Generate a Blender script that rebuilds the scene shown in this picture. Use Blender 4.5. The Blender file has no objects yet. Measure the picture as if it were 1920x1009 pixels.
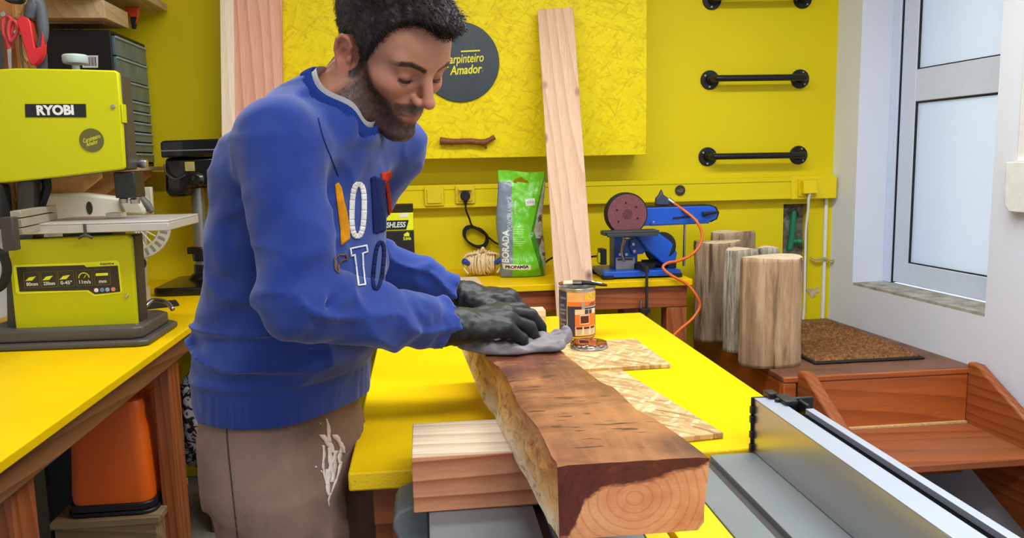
import bpy, bmesh, math, random
import numpy as np
from mathutils import Vector, Matrix, Euler
from mathutils.bvhtree import BVHTree
random.seed(7); RNG = np.random.default_rng(7)
SC = bpy.context.scene
COL = SC.collection
PI = math.pi
# ------------------------------------------------------------------ camera
F, CAM_H = 1500.0, 1.38
def _n(v):
    v = np.array(v, float); return v / np.linalg.norm(v)
_Y = _n([-172, 198.5, -1500]); _Z = _n([-.02, 1, .13463]); _Z = _n(_Z - _Y * _Z.dot(_Y)); _X = np.cross(_Y, _Z)
CM = np.array([_X, _Y, _Z])
def at(px, py, X=None, Y=None, Z=None):
    """point of the room seen at a pixel of the photograph, on a plane X=, Y= or Z="""
    d = CM @ np.array([(px - 960) / F, -(py - 504.5) / F, -1.0])
    t = X / d[0] if X is not None else (Y / d[1] if Y is not None else (Z - CAM_H) / d[2])
    p = d * t; p[2] += CAM_H
    return Vector(p)
cd = bpy.data.cameras.new('camera'); cam = bpy.data.objects.new('camera', cd); COL.objects.link(cam)
cd.sensor_width = 36.0; cd.lens = F / 1920 * 36; cd.clip_start = .02
m4 = Matrix([list(CM[0]) + [0], list(CM[1]) + [0], list(CM[2]) + [CAM_H], [0, 0, 0, 1]])
cam.matrix_world = m4
SC.camera = cam
# ------------------------------------------------------------------ world, light, exposure
SC.view_settings.view_transform = 'Standard'; SC.view_settings.look = 'None'
SC.view_settings.exposure = 0.0; SC.view_settings.gamma = 1.0; SC.view_settings.use_curve_mapping = False
w = bpy.data.worlds.new('world'); SC.world = w; w.use_nodes = True
w.node_tree.nodes['Background'].inputs[0].default_value = (.75, .87, 1, 1)
w.node_tree.nodes['Background'].inputs[1].default_value = 4.4
CEIL = 2.62
def area(name, loc, sx, sy, power, color=(1, 1, 1), rot=(0, 0, 0)):
    l = bpy.data.lights.new(name, 'AREA'); l.shape = 'RECTANGLE'; l.size = sx; l.size_y = sy
    l.energy = power; l.color = color
    o = bpy.data.objects.new(name, l); o.location = loc; o.rotation_euler = rot; COL.objects.link(o)
    return o
LIGHTS = [(-.2, 1.9, 21), (1.1, 1.95, 23), (.55, .1, 23), (1.2, -.9, 11)]
for i, (x, y, p) in enumerate(LIGHTS):
    area('ceiling_light', (x, y, CEIL - .09), 1.2, .28, p, (.93, .965, 1))
# ------------------------------------------------------------------ mesh helpers
def link(name, me, mat=None, parent=None):
    o = bpy.data.objects.new(name, me); COL.objects.link(o)
    if mat is not None:
        for m in (mat if isinstance(mat, (list, tuple)) else [mat]): me.materials.append(m)
    if parent is not None: o.parent = parent
    return o
def tag(o, label, cat, group=None, kind=None):
    o['label'] = label; o['category'] = cat
    if group: o['group'] = group
    if kind: o['kind'] = kind
    return o
def thing(name, label, cat, loc=(0, 0, 0), rotz=0, group=None, rot=None):
    o = bpy.data.objects.new(name, None); COL.objects.link(o); o.location = loc
    o.rotation_euler = rot if rot else (0, 0, rotz); o.empty_display_size = .05
    return tag(o, label, cat, group)
def fin(bm, name, mat, parent=None, smooth=False, bev=0, seg=2, recalc=True):
    if recalc: bmesh.ops.recalc_face_normals(bm, faces=bm.faces)
    me = bpy.data.meshes.new(name); bm.to_mesh(me); bm.free()
    o = link(name, me, mat, parent)
    if bev:
        b = o.modifiers.new('bevel', 'BEVEL'); b.width = bev; b.segments = seg; b.limit_method = 'ANGLE'; b.angle_limit = .6
        b.harden_normals = False
    if smooth or bev:
        me.polygons.foreach_set('use_smooth', [True] * len(me.polygons))
        if not smooth or smooth == 'auto': me.set_sharp_from_angle(angle=.7)
    return o
def B(): return bmesh.new()
def box(bm, x0, x1, y0, y1, z0, z1, mi=0, M=None):
    vs = [bm.verts.new((x, y, z)) for x in (x0, x1) for y in (y0, y1) for z in (z0, z1)]
    fs = []
    for q in ((0, 1, 3, 2), (4, 6, 7, 5), (0, 4, 5, 1), (2, 3, 7, 6), (0, 2, 6, 4), (1, 5, 7, 3)):
        f = bm.faces.new([vs[i] for i in q]); f.material_index = mi; fs.append(f)
    if M is not None: bmesh.ops.transform(bm, matrix=M, verts=vs)
    return vs
def cyl(bm, a, b, r, r2=None, n=20, mi=0, cap=True):
    a, b = Vector(a), Vector(b); d = b - a
    if r2 is None: r2 = r
    q = d.to_track_quat('Z', 'Y').to_matrix()
    A, Bv = [], []
    for i in range(n):
        t = 2 * PI * i / n; u = q @ Vector((math.cos(t), math.sin(t), 0))
        A.append(bm.verts.new(a + u * r)); Bv.append(bm.verts.new(b + u * r2))
    for i in range(n):
        j = (i + 1) % n
        f = bm.faces.new((A[i], A[j], Bv[j], Bv[i])); f.material_index = mi
    if cap:
        f = bm.faces.new(A[::-1]); f.material_index = mi
        f = bm.faces.new(Bv); f.material_index = mi
    return A + Bv
def lathe(bm, prof, c=(0, 0, 0), axis='Z', n=32, mi=0):
    """prof: list of (radius, height)"""
    c = Vector(c); R = Matrix.Identity(3)
    if axis == 'Y': R = Matrix.Rotation(-PI / 2, 3, 'X')
    if axis == 'X': R = Matrix.Rotation(PI / 2, 3, 'Y')
    rings = []
    for r, h in prof:
        if r < 1e-6: rings.append([bm.verts.new(c + R @ Vector((0, 0, h)))])
        else: rings.append([bm.verts.new(c + R @ Vector((r * math.cos(2 * PI * i / n), r * math.sin(2 * PI * i / n), h))) for i in range(n)])
    for A, Bv in zip(rings, rings[1:]):
        for i in range(n):
            j = (i + 1) % n
            if len(A) == 1 and len(Bv) == 1: continue
            if len(A) == 1: f = bm.faces.new((A[0], Bv[j], Bv[i]))
            elif len(Bv) == 1: f = bm.faces.new((A[i], A[j], Bv[0]))
            else: f = bm.faces.new((A[i], A[j], Bv[j], Bv[i]))
            f.material_index = mi
    if len(rings[0]) > 1: bm.faces.new(rings[0][::-1]).material_index = mi
    if len(rings[-1]) > 1: bm.faces.new(rings[-1]).material_index = mi
def catmull(pts, n=8, closed=False):
    P = [Vector(p) for p in pts]; out = []
    N = len(P); rng = range(N if closed else N - 1)
    for i in rng:
        if closed: p0, p1, p2, p3 = P[i - 1], P[i], P[(i + 1) % N], P[(i + 2) % N]
        else: p0, p1, p2, p3 = P[max(i - 1, 0)], P[i], P[i + 1], P[min(i + 2, N - 1)]
        for k in range(n):
            t = k / n
            out.append(.5 * ((2 * p1) + (p2 - p0) * t + (2 * p0 - 5 * p1 + 4 * p2 - p3) * t * t + (3 * p1 - p0 - 3 * p2 + p3) * t ** 3))
    if not closed: out.append(P[-1])
    return out
def tube(bm, pts, r, n=8, mi=0, closed=False, smooth=6):
    """round tube through points; r a number or a list per point"""
    P = catmull(pts, smooth, closed) if smooth else [Vector(p) for p in pts]
    if isinstance(r, (list, tuple)):
        m = len(r); R = [r[min(int(i / max(len(P) - 1, 1) * (m - 1)), m - 2)] * (1 - ((i / max(len(P) - 1, 1) * (m - 1)) % 1 if i < len(P) - 1 else 1))
                         + r[min(int(i / max(len(P) - 1, 1) * (m - 1)) + 1, m - 1)] * ((i / max(len(P) - 1, 1) * (m - 1)) % 1 if i < len(P) - 1 else 1) for i in range(len(P))]
    else: R = [r] * len(P)
    L = len(P); T0 = (P[1] - P[0]).normalized()
    up = Vector((0, 0, 1)) if abs(T0.z) < .9 else Vector((1, 0, 0))
    nrm = T0.cross(up).normalized(); rings = []
    for i in range(L):
        a = P[i - 1] if (i > 0 or closed) else P[i]; b = P[(i + 1) % L] if (i < L - 1 or closed) else P[i]
        T = (b - a); T = T.normalized() if T.length > 1e-9 else T0
        nrm = (nrm - T * nrm.dot(T)); nrm = nrm.normalized() if nrm.length > 1e-6 else T.orthogonal().normalized()
        bi = T.cross(nrm)
        rings.append([bm.verts.new(P[i] + (nrm * math.cos(2 * PI * k / n) + bi * math.sin(2 * PI * k / n)) * R[i]) for k in range(n)])
    rg = range(L) if closed else range(L - 1)
    for i in rg:
        A, Bv = rings[i], rings[(i + 1) % L]
        for k in range(n):
            j = (k + 1) % n; bm.faces.new((A[k], A[j], Bv[j], Bv[k])).material_index = mi
    if not closed:
        bm.faces.new(rings[0][::-1]).material_index = mi; bm.faces.new(rings[-1]).material_index = mi
def prism(bm, poly, h0, h1, M=None, mi=0, mi_side=None):
    """poly 2-D points in local XY, extruded from z=h0 to z=h1, then placed by M"""
    M = M or Matrix.Identity(4)
    A = [bm.verts.new(M @ Vector((x, y, h0))) for x, y in poly]; Bv = [bm.verts.new(M @ Vector((x, y, h1))) for x, y in poly]
    n = len(poly); bm.faces.new(A[::-1]).material_index = mi; bm.faces.new(Bv).material_index = mi
    for i in range(n):
        j = (i + 1) % n; bm.faces.new((A[i], A[j], Bv[j], Bv[i])).material_index = mi if mi_side is None else mi_side
    return A + Bv
def rrect(x0, x1, y0, y1, r, n=5):
    out = []
    for cx, cy, a in ((x1 - r, y1 - r, 0), (x0 + r, y1 - r, 90), (x0 + r, y0 + r, 180), (x1 - r, y0 + r, 270)):
        for i in range(n + 1):
            t = math.radians(a + 90 * i / n); out.append((cx + r * math.cos(t), cy + r * math.sin(t)))
    return out
XZ = Matrix(((1, 0, 0, 0), (0, 0, -1, 0), (0, 1, 0, 0), (0, 0, 0, 1)))   # local XY -> world XZ, local +z -> world -Y (towards the room)
def TXZ(x, y, z): return Matrix.Translation((x, y, z)) @ XZ
# ------------------------------------------------------------------ text as mesh
def text_bm(s, size, depth=.0006, bold=0.0, shear=0.0, spacing=1.0, align='CENTER', aspect=1.0, width=None, res=4):
    cu = bpy.data.curves.new('lettering', 'FONT'); cu.body = s; cu.size = size; cu.extrude = depth / 2; cu.offset = bold
    cu.shear = shear; cu.space_character = spacing; cu.align_x = align; cu.align_y = 'CENTER'; cu.resolution_u = res
    o = bpy.data.objects.new('lettering', cu); COL.objects.link(o)
    bpy.context.view_layer.update()
    me = bpy.data.meshes.new_from_object(o.evaluated_get(bpy.context.evaluated_depsgraph_get()))
    bpy.data.objects.remove(o); bpy.data.curves.remove(cu)
    bm = bmesh.new(); bm.from_mesh(me); bpy.data.meshes.remove(me)
    if width:
        xs = [v.co.x for v in bm.verts]; k = width / max(max(xs) - min(xs), 1e-6)
        for v in bm.verts: v.co.x *= k
    elif aspect != 1:
        for v in bm.verts: v.co.x *= aspect
    return bm
def text(s, size, M, mat, parent=None, name='lettering', **k):
    bm = text_bm(s, size, **k)
    bmesh.ops.transform(bm, matrix=M, verts=bm.verts)
    return fin(bm, name, mat, parent, recalc=False)
# ------------------------------------------------------------------ materials
MATS = {}
def srgb(r, g, b):
    f = lambda c: (c / 255 / 12.92) if c / 255 <= .04045 else ((c / 255 + .055) / 1.055) ** 2.4
    return (f(r), f(g), f(b), 1)
class NT:
    def __init__(s, name):
        s.m = bpy.data.materials.new(name); s.m.use_nodes = True; s.t = s.m.node_tree; s.n = s.t.nodes; s.p = s.n['Principled BSDF']
    def new(s, t, **k):
        n = s.n.new(t)
        for a, v in k.items(): setattr(n, a, v)
        return n
    def L(s, a, b): s.t.links.new(a, b)
    def coord(s, scale=(1, 1, 1), rot=(0, 0, 0), loc=(0, 0, 0), kind='Object'):
        c = s.new('ShaderNodeTexCoord'); mp = s.new('ShaderNodeMapping')
        mp.inputs['Scale'].default_value = scale; mp.inputs['Rotation'].default_value = rot; mp.inputs['Location'].default_value = loc
        s.L(c.outputs[kind], mp.inputs['Vector']); return mp.outputs[0]
    def noise(s, vec, scale, detail=4, rough=.55, dist=0):
        n = s.new('ShaderNodeTexNoise'); n.inputs['Scale'].default_value = scale; n.inputs['Detail'].default_value = detail
        n.inputs['Roughness'].default_value = rough; n.inputs['Distortion'].default_value = dist
        s.L(vec, n.inputs['Vector']); return n.outputs['Fac']
    def ramp(s, fac, stops, interp='LINEAR'):
        r = s.new('ShaderNodeValToRGB'); e = r.color_ramp.elements; r.color_ramp.interpolation = interp
        e.remove(e[1]); f4 = lambda c: c if len(c) == 4 else (*c, 1)
        e[0].position = stops[0][0]; e[0].color = f4(stops[0][1])
        for p, c in stops[1:]: x = e.new(p); x.color = f4(c)
        s.L(fac, r.inputs[0]); return r.outputs[0]
    def mix(s, fac, a, b, mode='MIX'):
        m = s.new('ShaderNodeMix', data_type='RGBA', blend_type=mode)
        for i, v in ((0, fac), (6, a), (7, b)):
            if isinstance(v, (int, float, tuple)): m.inputs[i].default_value = v
            else: s.L(v, m.inputs[i])
        return m.outputs[2]
    def math(s, op, a, b=0, c=0):
        m = s.new('ShaderNodeMath', operation=op)
        for i, v in ((0, a), (1, b), (2, c)):
            if isinstance(v, (int, float)): m.inputs[i].default_value = v
            else: s.L(v, m.inputs[i])
        return m.outputs[0]
    def bump(s, h, strength=.2, dist=.002):
        b = s.new('ShaderNodeBump'); b.inputs['Strength'].default_value = strength; b.inputs['Distance'].default_value = dist
        s.L(h, b.inputs['Height']); s.L(b.outputs[0], s.p.inputs['Normal'])
    def col(s, c):
        if isinstance(c, tuple): s.p.inputs['Base Color'].default_value = c
        else: s.L(c, s.p.inputs['Base Color'])
    def sep(s, vec):
        n = s.new('ShaderNodeSeparateXYZ'); s.L(vec, n.inputs[0]); return n.outputs
W, BK = (1, 1, 1, 1), (0, 0, 0, 1)
def plain(name, rgb, rough=.5, metal=0, spec=.5, var=.06, scale=30, bump=0, coat=0, kind='Object'):
    """evenly coloured material with a faint mottling"""
    if name in MATS: return MATS[name]
    t = NT(name); c = srgb(*rgb)
    v = t.noise(t.coord(kind=kind), scale, 3)
    lo = tuple(x * (1 - var) for x in c[:3]) + (1,); hi = tuple(min(x * (1 + var), 1) for x in c[:3]) + (1,)
    t.col(t.ramp(v, [(.3, lo), (.7, hi)]))
    t.p.inputs['Roughness'].default_value = rough; t.p.inputs['Metallic'].default_value = metal
    t.p.inputs['Specular IOR Level'].default_value = spec; t.p.inputs['Coat Weight'].default_value = coat
    if bump: t.bump(v, bump, .002)
    MATS[name] = t.m; return t.m
def wood(name, light, dark, axis='X', ring=26, rough=.5, knots=.0, stretch=.07, mottle=None, kc=None, contrast=1.0, off=0, knot_scale=4, spec=.4, bump=.12, waxis=None):
    """long-grained timber; axis = direction of the grain in object space"""
    if name in MATS: return MATS[name]
    t = NT(name); s = [1, 1, 1]; s['XYZ'.index(axis)] = stretch
    v = t.coord(scale=tuple(s), loc=(off, off * .7, off * 1.3))
    warp = t.noise(v, 3.0, 2, .5)
    a = t.new('ShaderNodeVectorMath', operation='ADD'); cx = t.new('ShaderNodeCombineXYZ')
    wp = t.math('MULTIPLY', warp, .10)
    for i in range(3): t.L(wp, cx.inputs[i])
    t.L(v, a.inputs[0]); t.L(cx.outputs[0], a.inputs[1])
    wv = t.new('ShaderNodeTexWave', wave_type='BANDS', bands_direction=(waxis or ('DIAGONAL')), wave_profile='SAW')
    wv.inputs['Scale'].default_value = ring; wv.inputs['Distortion'].default_value = 1.6; wv.inputs['Detail'].default_value = 2; wv.inputs['Detail Scale'].default_value = 1.2
    t.L(a.outputs[0], wv.inputs['Vector'])
    fine = t.noise(v, 160, 3, .6)
    L_, D_ = srgb(*light), srgb(*dark)
    c = t.ramp(wv.outputs['Fac'], [(0, L_), (.55, tuple(L_[i] * .65 + D_[i] * .35 for i in range(3)) + (1,)), (.93, D_), (1, L_)])
    if contrast < 1: c = t.mix(contrast, tuple(L_[i] * .7 + D_[i] * .3 for i in range(3)) + (1,), c)
    c = t.mix(.35, c, t.ramp(fine, [(.3, (.45, .45, .45)), (.7, (1, 1, 1))]), 'MULTIPLY')
    if mottle:
        mo = t.noise(t.coord(scale=tuple(s), loc=(5 + off, 3, 1)), 9, 3, .6)
        c = t.mix(t.ramp(mo, [(.42, BK), (.62, W)]), c, t.mix(.65, c, srgb(*mottle)))
    if knots:
        s2 = [1, 1, 1]; s2['XYZ'.index(axis)] = .62
        vo = t.new('ShaderNodeTexVoronoi'); vo.inputs['Scale'].default_value = knot_scale; vo.inputs['Randomness'].default_value = .95
        t.L(t.coord(scale=tuple(s2), loc=(off + 1, 2, .4)), vo.inputs['Vector'])
        k = t.ramp(vo.outputs['Distance'], [(knots * .35, W), (knots, BK)])
        c = t.mix(k, c, srgb(*(kc or (110, 60, 30))))
    t.col(c); t.p.inputs['Roughness'].default_value = rough; t.p.inputs['Specular IOR Level'].default_value = spec
    t.bump(fine, bump, .001)
    MATS[name] = t.m; return t.m
def osb(name, base, chips, gap, rough=.6, strength=.35, scale=1.0, chipmix=1.0, spec=.4, plane='Z'):
    """pressed wood-chip board: layers of stretched, differently turned flakes"""
    if name in MATS: return MATS[name]
    t = NT(name); c = srgb(*base); h = None
    c = t.mix(0.0, c, c)
    for i, (rot, ch) in enumerate(zip((.3, 1.2, 2.2, 2.8, .8), chips)):
        v0 = t.coord(rot=(0, 0, rot) if plane == 'Z' else ((0, rot, 0) if plane == 'Y' else (rot, 0, 0)), loc=(i * 3.1, i, i * .3))
        mp = t.new('ShaderNodeMapping'); mp.inputs['Scale'].default_value = {'Z': (9 * scale, 42 * scale, 9), 'Y': (9 * scale, 9, 42 * scale), 'X': (9, 9 * scale, 42 * scale)}[plane]; t.L(v0, mp.inputs['Vector']); v = mp.outputs[0]
        vo = t.new('ShaderNodeTexVoronoi'); vo.inputs['Scale'].default_value = 1.0; t.L(v, vo.inputs['Vector'])
        r = t.new('ShaderNodeSeparateColor'); t.L(vo.outputs['Color'], r.inputs[0])
        k = t.ramp(r.outputs[0], [(.70, BK), (.74, W)])
        c = t.mix(t.math('MULTIPLY', k, .8 * chipmix), c, srgb(*ch))
        e = t.ramp(vo.outputs['Distance'], [(.55, BK), (.85, W)])
        kk = t.math('MULTIPLY', e, k)
        c = t.mix(t.math('MULTIPLY', kk, .55), c, srgb(*gap))
        h = k if h is None else t.math('ADD', h, k)
    t.col(c); t.p.inputs['Roughness'].default_value = rough; t.p.inputs['Specular IOR Level'].default_value = spec
    t.bump(h, strength, .0015)
    MATS[name] = t.m; return t.m
BLACK = plain('black_plastic', (22, 22, 24), .45)
RUBBER = plain('matte_black', (16, 16, 17), .75)
DARKGREY = plain('dark_grey_enamel', (62, 58, 56), .5)
STEEL = plain('steel', (175, 175, 178), .3, 1.0)
ALU = plain('aluminium', (205, 208, 214), .36, .85)
WHITE = plain('white_plastic', (232, 232, 230), .4)
INK = plain('white_ink', (225, 225, 220), .6)
YEL = plain('yellow_gloss_paint', (240, 214, 0), .42, spec=.4, var=.05, scale=6)
# ------------------------------------------------------------------ room materials
def wall_paint(name, rgb, rough, bump=.15, sc=60, var=.03):
    t = NT(name); c = srgb(*rgb); v = t.coord()
    a = t.noise(v, sc, 5, .6); b = t.noise(v, 2.2, 3, .5)
    lo = tuple(x * (1 - var * 2) for x in c[:3]) + (1,)
    t.col(t.ramp(b, [(.3, lo), (.65, c)])); t.p.inputs['Roughness'].default_value = rough
    t.bump(a, bump, .003); return t.m
YWALL = wall_paint('yellow_wall_paint', (230, 209, 4), .6, .08)
YWALL.node_tree.nodes['Principled BSDF'].inputs['Specular IOR Level'].default_value = .25
WWALL = wall_paint('white_rough_plaster', (228, 233, 246), .75, .45, 38, .02)
CEILM = wall_paint('white_ceiling_paint', (235, 235, 232), .8)
def scuffed_yellow(name, rgb=(236, 195, 0), rough=.45, scuffs=.5):
    """yellow bench paint with small dents and faint dirty scratches"""
    t = NT(name); v = t.coord(); c = srgb(*rgb)
    n1 = t.noise(v, 3.5, 4, .6); n2 = t.noise(t.coord(scale=(1, 4, 1)), 60, 2, .5); n3 = t.noise(v, 170, 2, .5)
    col = t.ramp(n1, [(.3, tuple(x * .9 for x in c[:3]) + (1,)), (.65, c)])
    k = t.math('MULTIPLY', t.ramp(n2, [(.70, BK), (.78, W)]), scuffs)
    col = t.mix(k, col, srgb(205, 170, 60)); t.col(col)
    t.p.inputs['Roughness'].default_value = rough; t.p.inputs['Specular IOR Level'].default_value = .14
    t.bump(n3, .12, .0015); return t.m
YTOP = scuffed_yellow('yellow_bench_paint')
def chipped_edge(name):
    t = NT(name); v = t.coord(); c = srgb(250, 206, 0)
    n = t.noise(t.coord(scale=(1, 1, 1.6)), 150, 3, .6)
    t.col(t.mix(t.ramp(n, [(.63, BK), (.69, W)]), c, srgb(150, 95, 10)))
    t.p.inputs['Roughness'].default_value = .5; t.bump(n, .5, .002); return t.m
YEDGE = chipped_edge('yellow_chipped_board_edge')
YOSB = osb('yellow_painted_chipboard', (238, 216, 2), [(240, 220, 2), (232, 208, 0), (242, 222, 4), (228, 200, 0), (238, 214, 2)], (200, 166, 0), .50, .5, 2.0, .6, spec=.2, plane='Y')
RAW_OSB = osb('raw_chipboard', (200, 168, 116), [(220, 192, 142), (186, 148, 96), (228, 204, 160), (206, 174, 120), (172, 134, 86)], (110, 78, 42), .6, .5, 2.4)
PEG_OSB = osb('brown_chipboard', (186, 138, 78), [(214, 172, 108), (160, 112, 58), (222, 182, 120), (180, 132, 76), (150, 100, 50)], (96, 60, 26), .6, .3, 1.2, plane='X')
REDWOOD = lambda n, ax, off=0: wood(n, (184, 104, 54), (122, 60, 28), ax, 18, .42, .13, kc=(70, 28, 10), off=off, contrast=.7, mottle=(144, 70, 32))
RW_X, RW_Y, RW_Z = REDWOOD('stained_pine_x', 'X'), REDWOOD('stained_pine_y', 'Y', 3), REDWOOD('stained_pine_z', 'Z', 6)
# ------------------------------------------------------------------ shell
LW, RWX, BW, FW = -1.40, 1.93, 3.60, -1.9
PXR = 2.0
def struct(name, bm, mat, label=None, **k):
    o = fin(bm, name, mat, **k); o['kind'] = 'structure'
    if label: o['label'] = label
    return o
bm = B(); box(bm, LW - .1, RWX + .5, FW - .1, BW + .2, -.1, 0)
t = NT('grey_concrete_tile'); a = t.noise(t.coord(), 5, 6, .6); t.col(t.ramp(a, [(.3, srgb(120, 112, 104)), (.7, srgb(150, 142, 132))])); t.p.inputs['Roughness'].default_value = .6
struct('floor', bm, t.m)
bm = B(); box(bm, LW - .1, RWX + .5, FW - .1, BW + .2, CEIL, CEIL + .1); struct('ceiling', bm, CEILM)
bm = B(); box(bm, LW - .1, LW, FW - .1, BW + .2, 0, CEIL); struct('wall_left', bm, WWALL)
bm = B(); box(bm, LW, RWX + .5, FW - .1, FW, 0, CEIL); struct('wall_front', bm, WWALL)
# back wall with the knocked out hole for the water pipe
hx0, hx1, hz0, hz1 = 1.69, 1.815, .72, 1.155
bm = B()
box(bm, LW, hx0, BW, BW + .2, 0, CEIL); box(bm, hx1, RWX + .3, BW, BW + .2, 0, CEIL)
box(bm, hx0, hx1, BW, BW + .2, 0, hz0); box(bm, hx0, hx1, BW, BW + .2, hz1, CEIL); 
struct('wall_back', bm, YWALL, 'yellow painted back wall')
bm = B()
box(bm, hx0 - .004, hx1 + .003, BW + .055, BW + .09, hz0 - .003, hz1 + .003)
t = NT('broken_masonry'); a = t.noise(t.coord(), 22, 6, .7, .6); t.col(t.ramp(a, [(.3, srgb(62, 56, 50)), (.5, srgb(128, 122, 112)), (.7, srgb(165, 160, 150))])); t.bump(a, .9, .01); t.p.inputs['Roughness'].default_value = .9
MASON = t.m
o = fin(bm, 'pipe_hole', MASON); tag(o, 'grey rough hole in yellow wall behind green pipe', 'wall hole', kind='structure')
# right wall, with the deep door opening
D0, D1, DS, DT = 2.63, 3.42, .800, 2.45
bm = B()
box(bm, RWX, RWX + .5, FW, D0, 0, CEIL); box(bm, RWX, RWX + .5, D1, BW + .1, 0, CEIL)
box(bm, RWX, RWX + .5, D0, D1, 0, DS - .012); box(bm, RWX, RWX + .5, D0, D1, DT, CEIL)
struct('wall_right', bm, WWALL, 'white rough plastered wall on the right')
bm = B(); box(bm, RWX + .002, RWX + .17, D0 + .001, D1 - .001, DS - .012, DS)
t = NT('grey_cement_sill'); a = t.noise(t.coord(), 14, 5, .65); t.col(t.ramp(a, [(.3, srgb(128, 122, 112)), (.7, srgb(196, 192, 182))])); t.p.inputs['Roughness'].default_value = .8; t.bump(a, .4, .004)
struct('trim_1', bm, t.m, 'grey dusty cement threshold under the white door')
# aluminium door with two frosted panes
DX = RWX + .165
FRM = plain('white_door_enamel', (216, 228, 252), .4, var=.02, spec=.3)
SEAL = plain('black_rubber_seal', (14, 14, 15), .6)
d = bpy.data.objects.new('door_1', None); COL.objects.link(d); d.location = (DX, (D0 + D1) / 2, DS); d['kind'] = 'structure'
d['label'] = 'white metal door with two frosted panes in deep white opening'
def dpart(name, boxes, mat, bev=.003, parent=None, label=None):
    b = B()
    for q in boxes: box(b, *q)
    o = fin(b, name, mat, parent or d, bev=bev)
    o.location = -Vector(d.location) if parent is None else (0, 0, 0)
    if label: o['label'] = label
    return o
zr0, zr1 = 1.60, 1.735      # middle rail
zb = .90; y_far = D1 - .0
dpart('door_frame', [(DX - .012, DX + .05, D1 - .05, D1, DS, DT), (DX - .012, DX + .05, D0, D0 + .03, DS, DT), (DX - .012, DX + .05, D0 + .03, D1 - .05, DT - .05, DT)], FRM)
dpart('threshold_bar', [(DX + .046, DX + .06, D0 + .03, D1 - .05, DS, DS + .03)], FRM)
dpart('gasket', [(DX - .004, DX + .03, D1 - .056, D1 - .05, DS, DT - .05)], SEAL, 0)
leaf = dpart('door_leaf', [(DX, DX + .045, D1 - .15, D1 - .056, DS + .005, DT - .055), (DX, DX + .045, D0 + .035, D0 + .13, DS + .005, DT - .055),
               (DX, DX + .045, D0 + .13, D1 - .15, DS + .005, zb), (DX, DX + .045, D0 + .13, D1 - .15, zr0, zr1), (DX, DX + .045, D0 + .13, D1 - .15, DT - .15, DT - .055)], FRM)
t = NT('frosted_glass'); t.col(srgb(226, 234, 242)); t.p.inputs['Roughness'].default_value = .45
t.p.inputs['Transmission Weight'].default_value = .35; t.p.inputs['IOR'].default_value = 1.3; FROST = t.m
for z0, z1 in ((zb, zr0), (zr1, DT - .15)):
    g = dpart('seal', [(DX + .004, DX + .012, D1 - .156, D1 - .15, z0, z1), (DX + .004, DX + .012, D0 + .13, D1 - .15, z1 - .008, z1), (DX + .004, DX + .012, D0 + .13, D1 - .15, z0, z0 + .005)], SEAL, 0)
    dpart('glass_pane', [(DX + .012, DX + .02, D0 + .13, D1 - .15, z0, z1)], FROST, 0)
# the right wall runs slightly askew: turn it and its door about the back corner
RWROT = Matrix.Translation((RWX, BW, 0)) @ Matrix.Rotation(.08, 4, 'Z') @ Matrix.Translation((-RWX, -BW, 0))
bpy.context.view_layer.update()
for o in (bpy.data.objects['wall_right'], bpy.data.objects['trim_1'], d): o.matrix_world = RWROT @ o.matrix_world
# daylight behind the door comes from the world; shut the outside with nothing
# ------------------------------------------------------------------ ceiling lamps (out of frame, they light the room)
LAMPM = NT('lamp_diffuser'); LAMPM.p.inputs['Emission Color'].default_value = (1, .98, .95, 1); LAMPM.p.inputs['Emission Strength'].default_value = 4
for i, (x, y, p) in enumerate(LIGHTS):
    th = thing('ceiling_lamp', ('white batten lamp on the ceiling above the person', 'white batten lamp on the ceiling near the white door', 'white batten lamp on the ceiling above the saw fence', 'white batten lamp on the ceiling farthest from the yellow wall')[i], 'ceiling lamp', (x, y, CEIL), group='ceiling lamps of the workshop')
    b = B(); box(b, -.63, .63, -.16, .16, -.03, 0); fin(b, 'housing', WHITE, th, bev=.006)
    b = B(); box(b, -.6, .6, -.14, .14, -.05, -.03); fin(b, 'diffuser', LAMPM.m, th)
# ------------------------------------------------------------------ platform and steps at the door
PX0, PY0, PZ = 1.255, 2.65, .60
th = thing('door_platform', 'brown wooden platform with steps leading up to white door', 'platform', (PX0, PY0, 0))
P0 = Vector(th.location)
def tpart(th, name, fn, mat, bev=.004, label=None, smooth=False, sub=None):
    """a part built in room coordinates and hung on its thing"""
    b = B(); fn(b)
    bmesh.ops.translate(b, vec=-Vector(th.location), verts=b.verts)
    o = fin(b, name, mat, sub or th, bev=bev, smooth=smooth)
    if label: o['label'] = label
    return o
t = NT('worn_brown_floorboard'); v = t.coord(scale=(.3, 1, 1)); a = t.noise(v, 9, 6, .65); b_ = t.noise(t.coord(scale=(1, .12, 1)), 70, 3)
c = t.ramp(a, [(.3, srgb(92, 56, 36)), (.55, srgb(128, 84, 58)), (.75, srgb(150, 108, 80))]); c = t.mix(.4, c, t.ramp(b_, [(.3, (.5, .5, .5, 1)), (.7, W)]), 'MULTIPLY')
t.col(c); t.p.inputs['Roughness'].default_value = .5; t.bump(b_, .2, .001); WORN = t.m
R2 = wood('stained_plywood_x', (206, 112, 52), (144, 66, 26), 'X', 9, .4, .1, kc=(96, 42, 18), contrast=.5, mottle=(156, 80, 38), off=2)
R2Y = wood('stained_plywood_y', (186, 88, 38), (120, 48, 18), 'Y', 9, .4, .1, kc=(80, 30, 12), contrast=.6, mottle=(140, 60, 24), off=9)
tpart(th, 'deck', lambda b: prism(b, [(PX0, PY0), (PXR, PY0), (RWX - .004, BW - .002), (PX0, BW - .002)], PZ - .022, PZ), WORN)
tpart(th, 'front_edge', lambda b: box(b, PX0 + .001, PXR - .003, PY0 - .012, PY0 - .0005, PZ - .022, PZ - .001), R2)
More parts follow.
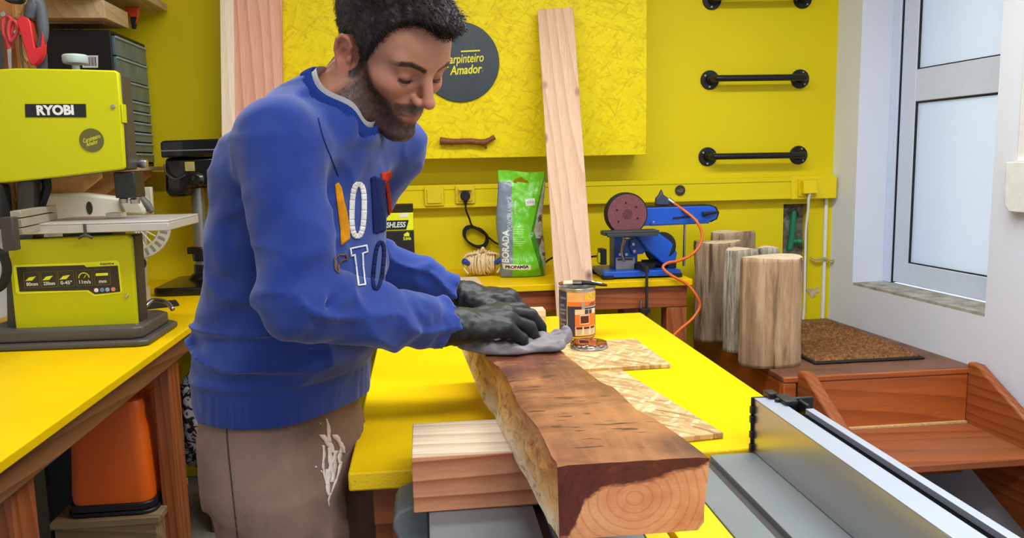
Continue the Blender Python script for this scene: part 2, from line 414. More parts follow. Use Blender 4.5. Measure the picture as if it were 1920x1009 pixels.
tpart(th, 'side_board', lambda b: box(b, PX0 + .004, PX0 + .03, PY0 + .005, BW - .003, .0, PZ - .023), R2Y)
SZ, SY = .395, 2.28
tpart(th, 'riser', lambda b: box(b, PX0 + .1, PXR - .038, PY0 - .010, PY0 + .012, .2, PZ - .0225), R2)
tpart(th, 'tread', lambda b: box(b, PX0 + .1, PXR - .001, SY, PY0 + .0, SZ - .026, SZ), wood('worn_step_board', (186, 104, 58), (120, 60, 28), 'X', 8, .45, 0, contrast=.5, mottle=(150, 100, 72), off=4))
tpart(th, 'pale_strip', lambda b: box(b, PX0 + .12, PXR - .04, PY0 - .022, PY0 + .001, SZ, SZ + .008), plain('pale_sawn_edge', (214, 176, 120), .6, var=.2, scale=120), .001)
tpart(th, 'corner_post', lambda b: box(b, PX0 + .002, PX0 + .05, PY0 - .010, PY0 + .03, 0, PZ - .0225), R2)
def stringer(x0, x1):
    def f(b):
        pl = [(PY0 + .001, PZ + .02), (PY0 - .05, PZ + .022), (PY0 - .09, PZ + .0), (SY - .02, SZ + .055), (SY - .06, SZ + .0), (SY - .38, .25), (SY - .40, .0), (SY - .22, .0), (PY0 + .001, .25)]
        n = len(pl); A = [b.verts.new((x0, y, z)) for y, z in pl]; C_ = [b.verts.new((x1, y, z)) for y, z in pl]
        b.faces.new(A); b.faces.new(C_[::-1])
        for i in range(n): b.faces.new((A[i], C_[i], C_[(i + 1) % n], A[(i + 1) % n]))
    return f
tpart(th, 'stringer', stringer(PXR - .037, PXR - .002), REDWOOD('stained_stringer', 'Y', 11), .008)
tpart(th, 'stringer', stringer(PX0 + .055, PX0 + .10), REDWOOD('stained_stringer_b', 'Y', 15), .008)
# door mat
th = thing('door_mat', 'brown coir mat with black rubber rim lying on wooden platform', 'door mat', (1.67, 3.1, PZ + .001))
mx0, mx1, my0, my1 = 1.455, 1.875, 2.80, 3.44
tpart(th, 'rubber_rim', lambda b: box(b, mx0 - .012, mx1 + .012, my0 - .02, my1 + .02, PZ + .0012, PZ + .009), RUBBER)
b = B(); N1, N2 = 90, 120
vs = [[None] * N2 for _ in range(N1)]
for i in range(N1):
    for j in range(N2):
        x = mx0 + (mx1 - mx0) * i / (N1 - 1); y = my0 + (my1 - my0) * j / (N2 - 1)
        e = min(i, j, N1 - 1 - i, N2 - 1 - j); z = PZ + (.006 if e == 0 else .015 + .006 * math.sin(i * .55 + 2 * math.sin(j * .3)) * math.sin(j * .5) + random.uniform(-.003, .004))
        vs[i][j] = b.verts.new((x - 1.67, y - 3.1, z - PZ))
for i in range(N1 - 1):
    for j in range(N2 - 1): b.faces.new((vs[i][j], vs[i + 1][j], vs[i + 1][j + 1], vs[i][j + 1]))
t = NT('coir'); a = t.noise(t.coord(), 90, 4, .7); a2 = t.noise(t.coord(), 14, 4, .7)
c = t.ramp(a, [(.3, srgb(78, 46, 22)), (.5, srgb(140, 92, 48)), (.7, srgb(186, 134, 76))]); c = t.mix(.6, c, t.ramp(a2, [(.3, (.5, .45, .4, 1)), (.65, W)]), 'MULTIPLY')
t.col(c); t.p.inputs['Roughness'].default_value = .95; t.bump(a, .8, .006)
fin(b, 'coir_pile', t.m, th, smooth=True)
from mathutils import noise as mnoise
# ------------------------------------------------------------------ main work table
TX0, TX1, TY0, TY1, TZ = -.13, .675, 1.225, 2.42, .90
th = thing('work_table', 'yellow-topped work table in the middle, wooden beam lying across it', 'table', (TX0, TY0, 0))
def ytop(x0, x1, y0, y1, z0, z1):
    def f(b):
        box(b, x0, x1, y0, y1, z0, z1)
        for fc in b.faces:
            if abs(fc.calc_center_median().z - z1) > 1e-5: fc.material_index = 1
    return f
tpart(th, 'table_top', ytop(TX0, TX1, TY0, TY1, TZ - .032, TZ), [YTOP, YEDGE], .004)
tpart(th, 'front_rail', lambda b: (box(b, -.07, TX1 - .05, TY0 + .051, TY0 + .06, TZ - .10, TZ - .0325)), R2, .002)
tpart(th, 'front_rail', lambda b: (box(b, -.095, -.02, TY0 + .033, TY0 + .05, TZ - .105, TZ - .0325)), RW_X, .002)
tpart(th, 'side_rail', lambda b: (box(b, -.095, -.07, TY0 + .06, TY1 - .05, TZ - .10, TZ - .0325)), RW_Y, .002)
tpart(th, 'side_rail', lambda b: (box(b, TX1 - .08, TX1 - .055, TY0 + .06, TY1 - .05, TZ - .10, TZ - .0325)), RW_Y, .002)
for x0 in (-.095, TX1 - .12):
    for y0 in (TY0 + .05, TY1 - .12):
        tpart(th, 'leg', lambda b: box(b, x0, x0 + .07, y0, y0 + .07, 0, TZ - .1 if y0 < 2 else TZ - .033), RW_Z)
tpart(th, 'lower_shelf', lambda b: box(b, -.08, TX1 - .07, TY0 + .07, TY1 - .06, .16, .18), R2)
# ------------------------------------------------------------------ bench along the left wall
LX = -.715
th = thing('left_workbench', 'long yellow-topped bench along left wall, band saw standing on it', 'workbench', (LX, 1, 0))
tpart(th, 'bench_top', ytop(LW + .002, LX, .55, BW - .002, TZ - .022, TZ), [YTOP, YTOP], .003)
RAIL = wood('brown_pine_rail', (158, 106, 64), (92, 52, 26), 'Y', 14, .5, .12, kc=(60, 32, 16), contrast=.7, mottle=(120, 74, 42), off=5)
tpart(th, 'front_rail', lambda b: box(b, LX - .05, LX - .022, .6, 3.0, TZ - .088, TZ - .0225), RAIL, .003)
for y0 in (1.50, 3.25, .62):
    tpart(th, 'leg', lambda b: box(b, LX - .125, LX - .052, y0, y0 + .085, 0, TZ - .0225), REDWOOD('stained_leg_%d' % int(y0 * 10), 'Z', y0 * 7), .004)
tpart(th, 'leg', lambda b: box(b, LX - .100, LX - .0505, 2.42, 2.52, 0, TZ - .0225), RW_Z, .004)
# ------------------------------------------------------------------ bench along the back wall
BY = 3.06; BX1 = 1.065
th = thing('back_workbench', 'yellow-topped bench under hanging cabinet, blue sander on its end', 'workbench', (BX1, BY, 0))
tpart(th, 'bench_top', ytop(LX + .002, BX1, BY, BW - .002, TZ - .026, TZ), [YTOP, YTOP], .003)
tpart(th, 'front_rail', lambda b: box(b, LX + .01, BX1 - .015, BY + .02, BY + .06, TZ - .115, TZ - .0265), REDWOOD('stained_rail', 'X', 21), .003)
for x0 in (.965, .80, -.1, .3):
    tpart(th, 'leg', lambda b: box(b, x0, x0 + .085, BY + (.022 if x0 > .9 else .09), BY + (.10 if x0 > .9 else .17), 0, TZ - .1155 if x0 > .9 else TZ - .0265), REDWOOD('stained_leg_b%d' % int(x0 * 100), 'Z', 30 + x0 * 9), .004)
# ------------------------------------------------------------------ table saw in front of the table
SAWT = TZ - .005
CAST = plain('grey_saw_table', (128, 136, 140), .42, .25, var=.05, scale=9)
CAST2 = plain('grey_saw_casting', (112, 120, 122), .5, .1, var=.05, scale=14)
th = thing('table_saw', 'grey table saw with tall aluminium fence, in front of yellow table', 'table saw', (.3, .9, 0))
def sawtop(b):
    box(b, -.005, .142, .45, TY0 - .006, SAWT - .03, SAWT)
    box(b, .156, .272, .45, TY0 - .006, SAWT - .03, SAWT)
    box(b, .386, .437, .45, TY0 - .006, SAWT - .03, SAWT)
    box(b, .457, .615, .45, TY0 - .006, SAWT - .03, SAWT)
    box(b, .142, .156, .45, TY0 - .006, SAWT - .03, SAWT - .011)
    box(b, .437, .457, .45, TY0 - .006, SAWT - .03, SAWT - .011)
    box(b, .272, .386, 1.13, TY0 - .006, SAWT - .03, SAWT)
tpart(th, 'saw_table', sawtop, CAST, .0012)
tpart(th, 'slot_liner', lambda b: (box(b, .1435, .1545, .46, TY0 - .01, SAWT - .0108, SAWT - .0095), box(b, .4385, .4555, .46, TY0 - .01, SAWT - .0108, SAWT - .0095)), DARKGREY, 0)
tpart(th, 'throat_plate', lambda b: (box(b, .274, .304, .5, 1.128, SAWT - .02, SAWT - .0005), box(b, .314, .384, .5, 1.128, SAWT - .02, SAWT - .0005)), plain('yellow_throat_plate', (252, 214, 0), .4), .001)
tpart(th, 'saw_blade', lambda b: cyl(b, (.308, .82, SAWT - .128), (.3105, .82, SAWT - .128), .125, n=60), STEEL, 0)
tpart(th, 'front_skirt', lambda b: (box(b, 0, .61, .46, .5, SAWT - .15, SAWT - .031), box(b, 0, .61, TY0 - .06, TY0 - .02, SAWT - .15, SAWT - .031),
      box(b, 0, .03, .5, TY0 - .06, SAWT - .15, SAWT - .031), box(b, .58, .61, .5, TY0 - .06, SAWT - .15, SAWT - .031)), CAST2, .004)
tpart(th, 'cabinet', lambda b: box(b, .08, .56, .56, 1.12, .30, SAWT - .14), DARKGREY, .01)
for x0 in (.10, .50):
    for y0 in (.55, 1.09): tpart(th, 'leg', lambda b: box(b, x0, x0 + .045, y0, y0 + .045, 0, .32), DARKGREY)
def endcap(b):
    pl = [(-.055, .875), (-.048, .886), (-.03, .893), (-.005, .893), (-.005, .822), (-.03, .828), (-.05, .842), (-.057, .862)]
    n = len(pl); A = [b.verts.new((x, 1.10, z)) for x, z in pl]; C_ = [b.verts.new((x, 1.195, z)) for x, z in pl]
    b.faces.new(A); b.faces.new(C_[::-1])
    for i in range(n): b.faces.new((A[i], C_[i], C_[(i + 1) % n], A[(i + 1) % n]))
tpart(th, 'rail_end_cap', endcap, CAST2, .004)
# the fence: hollow extrusion, light top lips, dark slot between them
FX0, FZ1, FY1 = .531, SAWT + .092, 1.221
fence = thing('saw_fence', 'tall silver rip fence with black slot lying along grey saw table', 'saw fence', (FX0, FY1, SAWT))
FAL = plain('brushed_aluminium', (186, 188, 190), .30, .9, var=.03, scale=4)
LIPM = plain('anodised_aluminium', (176, 184, 198), .45, .5, var=.02)
tpart(fence, 'fence_profile', lambda b: (box(b, FX0, FX0 + .005, .42, FY1, SAWT + .001, FZ1 - .0015), box(b, FX0 + .03, FX0 + .035, .42, FY1, SAWT + .001, FZ1 - .004), box(b, FX0 + .035, FX0 + .055, .42, FY1 - .07, SAWT + .02, FZ1 - .016)), FAL, .0006)
tpart(fence, 'top_lip', lambda b: box(b, FX0, FX0 + .035, .42, FY1, FZ1 - .0014, FZ1), LIPM, .0004)
tpart(fence, 'slot', lambda b: box(b, FX0 + .0352, FX0 + .0545, .42, FY1 - .072, FZ1 - .0155, FZ1 - .008), plain('slot_black', (10, 10, 12), .95, spec=.05), 0)
tpart(fence, 'outer_lip', lambda b: box(b, FX0 + .0548, FX0 + .068, .42, FY1 - .068, SAWT + .02, FZ1), LIPM, .0006)
tpart(fence, 'end_cap', lambda b: (box(b, FX0 - .004, FX0 + .04, FY1 + .0003, FY1 + .004, SAWT + .002, FZ1 + .001), *[box(b, FX0 - .006, FX0 - .0005, FY1 - .004, FY1 + .004, SAWT + z, SAWT + z + .012) for z in (.002, .024, .05, .066)]), BLACK, .0008)
tpart(fence, 'clamp_bracket', lambda b: (box(b, FX0 + .024, FX0 + .088, FY1 - .03, FY1 - .022, FZ1 - .02, FZ1 + .006), box(b, FX0 + .03, FX0 + .052, FY1 - .05, FY1 - .008, FZ1 + .0005, FZ1 + .008),
      box(b, FX0 + .06, FX0 + .066, FY1 - .06, FY1 - .03, FZ1 - .03, FZ1 + .004), box(b, FX0 + .02, FX0 + .036, FY1 - .012, FY1 + .012, FZ1 + .001, FZ1 + .01)), BLACK, .002)
# ------------------------------------------------------------------ the live edged beam
BZ0 = .977
BYN = at(1330, 993, Z=BZ0).y; BZ1 = at(1330, 856, Y=BYN).z; BYF = 1.72
tl = [at(x, y, Z=BZ1) for x, y in ((1044, 872), (1032, 846), (1008, 798), (984, 771), (969, 751), (953, 711), (937, 687), (920, 676), (909, 664))]
bl = [at(x, y, Z=BZ0) for x, y in ((1046, 1006), (1030, 980), (1010, 945), (976, 873), (941, 810), (925, 775), (905, 727), (881, 683), (868, 660))]
tr = [at(x, y, Z=BZ1) for x, y in ((1330, 856), (1273, 814), (1226, 782), (1194, 767), (1174, 747), (1151, 725), (1127, 715), (1095, 691), (1060, 664))]
def along(pts, y):
    ys = [p.y for p in pts]; xs = [p.x for p in pts]; o = np.argsort(ys); ys = np.array(ys)[o]; xs = np.array(xs)[o]
    if y > ys[-1]: return xs[-1] + (y - ys[-1]) * (-.045)
    return float(np.interp(y, ys, xs))
BO = Vector(((tl[0].x + tr[0].x) / 2, BYN, BZ0))
def wood_end():
    t = NT('beam_end_grain'); v = t.coord(); c0 = at(1190, 935, Y=BYN) - BO
    mp = t.new('ShaderNodeMapping'); mp.inputs['Location'].default_value = (-c0.x, 0, -c0.z); t.L(v, mp.inputs['Vector'])
    o = t.sep(mp.outputs[0]); cx = t.new('ShaderNodeCombineXYZ'); t.L(o[0], cx.inputs[0]); t.L(t.math('MULTIPLY', o[2], 1.18), cx.inputs[2])
    wv = t.new('ShaderNodeTexWave', wave_type='RINGS', rings_direction='Y', wave_profile='SAW'); wv.inputs['Scale'].default_value = 30; wv.inputs['Distortion'].default_value = 1.8; wv.inputs['Detail'].default_value = 2.5
    wv.inputs['Detail Scale'].default_value = .8; t.L(cx.outputs[0], wv.inputs['Vector'])
    big = t.noise(v, 16, 4, .6); fine = t.noise(t.coord(scale=(1, 1, 3)), 60, 3, .6)
    li = t.mix(t.ramp(big, [(.35, BK), (.65, W)]), srgb(236, 166, 112), srgb(206, 122, 74))
    c = t.mix(t.math('MULTIPLY', t.ramp(wv.outputs['Fac'], [(.70, BK), (.95, W), (1, BK)]), .32), li, srgb(138, 66, 34))
    # stain that ran over the top of the end and down its left side
    q = t.sep(v); wX = (tr[0].x - tl[0].x); hZ = BZ1 - BZ0
    u = t.math('DIVIDE', t.math('ADD', q[0], wX / 2), wX); zz = t.math('DIVIDE', q[2], hZ)
    lim = t.ramp(u, [(0, (0, 0, 0, 1)), (.06, (.02,) * 3 + (1,)), (.12, (.22,) * 3 + (1,)), (.17, (.5,) * 3 + (1,)), (.28, (.67,) * 3 + (1,)), (.6, (.72,) * 3 + (1,)), (.78, (.83,) * 3 + (1,)), (.9, (.84,) * 3 + (1,)), (1, (.93,) * 3 + (1,))])
    dlt = t.math('ADD', t.math('SUBTRACT', zz, lim), t.math('MULTIPLY', t.math('SUBTRACT', fine, .5), .16))
    m = t.ramp(t.math('MULTIPLY_ADD', dlt, 8.0, .5), [(.2, BK), (.75, W)])
    st = t.ramp(t.noise(v, 28, 5, .65), [(.3, srgb(70, 22, 10)), (.6, srgb(104, 38, 18)), (.8, srgb(150, 66, 34))])
    st = t.mix(.45, st, t.ramp(wv.outputs['Fac'], [(.6, W), (.92, (.45, .45, .45, 1))]), 'MULTIPLY')
    t.col(t.mix(m, c, st)); t.p.inputs['Roughness'].default_value = .42; t.bump(fine, .3, .002); return t.m
def wood_top():
    t = NT('beam_stained_top'); g = t.coord(scale=(1, .12, 1)); v = t.coord()
    gr = t.noise(g, 42, 4, .6, .4); pat = t.noise(v, 7, 4, .6); pat2 = t.noise(t.coord(scale=(.6, 1.7, 1), loc=(3, 1, 0)), 9, 5, .65, .8)
    c = t.ramp(gr, [(.28, srgb(94, 50, 32)), (.5, srgb(134, 78, 50)), (.72, srgb(168, 106, 70))])
    c = t.mix(t.ramp(pat, [(.45, BK), (.7, (.6, .6, .6, 1))]), c, srgb(212, 146, 92))
    c = t.mix(t.ramp(pat2, [(.50, BK), (.66, (.72, .72, .72, 1))]), c, srgb(98, 46, 30))
    # short cross scratches and nicks
    for sc, lo, rt, dk in (((17, 110, 1), .745, .10, (58, 26, 14)), ((24, 120, 1), .76, -.26, (50, 22, 12)), ((6, 40, 1), .76, .04, (104, 50, 30))):
        s_ = t.noise(t.coord(scale=sc, rot=(0, 0, rt), loc=(lo * 9, 2, 1)), 1.0, 2, .5)
        c = t.mix(t.ramp(s_, [(lo - .085, BK), (lo - .055, W)]), c, srgb(*dk))
    # darker bruises along knots
    vo = t.new('ShaderNodeTexVoronoi'); vo.inputs['Scale'].default_value = 5.2; t.L(t.coord(scale=(1, .8, 1), loc=(.33, .1, 0)), vo.inputs['Vector'])
    c = t.mix(t.ramp(vo.outputs['Distance'], [(.08, (.8, .8, .8, 1)), (.30, BK)]), c, srgb(66, 34, 34))
    t.col(c); t.p.inputs['Roughness'].default_value = .38; t.p.inputs['Specular IOR Level'].default_value = .5; t.p.inputs['Coat Weight'].default_value = .15; t.p.inputs['Coat Roughness'].default_value = .3
    t.bump(gr, .15, .002); return t.m
def wood_side():
    t = NT('beam_live_edge'); v = t.coord(scale=(1, .4, 1)); z = t.sep(t.coord())[2]
    a = t.noise(v, 20, 5, .65, 1.2); b2 = t.noise(t.coord(scale=(1, .5, 1), loc=(2, 2, 2)), 34, 4, .7, 2.0)
    zn = t.math('DIVIDE', z, BZ1 - BZ0); zz = t.math('ADD', zn, t.math('MULTIPLY', t.math('SUBTRACT', a, .5), .5))
    c = t.ramp(zz, [(.12, srgb(250, 224, 182)), (.3, srgb(240, 190, 124)), (.7, srgb(222, 152, 74)), (.93, srgb(186, 110, 50)), (1, srgb(150, 80, 38))])
    c = t.mix(t.ramp(b2, [(.5, BK), (.68, (.75, .75, .75, 1))]), c, srgb(126, 66, 30))
    c = t.mix(t.ramp(t.noise(v, 70, 3, .6), [(.66, BK), (.74, (.6, .6, .6, 1))]), c, srgb(70, 36, 18))
    t.col(c); t.p.inputs['Roughness'].default_value = .45; t.bump(b2, .5, .006); return t.m
def make_beam():
    b = B(); NY = 150; rings = []; NT_, NS, NR, NB = 14, 16, 8, 5
    for i in range(NY):
        y = BYN + (BYF - BYN) * (i / (NY - 1)); x0, xb, x1 = along(tl, y), along(bl, y), along(tr, y); xb = min(xb, x0 - .004) if i > 6 else xb
        ring = []; e = min(i / 6, 1)
        for k in range(NB): ring.append(Vector((xb + (x1 - .012 - xb) * (NB - k) / NB, y, BZ0)))     # bottom, right to left
        for k in range(NS):                                                                          # live edge, bottom to top
            u = k / NS; p = Vector((xb + (x0 - xb) * (u ** 1.5), y, BZ0 + (BZ1 - BZ0) * u))
            n1 = mnoise.noise(Vector((p.y * 9, u * 2.2, 3))) * .010 + mnoise.noise(Vector((p.y * 30, u * 6, 9))) * .004 + abs(mnoise.noise(Vector((p.y * 14 + u * 3, u * 3, 1)))) * .008
            p.x += n1 * math.sin(PI * min(u * 1.1, 1)) * e; p.z += (mnoise.noise(Vector((p.y * 26, u * 5, 5))) * .004 * e if u > .1 else 0); ring.append(p)
        for k in range(NT_ + 1): ring.append(Vector((x0 + (x1 - x0) * k / NT_ + (mnoise.noise(Vector((y * 40, 2, 2))) * .003 if k == 0 else 0), y, BZ1 - (.0015 if k in (0, NT_) else 0) - max(0, mnoise.noise(Vector((k * .8, y * 12, 4)))) * .0012)))
        for k in range(1, NR + 1): ring.append(Vector((x1 + (mnoise.noise(Vector((y * 12, k * .5, 7))) * .003 - .001 - .012 * (k / NR)) * (1 if i > 3 else .4), y, BZ1 - (BZ1 - BZ0) * k / (NR + 1))))
        rings.append([b.verts.new(p - BO) for p in ring])
    n = len(rings[0])
    for A, C_ in zip(rings, rings[1:]):
        for k in range(n):
            f = b.faces.new((A[k], A[(k + 1) % n], C_[(k + 1) % n], C_[k])); f.smooth = True
            f.material_index = 0 if NB + NS <= k < NB + NS + NT_ else (1 if NB - 1 <= k < NB + NS else 2)
    for R in (rings[0], rings[-1][::-1]):
        c = b.verts.new(sum((v.co for v in R), Vector()) / n)
        for k in range(n): b.faces.new((R[k], R[(k + 1) % n], c)).material_index = 3
    o = fin(b, 'wooden_beam', [wood_top(), wood_side(), wood('beam_side_plain', (190, 118, 70), (130, 66, 34), 'Y', 12, .5, .1, contrast=.6), wood_end()])
    o.data.set_sharp_from_angle(angle=.75)
    o.location = BO; return o
beam = make_beam()
tag(beam, 'thick live-edge wooden beam with stained brown top lying across the table', 'wooden beam')
# blocks under the beam
PALE = lambda n, ax, off=0: wood(n, (244, 224, 196), (206, 172, 134), ax, 16, .55, 0, off=off, contrast=.8)
BLKT = PALE('pale_block_top', 'X', 2)
BLKF = wood('salmon_block_front', (228, 160, 116), (176, 96, 62), 'X', 13, .5, 0, off=7, contrast=1, waxis='Z', stretch=.16)
def block(x0, x1, y0, y1, z0, z1, label, mats, name='wood_block'):
    th = B(); box(th, x0, x1, y0, y1, z0, z1)
    c = Vector(((x0 + x1) / 2, (y0 + y1) / 2, z0))
    for f in th.faces: f.material_index = 0 if abs(f.calc_center_median().z - z1) < 1e-6 else 1
    bmesh.ops.translate(th, vec=-c, verts=th.verts)
    o = fin(th, name, mats, None, bev=.0015); o.location = c
    return tag(o, label, 'wood block')
block(-.026, .30, 1.071, 1.219, SAWT + .0005, .9765, 'pale wooden block with salmon front face propping up near end of beam', [BLKT, BLKF])
block(.155, .195, 1.56, 1.68, TZ + .0005, .9765, 'wooden block hidden under far end of the beam', [BLKT, BLKF])
block(.07, .36, 2.345, 2.405, TZ + .0005, .934, 'short pale board lying near far edge of the work table', [BLKT, BLKT], 'short_board')
# chipboard offcuts on the table
def poly_board(name, pts, z0, z1, mat, label, cat='board', group=None):
    c = sum((Vector((p[0], p[1], 0)) for p in pts), Vector()) / len(pts); b = B()
    prism(b, [(p[0] - c.x, p[1] - c.y) for p in pts], 0, z1 - z0)
    o = fin(b, name, mat, None, bev=.0015); o.location = (c.x, c.y, z0); return tag(o, label, cat, group)
z1 = TZ + .0105
q = [Vector(p) for p in ((.325, 1.738, z1), (.557, 1.746, z1), (.548, 2.02, z1), (.318, 2.012, z1))]
poly_board('chipboard_offcut', q, TZ + .0005, z1, RAW_OSB, 'raw chipboard square on yellow table, paint tin lid lying on it')
q = [Vector(p) for p in ((.385, 1.262, z1), (.502, 1.277, z1), (.434, 1.722, z1), (.317, 1.707, z1))]
poly_board('chipboard_strip', q, TZ + .0005, z1, RAW_OSB, 'long raw chipboard strip lying between beam and yellow table edge')
def pxpoly(pts, Y):
    """outline measured on the photograph -> (x, z) of the upright plane at depth Y"""
    return [(p.x, p.z) for p in (at(x, y, Y=Y) for x, y in pts)]
def slab(th, name, poly, y0, y1, mat, bev=.002, label=None, sub=None):
    """upright slab with outline poly (x,z), front at y0, back at y1"""
    def f(b): prism(b, poly, 0, y1 - y0, Matrix(((1, 0, 0, 0), (0, 0, 1, y0), (0, 1, 0, 0), (0, 0, 0, 1))))
    return tpart(th, name, f, mat, bev, label, sub=sub)
def circ(cx, cz, r, n=40, a0=0, a1=360):
    full = a1 - a0 >= 360
    return [(cx + r * math.cos(math.radians(a0 + (a1 - a0) * i / (n if full else n - 1))), cz + r * math.sin(math.radians(a0 + (a1 - a0) * i / (n if full else n - 1)))) for i in range(n)]
def capsule2d(ax, az, ra, bx, bz, rb, n=16):
    d = math.atan2(bz - az, bx - ax); out = []
    for i in range(n + 1): t = d + PI / 2 + PI * i / n; out.append((ax + ra * math.cos(t), az + ra * math.sin(t)))
    for i in range(n + 1): t = d - PI / 2 + PI * i / n; out.append((bx + rb * math.cos(t), bz + rb * math.sin(t)))
    return out
def logo_text(th, cx, y, cz, w, mat, parts=True):
    """hand-lettered two line logo"""
    o = text('Carpinteiro', w * .3, TXZ(cx, y, cz + w * .075) @ Matrix.Rotation(.06, 4, 'Z'), mat, th, width=w * .98, shear=.28, bold=w * .004, depth=w * .004); 
    o2 = text('Amador', w * .3, TXZ(cx + w * .05, y, cz - w * .19) @ Matrix.Rotation(.06, 4, 'Z'), mat, th, width=w * .8, shear=.28, bold=w * .006, depth=w * .004)
    for q in (o, o2): q.location = -Vector(th.location)
    M_ = TXZ(cx, y, cz)
    for (x0, x1, z) in ((-.05, .42, .235), (-.62, -.34, -.06), (-.56, -.36, -.15)):
        b = B(); prism(b, [(x0 * w, z * w), (x1 * w, (z + .02) * w), (x1 * w, (z + .055) * w), (x0 * w, (z + .035) * w)], 0, .001, M_)
        bmesh.ops.translate(b, vec=-Vector(th.location), verts=b.verts); fin(b, 'logo_stroke', mat, th)
# hanging cabinet with the painted chipboard door
CY = 3.42
th = thing('wall_cabinet', 'large yellow chipboard cabinet hanging on yellow wall', 'cabinet', (.2, CY, 1.397))
tpart(th, 'carcass', lambda b: box(b, -.62, .975, CY + .019, BW - .001, 1.400, 2.32), YWALL, .002)
tpart(th, 'door', lambda b: box(b, -.62, .977, CY, CY + .018, 1.397, 2.32), YOSB, .002)
th = thing('branch_handle', 'forked brown twig serving as handle near the cabinet bottom', 'handle', at(875, 265, Y=CY - .02))
tb = plain('brown_bark', (120, 66, 30), .6, var=.35, scale=60, bump=.4)
P = lambda x, y, Y: at(x, y, Y=Y)
tpart(th, 'stick', lambda b: (tube(b, [P(825, 264, CY - .02), P(850, 266, CY - .024), P(880, 265, CY - .024), P(905, 267, CY - .022), P(918, 262, CY - .022), P(927, 257, CY - .02)], [.017, .013, .013, .014, .010, .011], 10),
    tube(b, [P(900, 267, CY - .022), P(909, 273, CY - .02), P(912, 279, CY - .018)], [.011, .007, .004], 8)), tb, 0, smooth=True)
tpart(th, 'peg', lambda b: [cyl(b, P(x, 265, CY - .001), P(x, 265, CY - .018), .005, n=10) for x in (840, 895)], tb, 0)
SIGN = NT('blackened_sign_disc'); v = SIGN.coord(); a = SIGN.noise(v, 9, 5, .7)
SIGN.col(SIGN.mix(SIGN.ramp(SIGN.noise(SIGN.coord(scale=(1, 1, .15)), 60, 3, .6), [(.68, BK), (.74, (.3, .3, .3, 1))]), SIGN.ramp(a, [(.35, srgb(26, 38, 46)), (.7, srgb(42, 56, 62))]), srgb(130, 150, 150)))
SIGN.p.inputs['Roughness'].default_value = .4; SIGN = SIGN.m
LOGOY = plain('yellow_lettering', (226, 216, 30), .5)
sx, sz = at(863, 116.5, Y=CY - .01).x, at(863, 116.5, Y=CY - .01).z
th = thing('round_sign', 'round black sign with yellow hand lettering on the cabinet door', 'sign', (sx, CY - .01, sz))
tpart(th, 'disc', lambda b: cyl(b, (sx, CY - .0005, sz), (sx, CY - .010, sz), .163, n=96), SIGN, .002)
logo_text(th, sx + .012, CY - .0106, sz, .17, LOGOY)
# cable trunking and its sockets
TKY = 3.55
th = thing('cable_trunking', 'yellow painted cable trunking running along the back wall', 'cable trunking', (RWX - .05, BW, 1.23))
tpart(th, 'trunking_body', lambda b: (box(b, LW + .003, RWX - .012, TKY, BW - .001, 1.182, 1.283), box(b, LW + .003, RWX - .012, TKY - .004, TKY + .001, 1.262, 1.283), box(b, LW + .003, RWX - .012, TKY - .004, TKY + .001, 1.182, 1.196)), YWALL, .002)
tpart(th, 'end_cap', lambda b: box(b, 1.70, RWX - .010, TKY - .007, BW - .001, 1.180, 1.285), YEL, .002)
GLY = plain('yellow_glossy_plate', (226, 200, 10), .25)
def plate(cx, cz, name, label, flap):
    t = thing(name, label, 'socket' if flap else 'switch', (cx, TKY - .004, cz))
    tpart(t, 'frame', lambda b: prism(b, rrect(cx - .042, cx + .042, cz - .042, cz + .042, .006), 0, .010, TXZ(0, TKY - .0045, 0)), GLY, .002)
    tpart(t, 'rocker' if not flap else 'insert', lambda b: prism(b, rrect(cx - .031, cx + .031, cz - .031, cz + .031, .004), 0, .006, TXZ(0, TKY - .015, 0)), GLY, .002)
    return t
p = at(814, 368, Y=TKY - .01); plate(p.x, p.z, 'light_switch', 'square yellow switch on trunking, left of the plugged-in socket', False)
p = at(872, 364, Y=TKY - .01); t = plate(p.x, p.z, 'wall_socket', 'yellow socket on trunking with black plug in it', True)
px_, pz_ = p.x, p.z
tpart(t, 'hood', lambda b: box(b, px_ - .030, px_ + .030, TKY - .050, TKY - .0215, pz_ + .018, pz_ + .023), GLY, .001)
p = at(1515, 352, Y=TKY - .02); qx, qz = p.x, p.z
t = thing('wall_socket', 'yellow box socket with raised flap at right end of trunking', 'socket', (qx, TKY - .008, qz))
tpart(t, 'frame', lambda b: box(b, qx - .045, qx + .045, TKY - .016, TKY - .0075, qz - .04, qz + .04), GLY, .002)
tpart(t, 'flap', lambda b: prism(b, [(qx - .034, qz + .032), (qx + .028, qz + .034), (qx + .036, qz - .025), (qx - .030, qz - .026)], 0, .028, TXZ(0, TKY - .0165, 0)), YEL, .002)
p = at(1276, 357, Y=TKY - .01)
t = thing('round_sticker', 'small round black sticker on trunking above the blue sander', 'sticker', (p.x, TKY - .006, p.z))
tpart(t, 'disc', lambda b: cyl(b, (p.x, TKY - .0045, p.z), (p.x, TKY - .0065, p.z), .0235, n=48), plain('sticker_black', (40, 36, 28), .5), 0)
logo_text(t, p.x, TKY - .0068, p.z, .03, plain('sticker_gold', (150, 138, 80), .5))
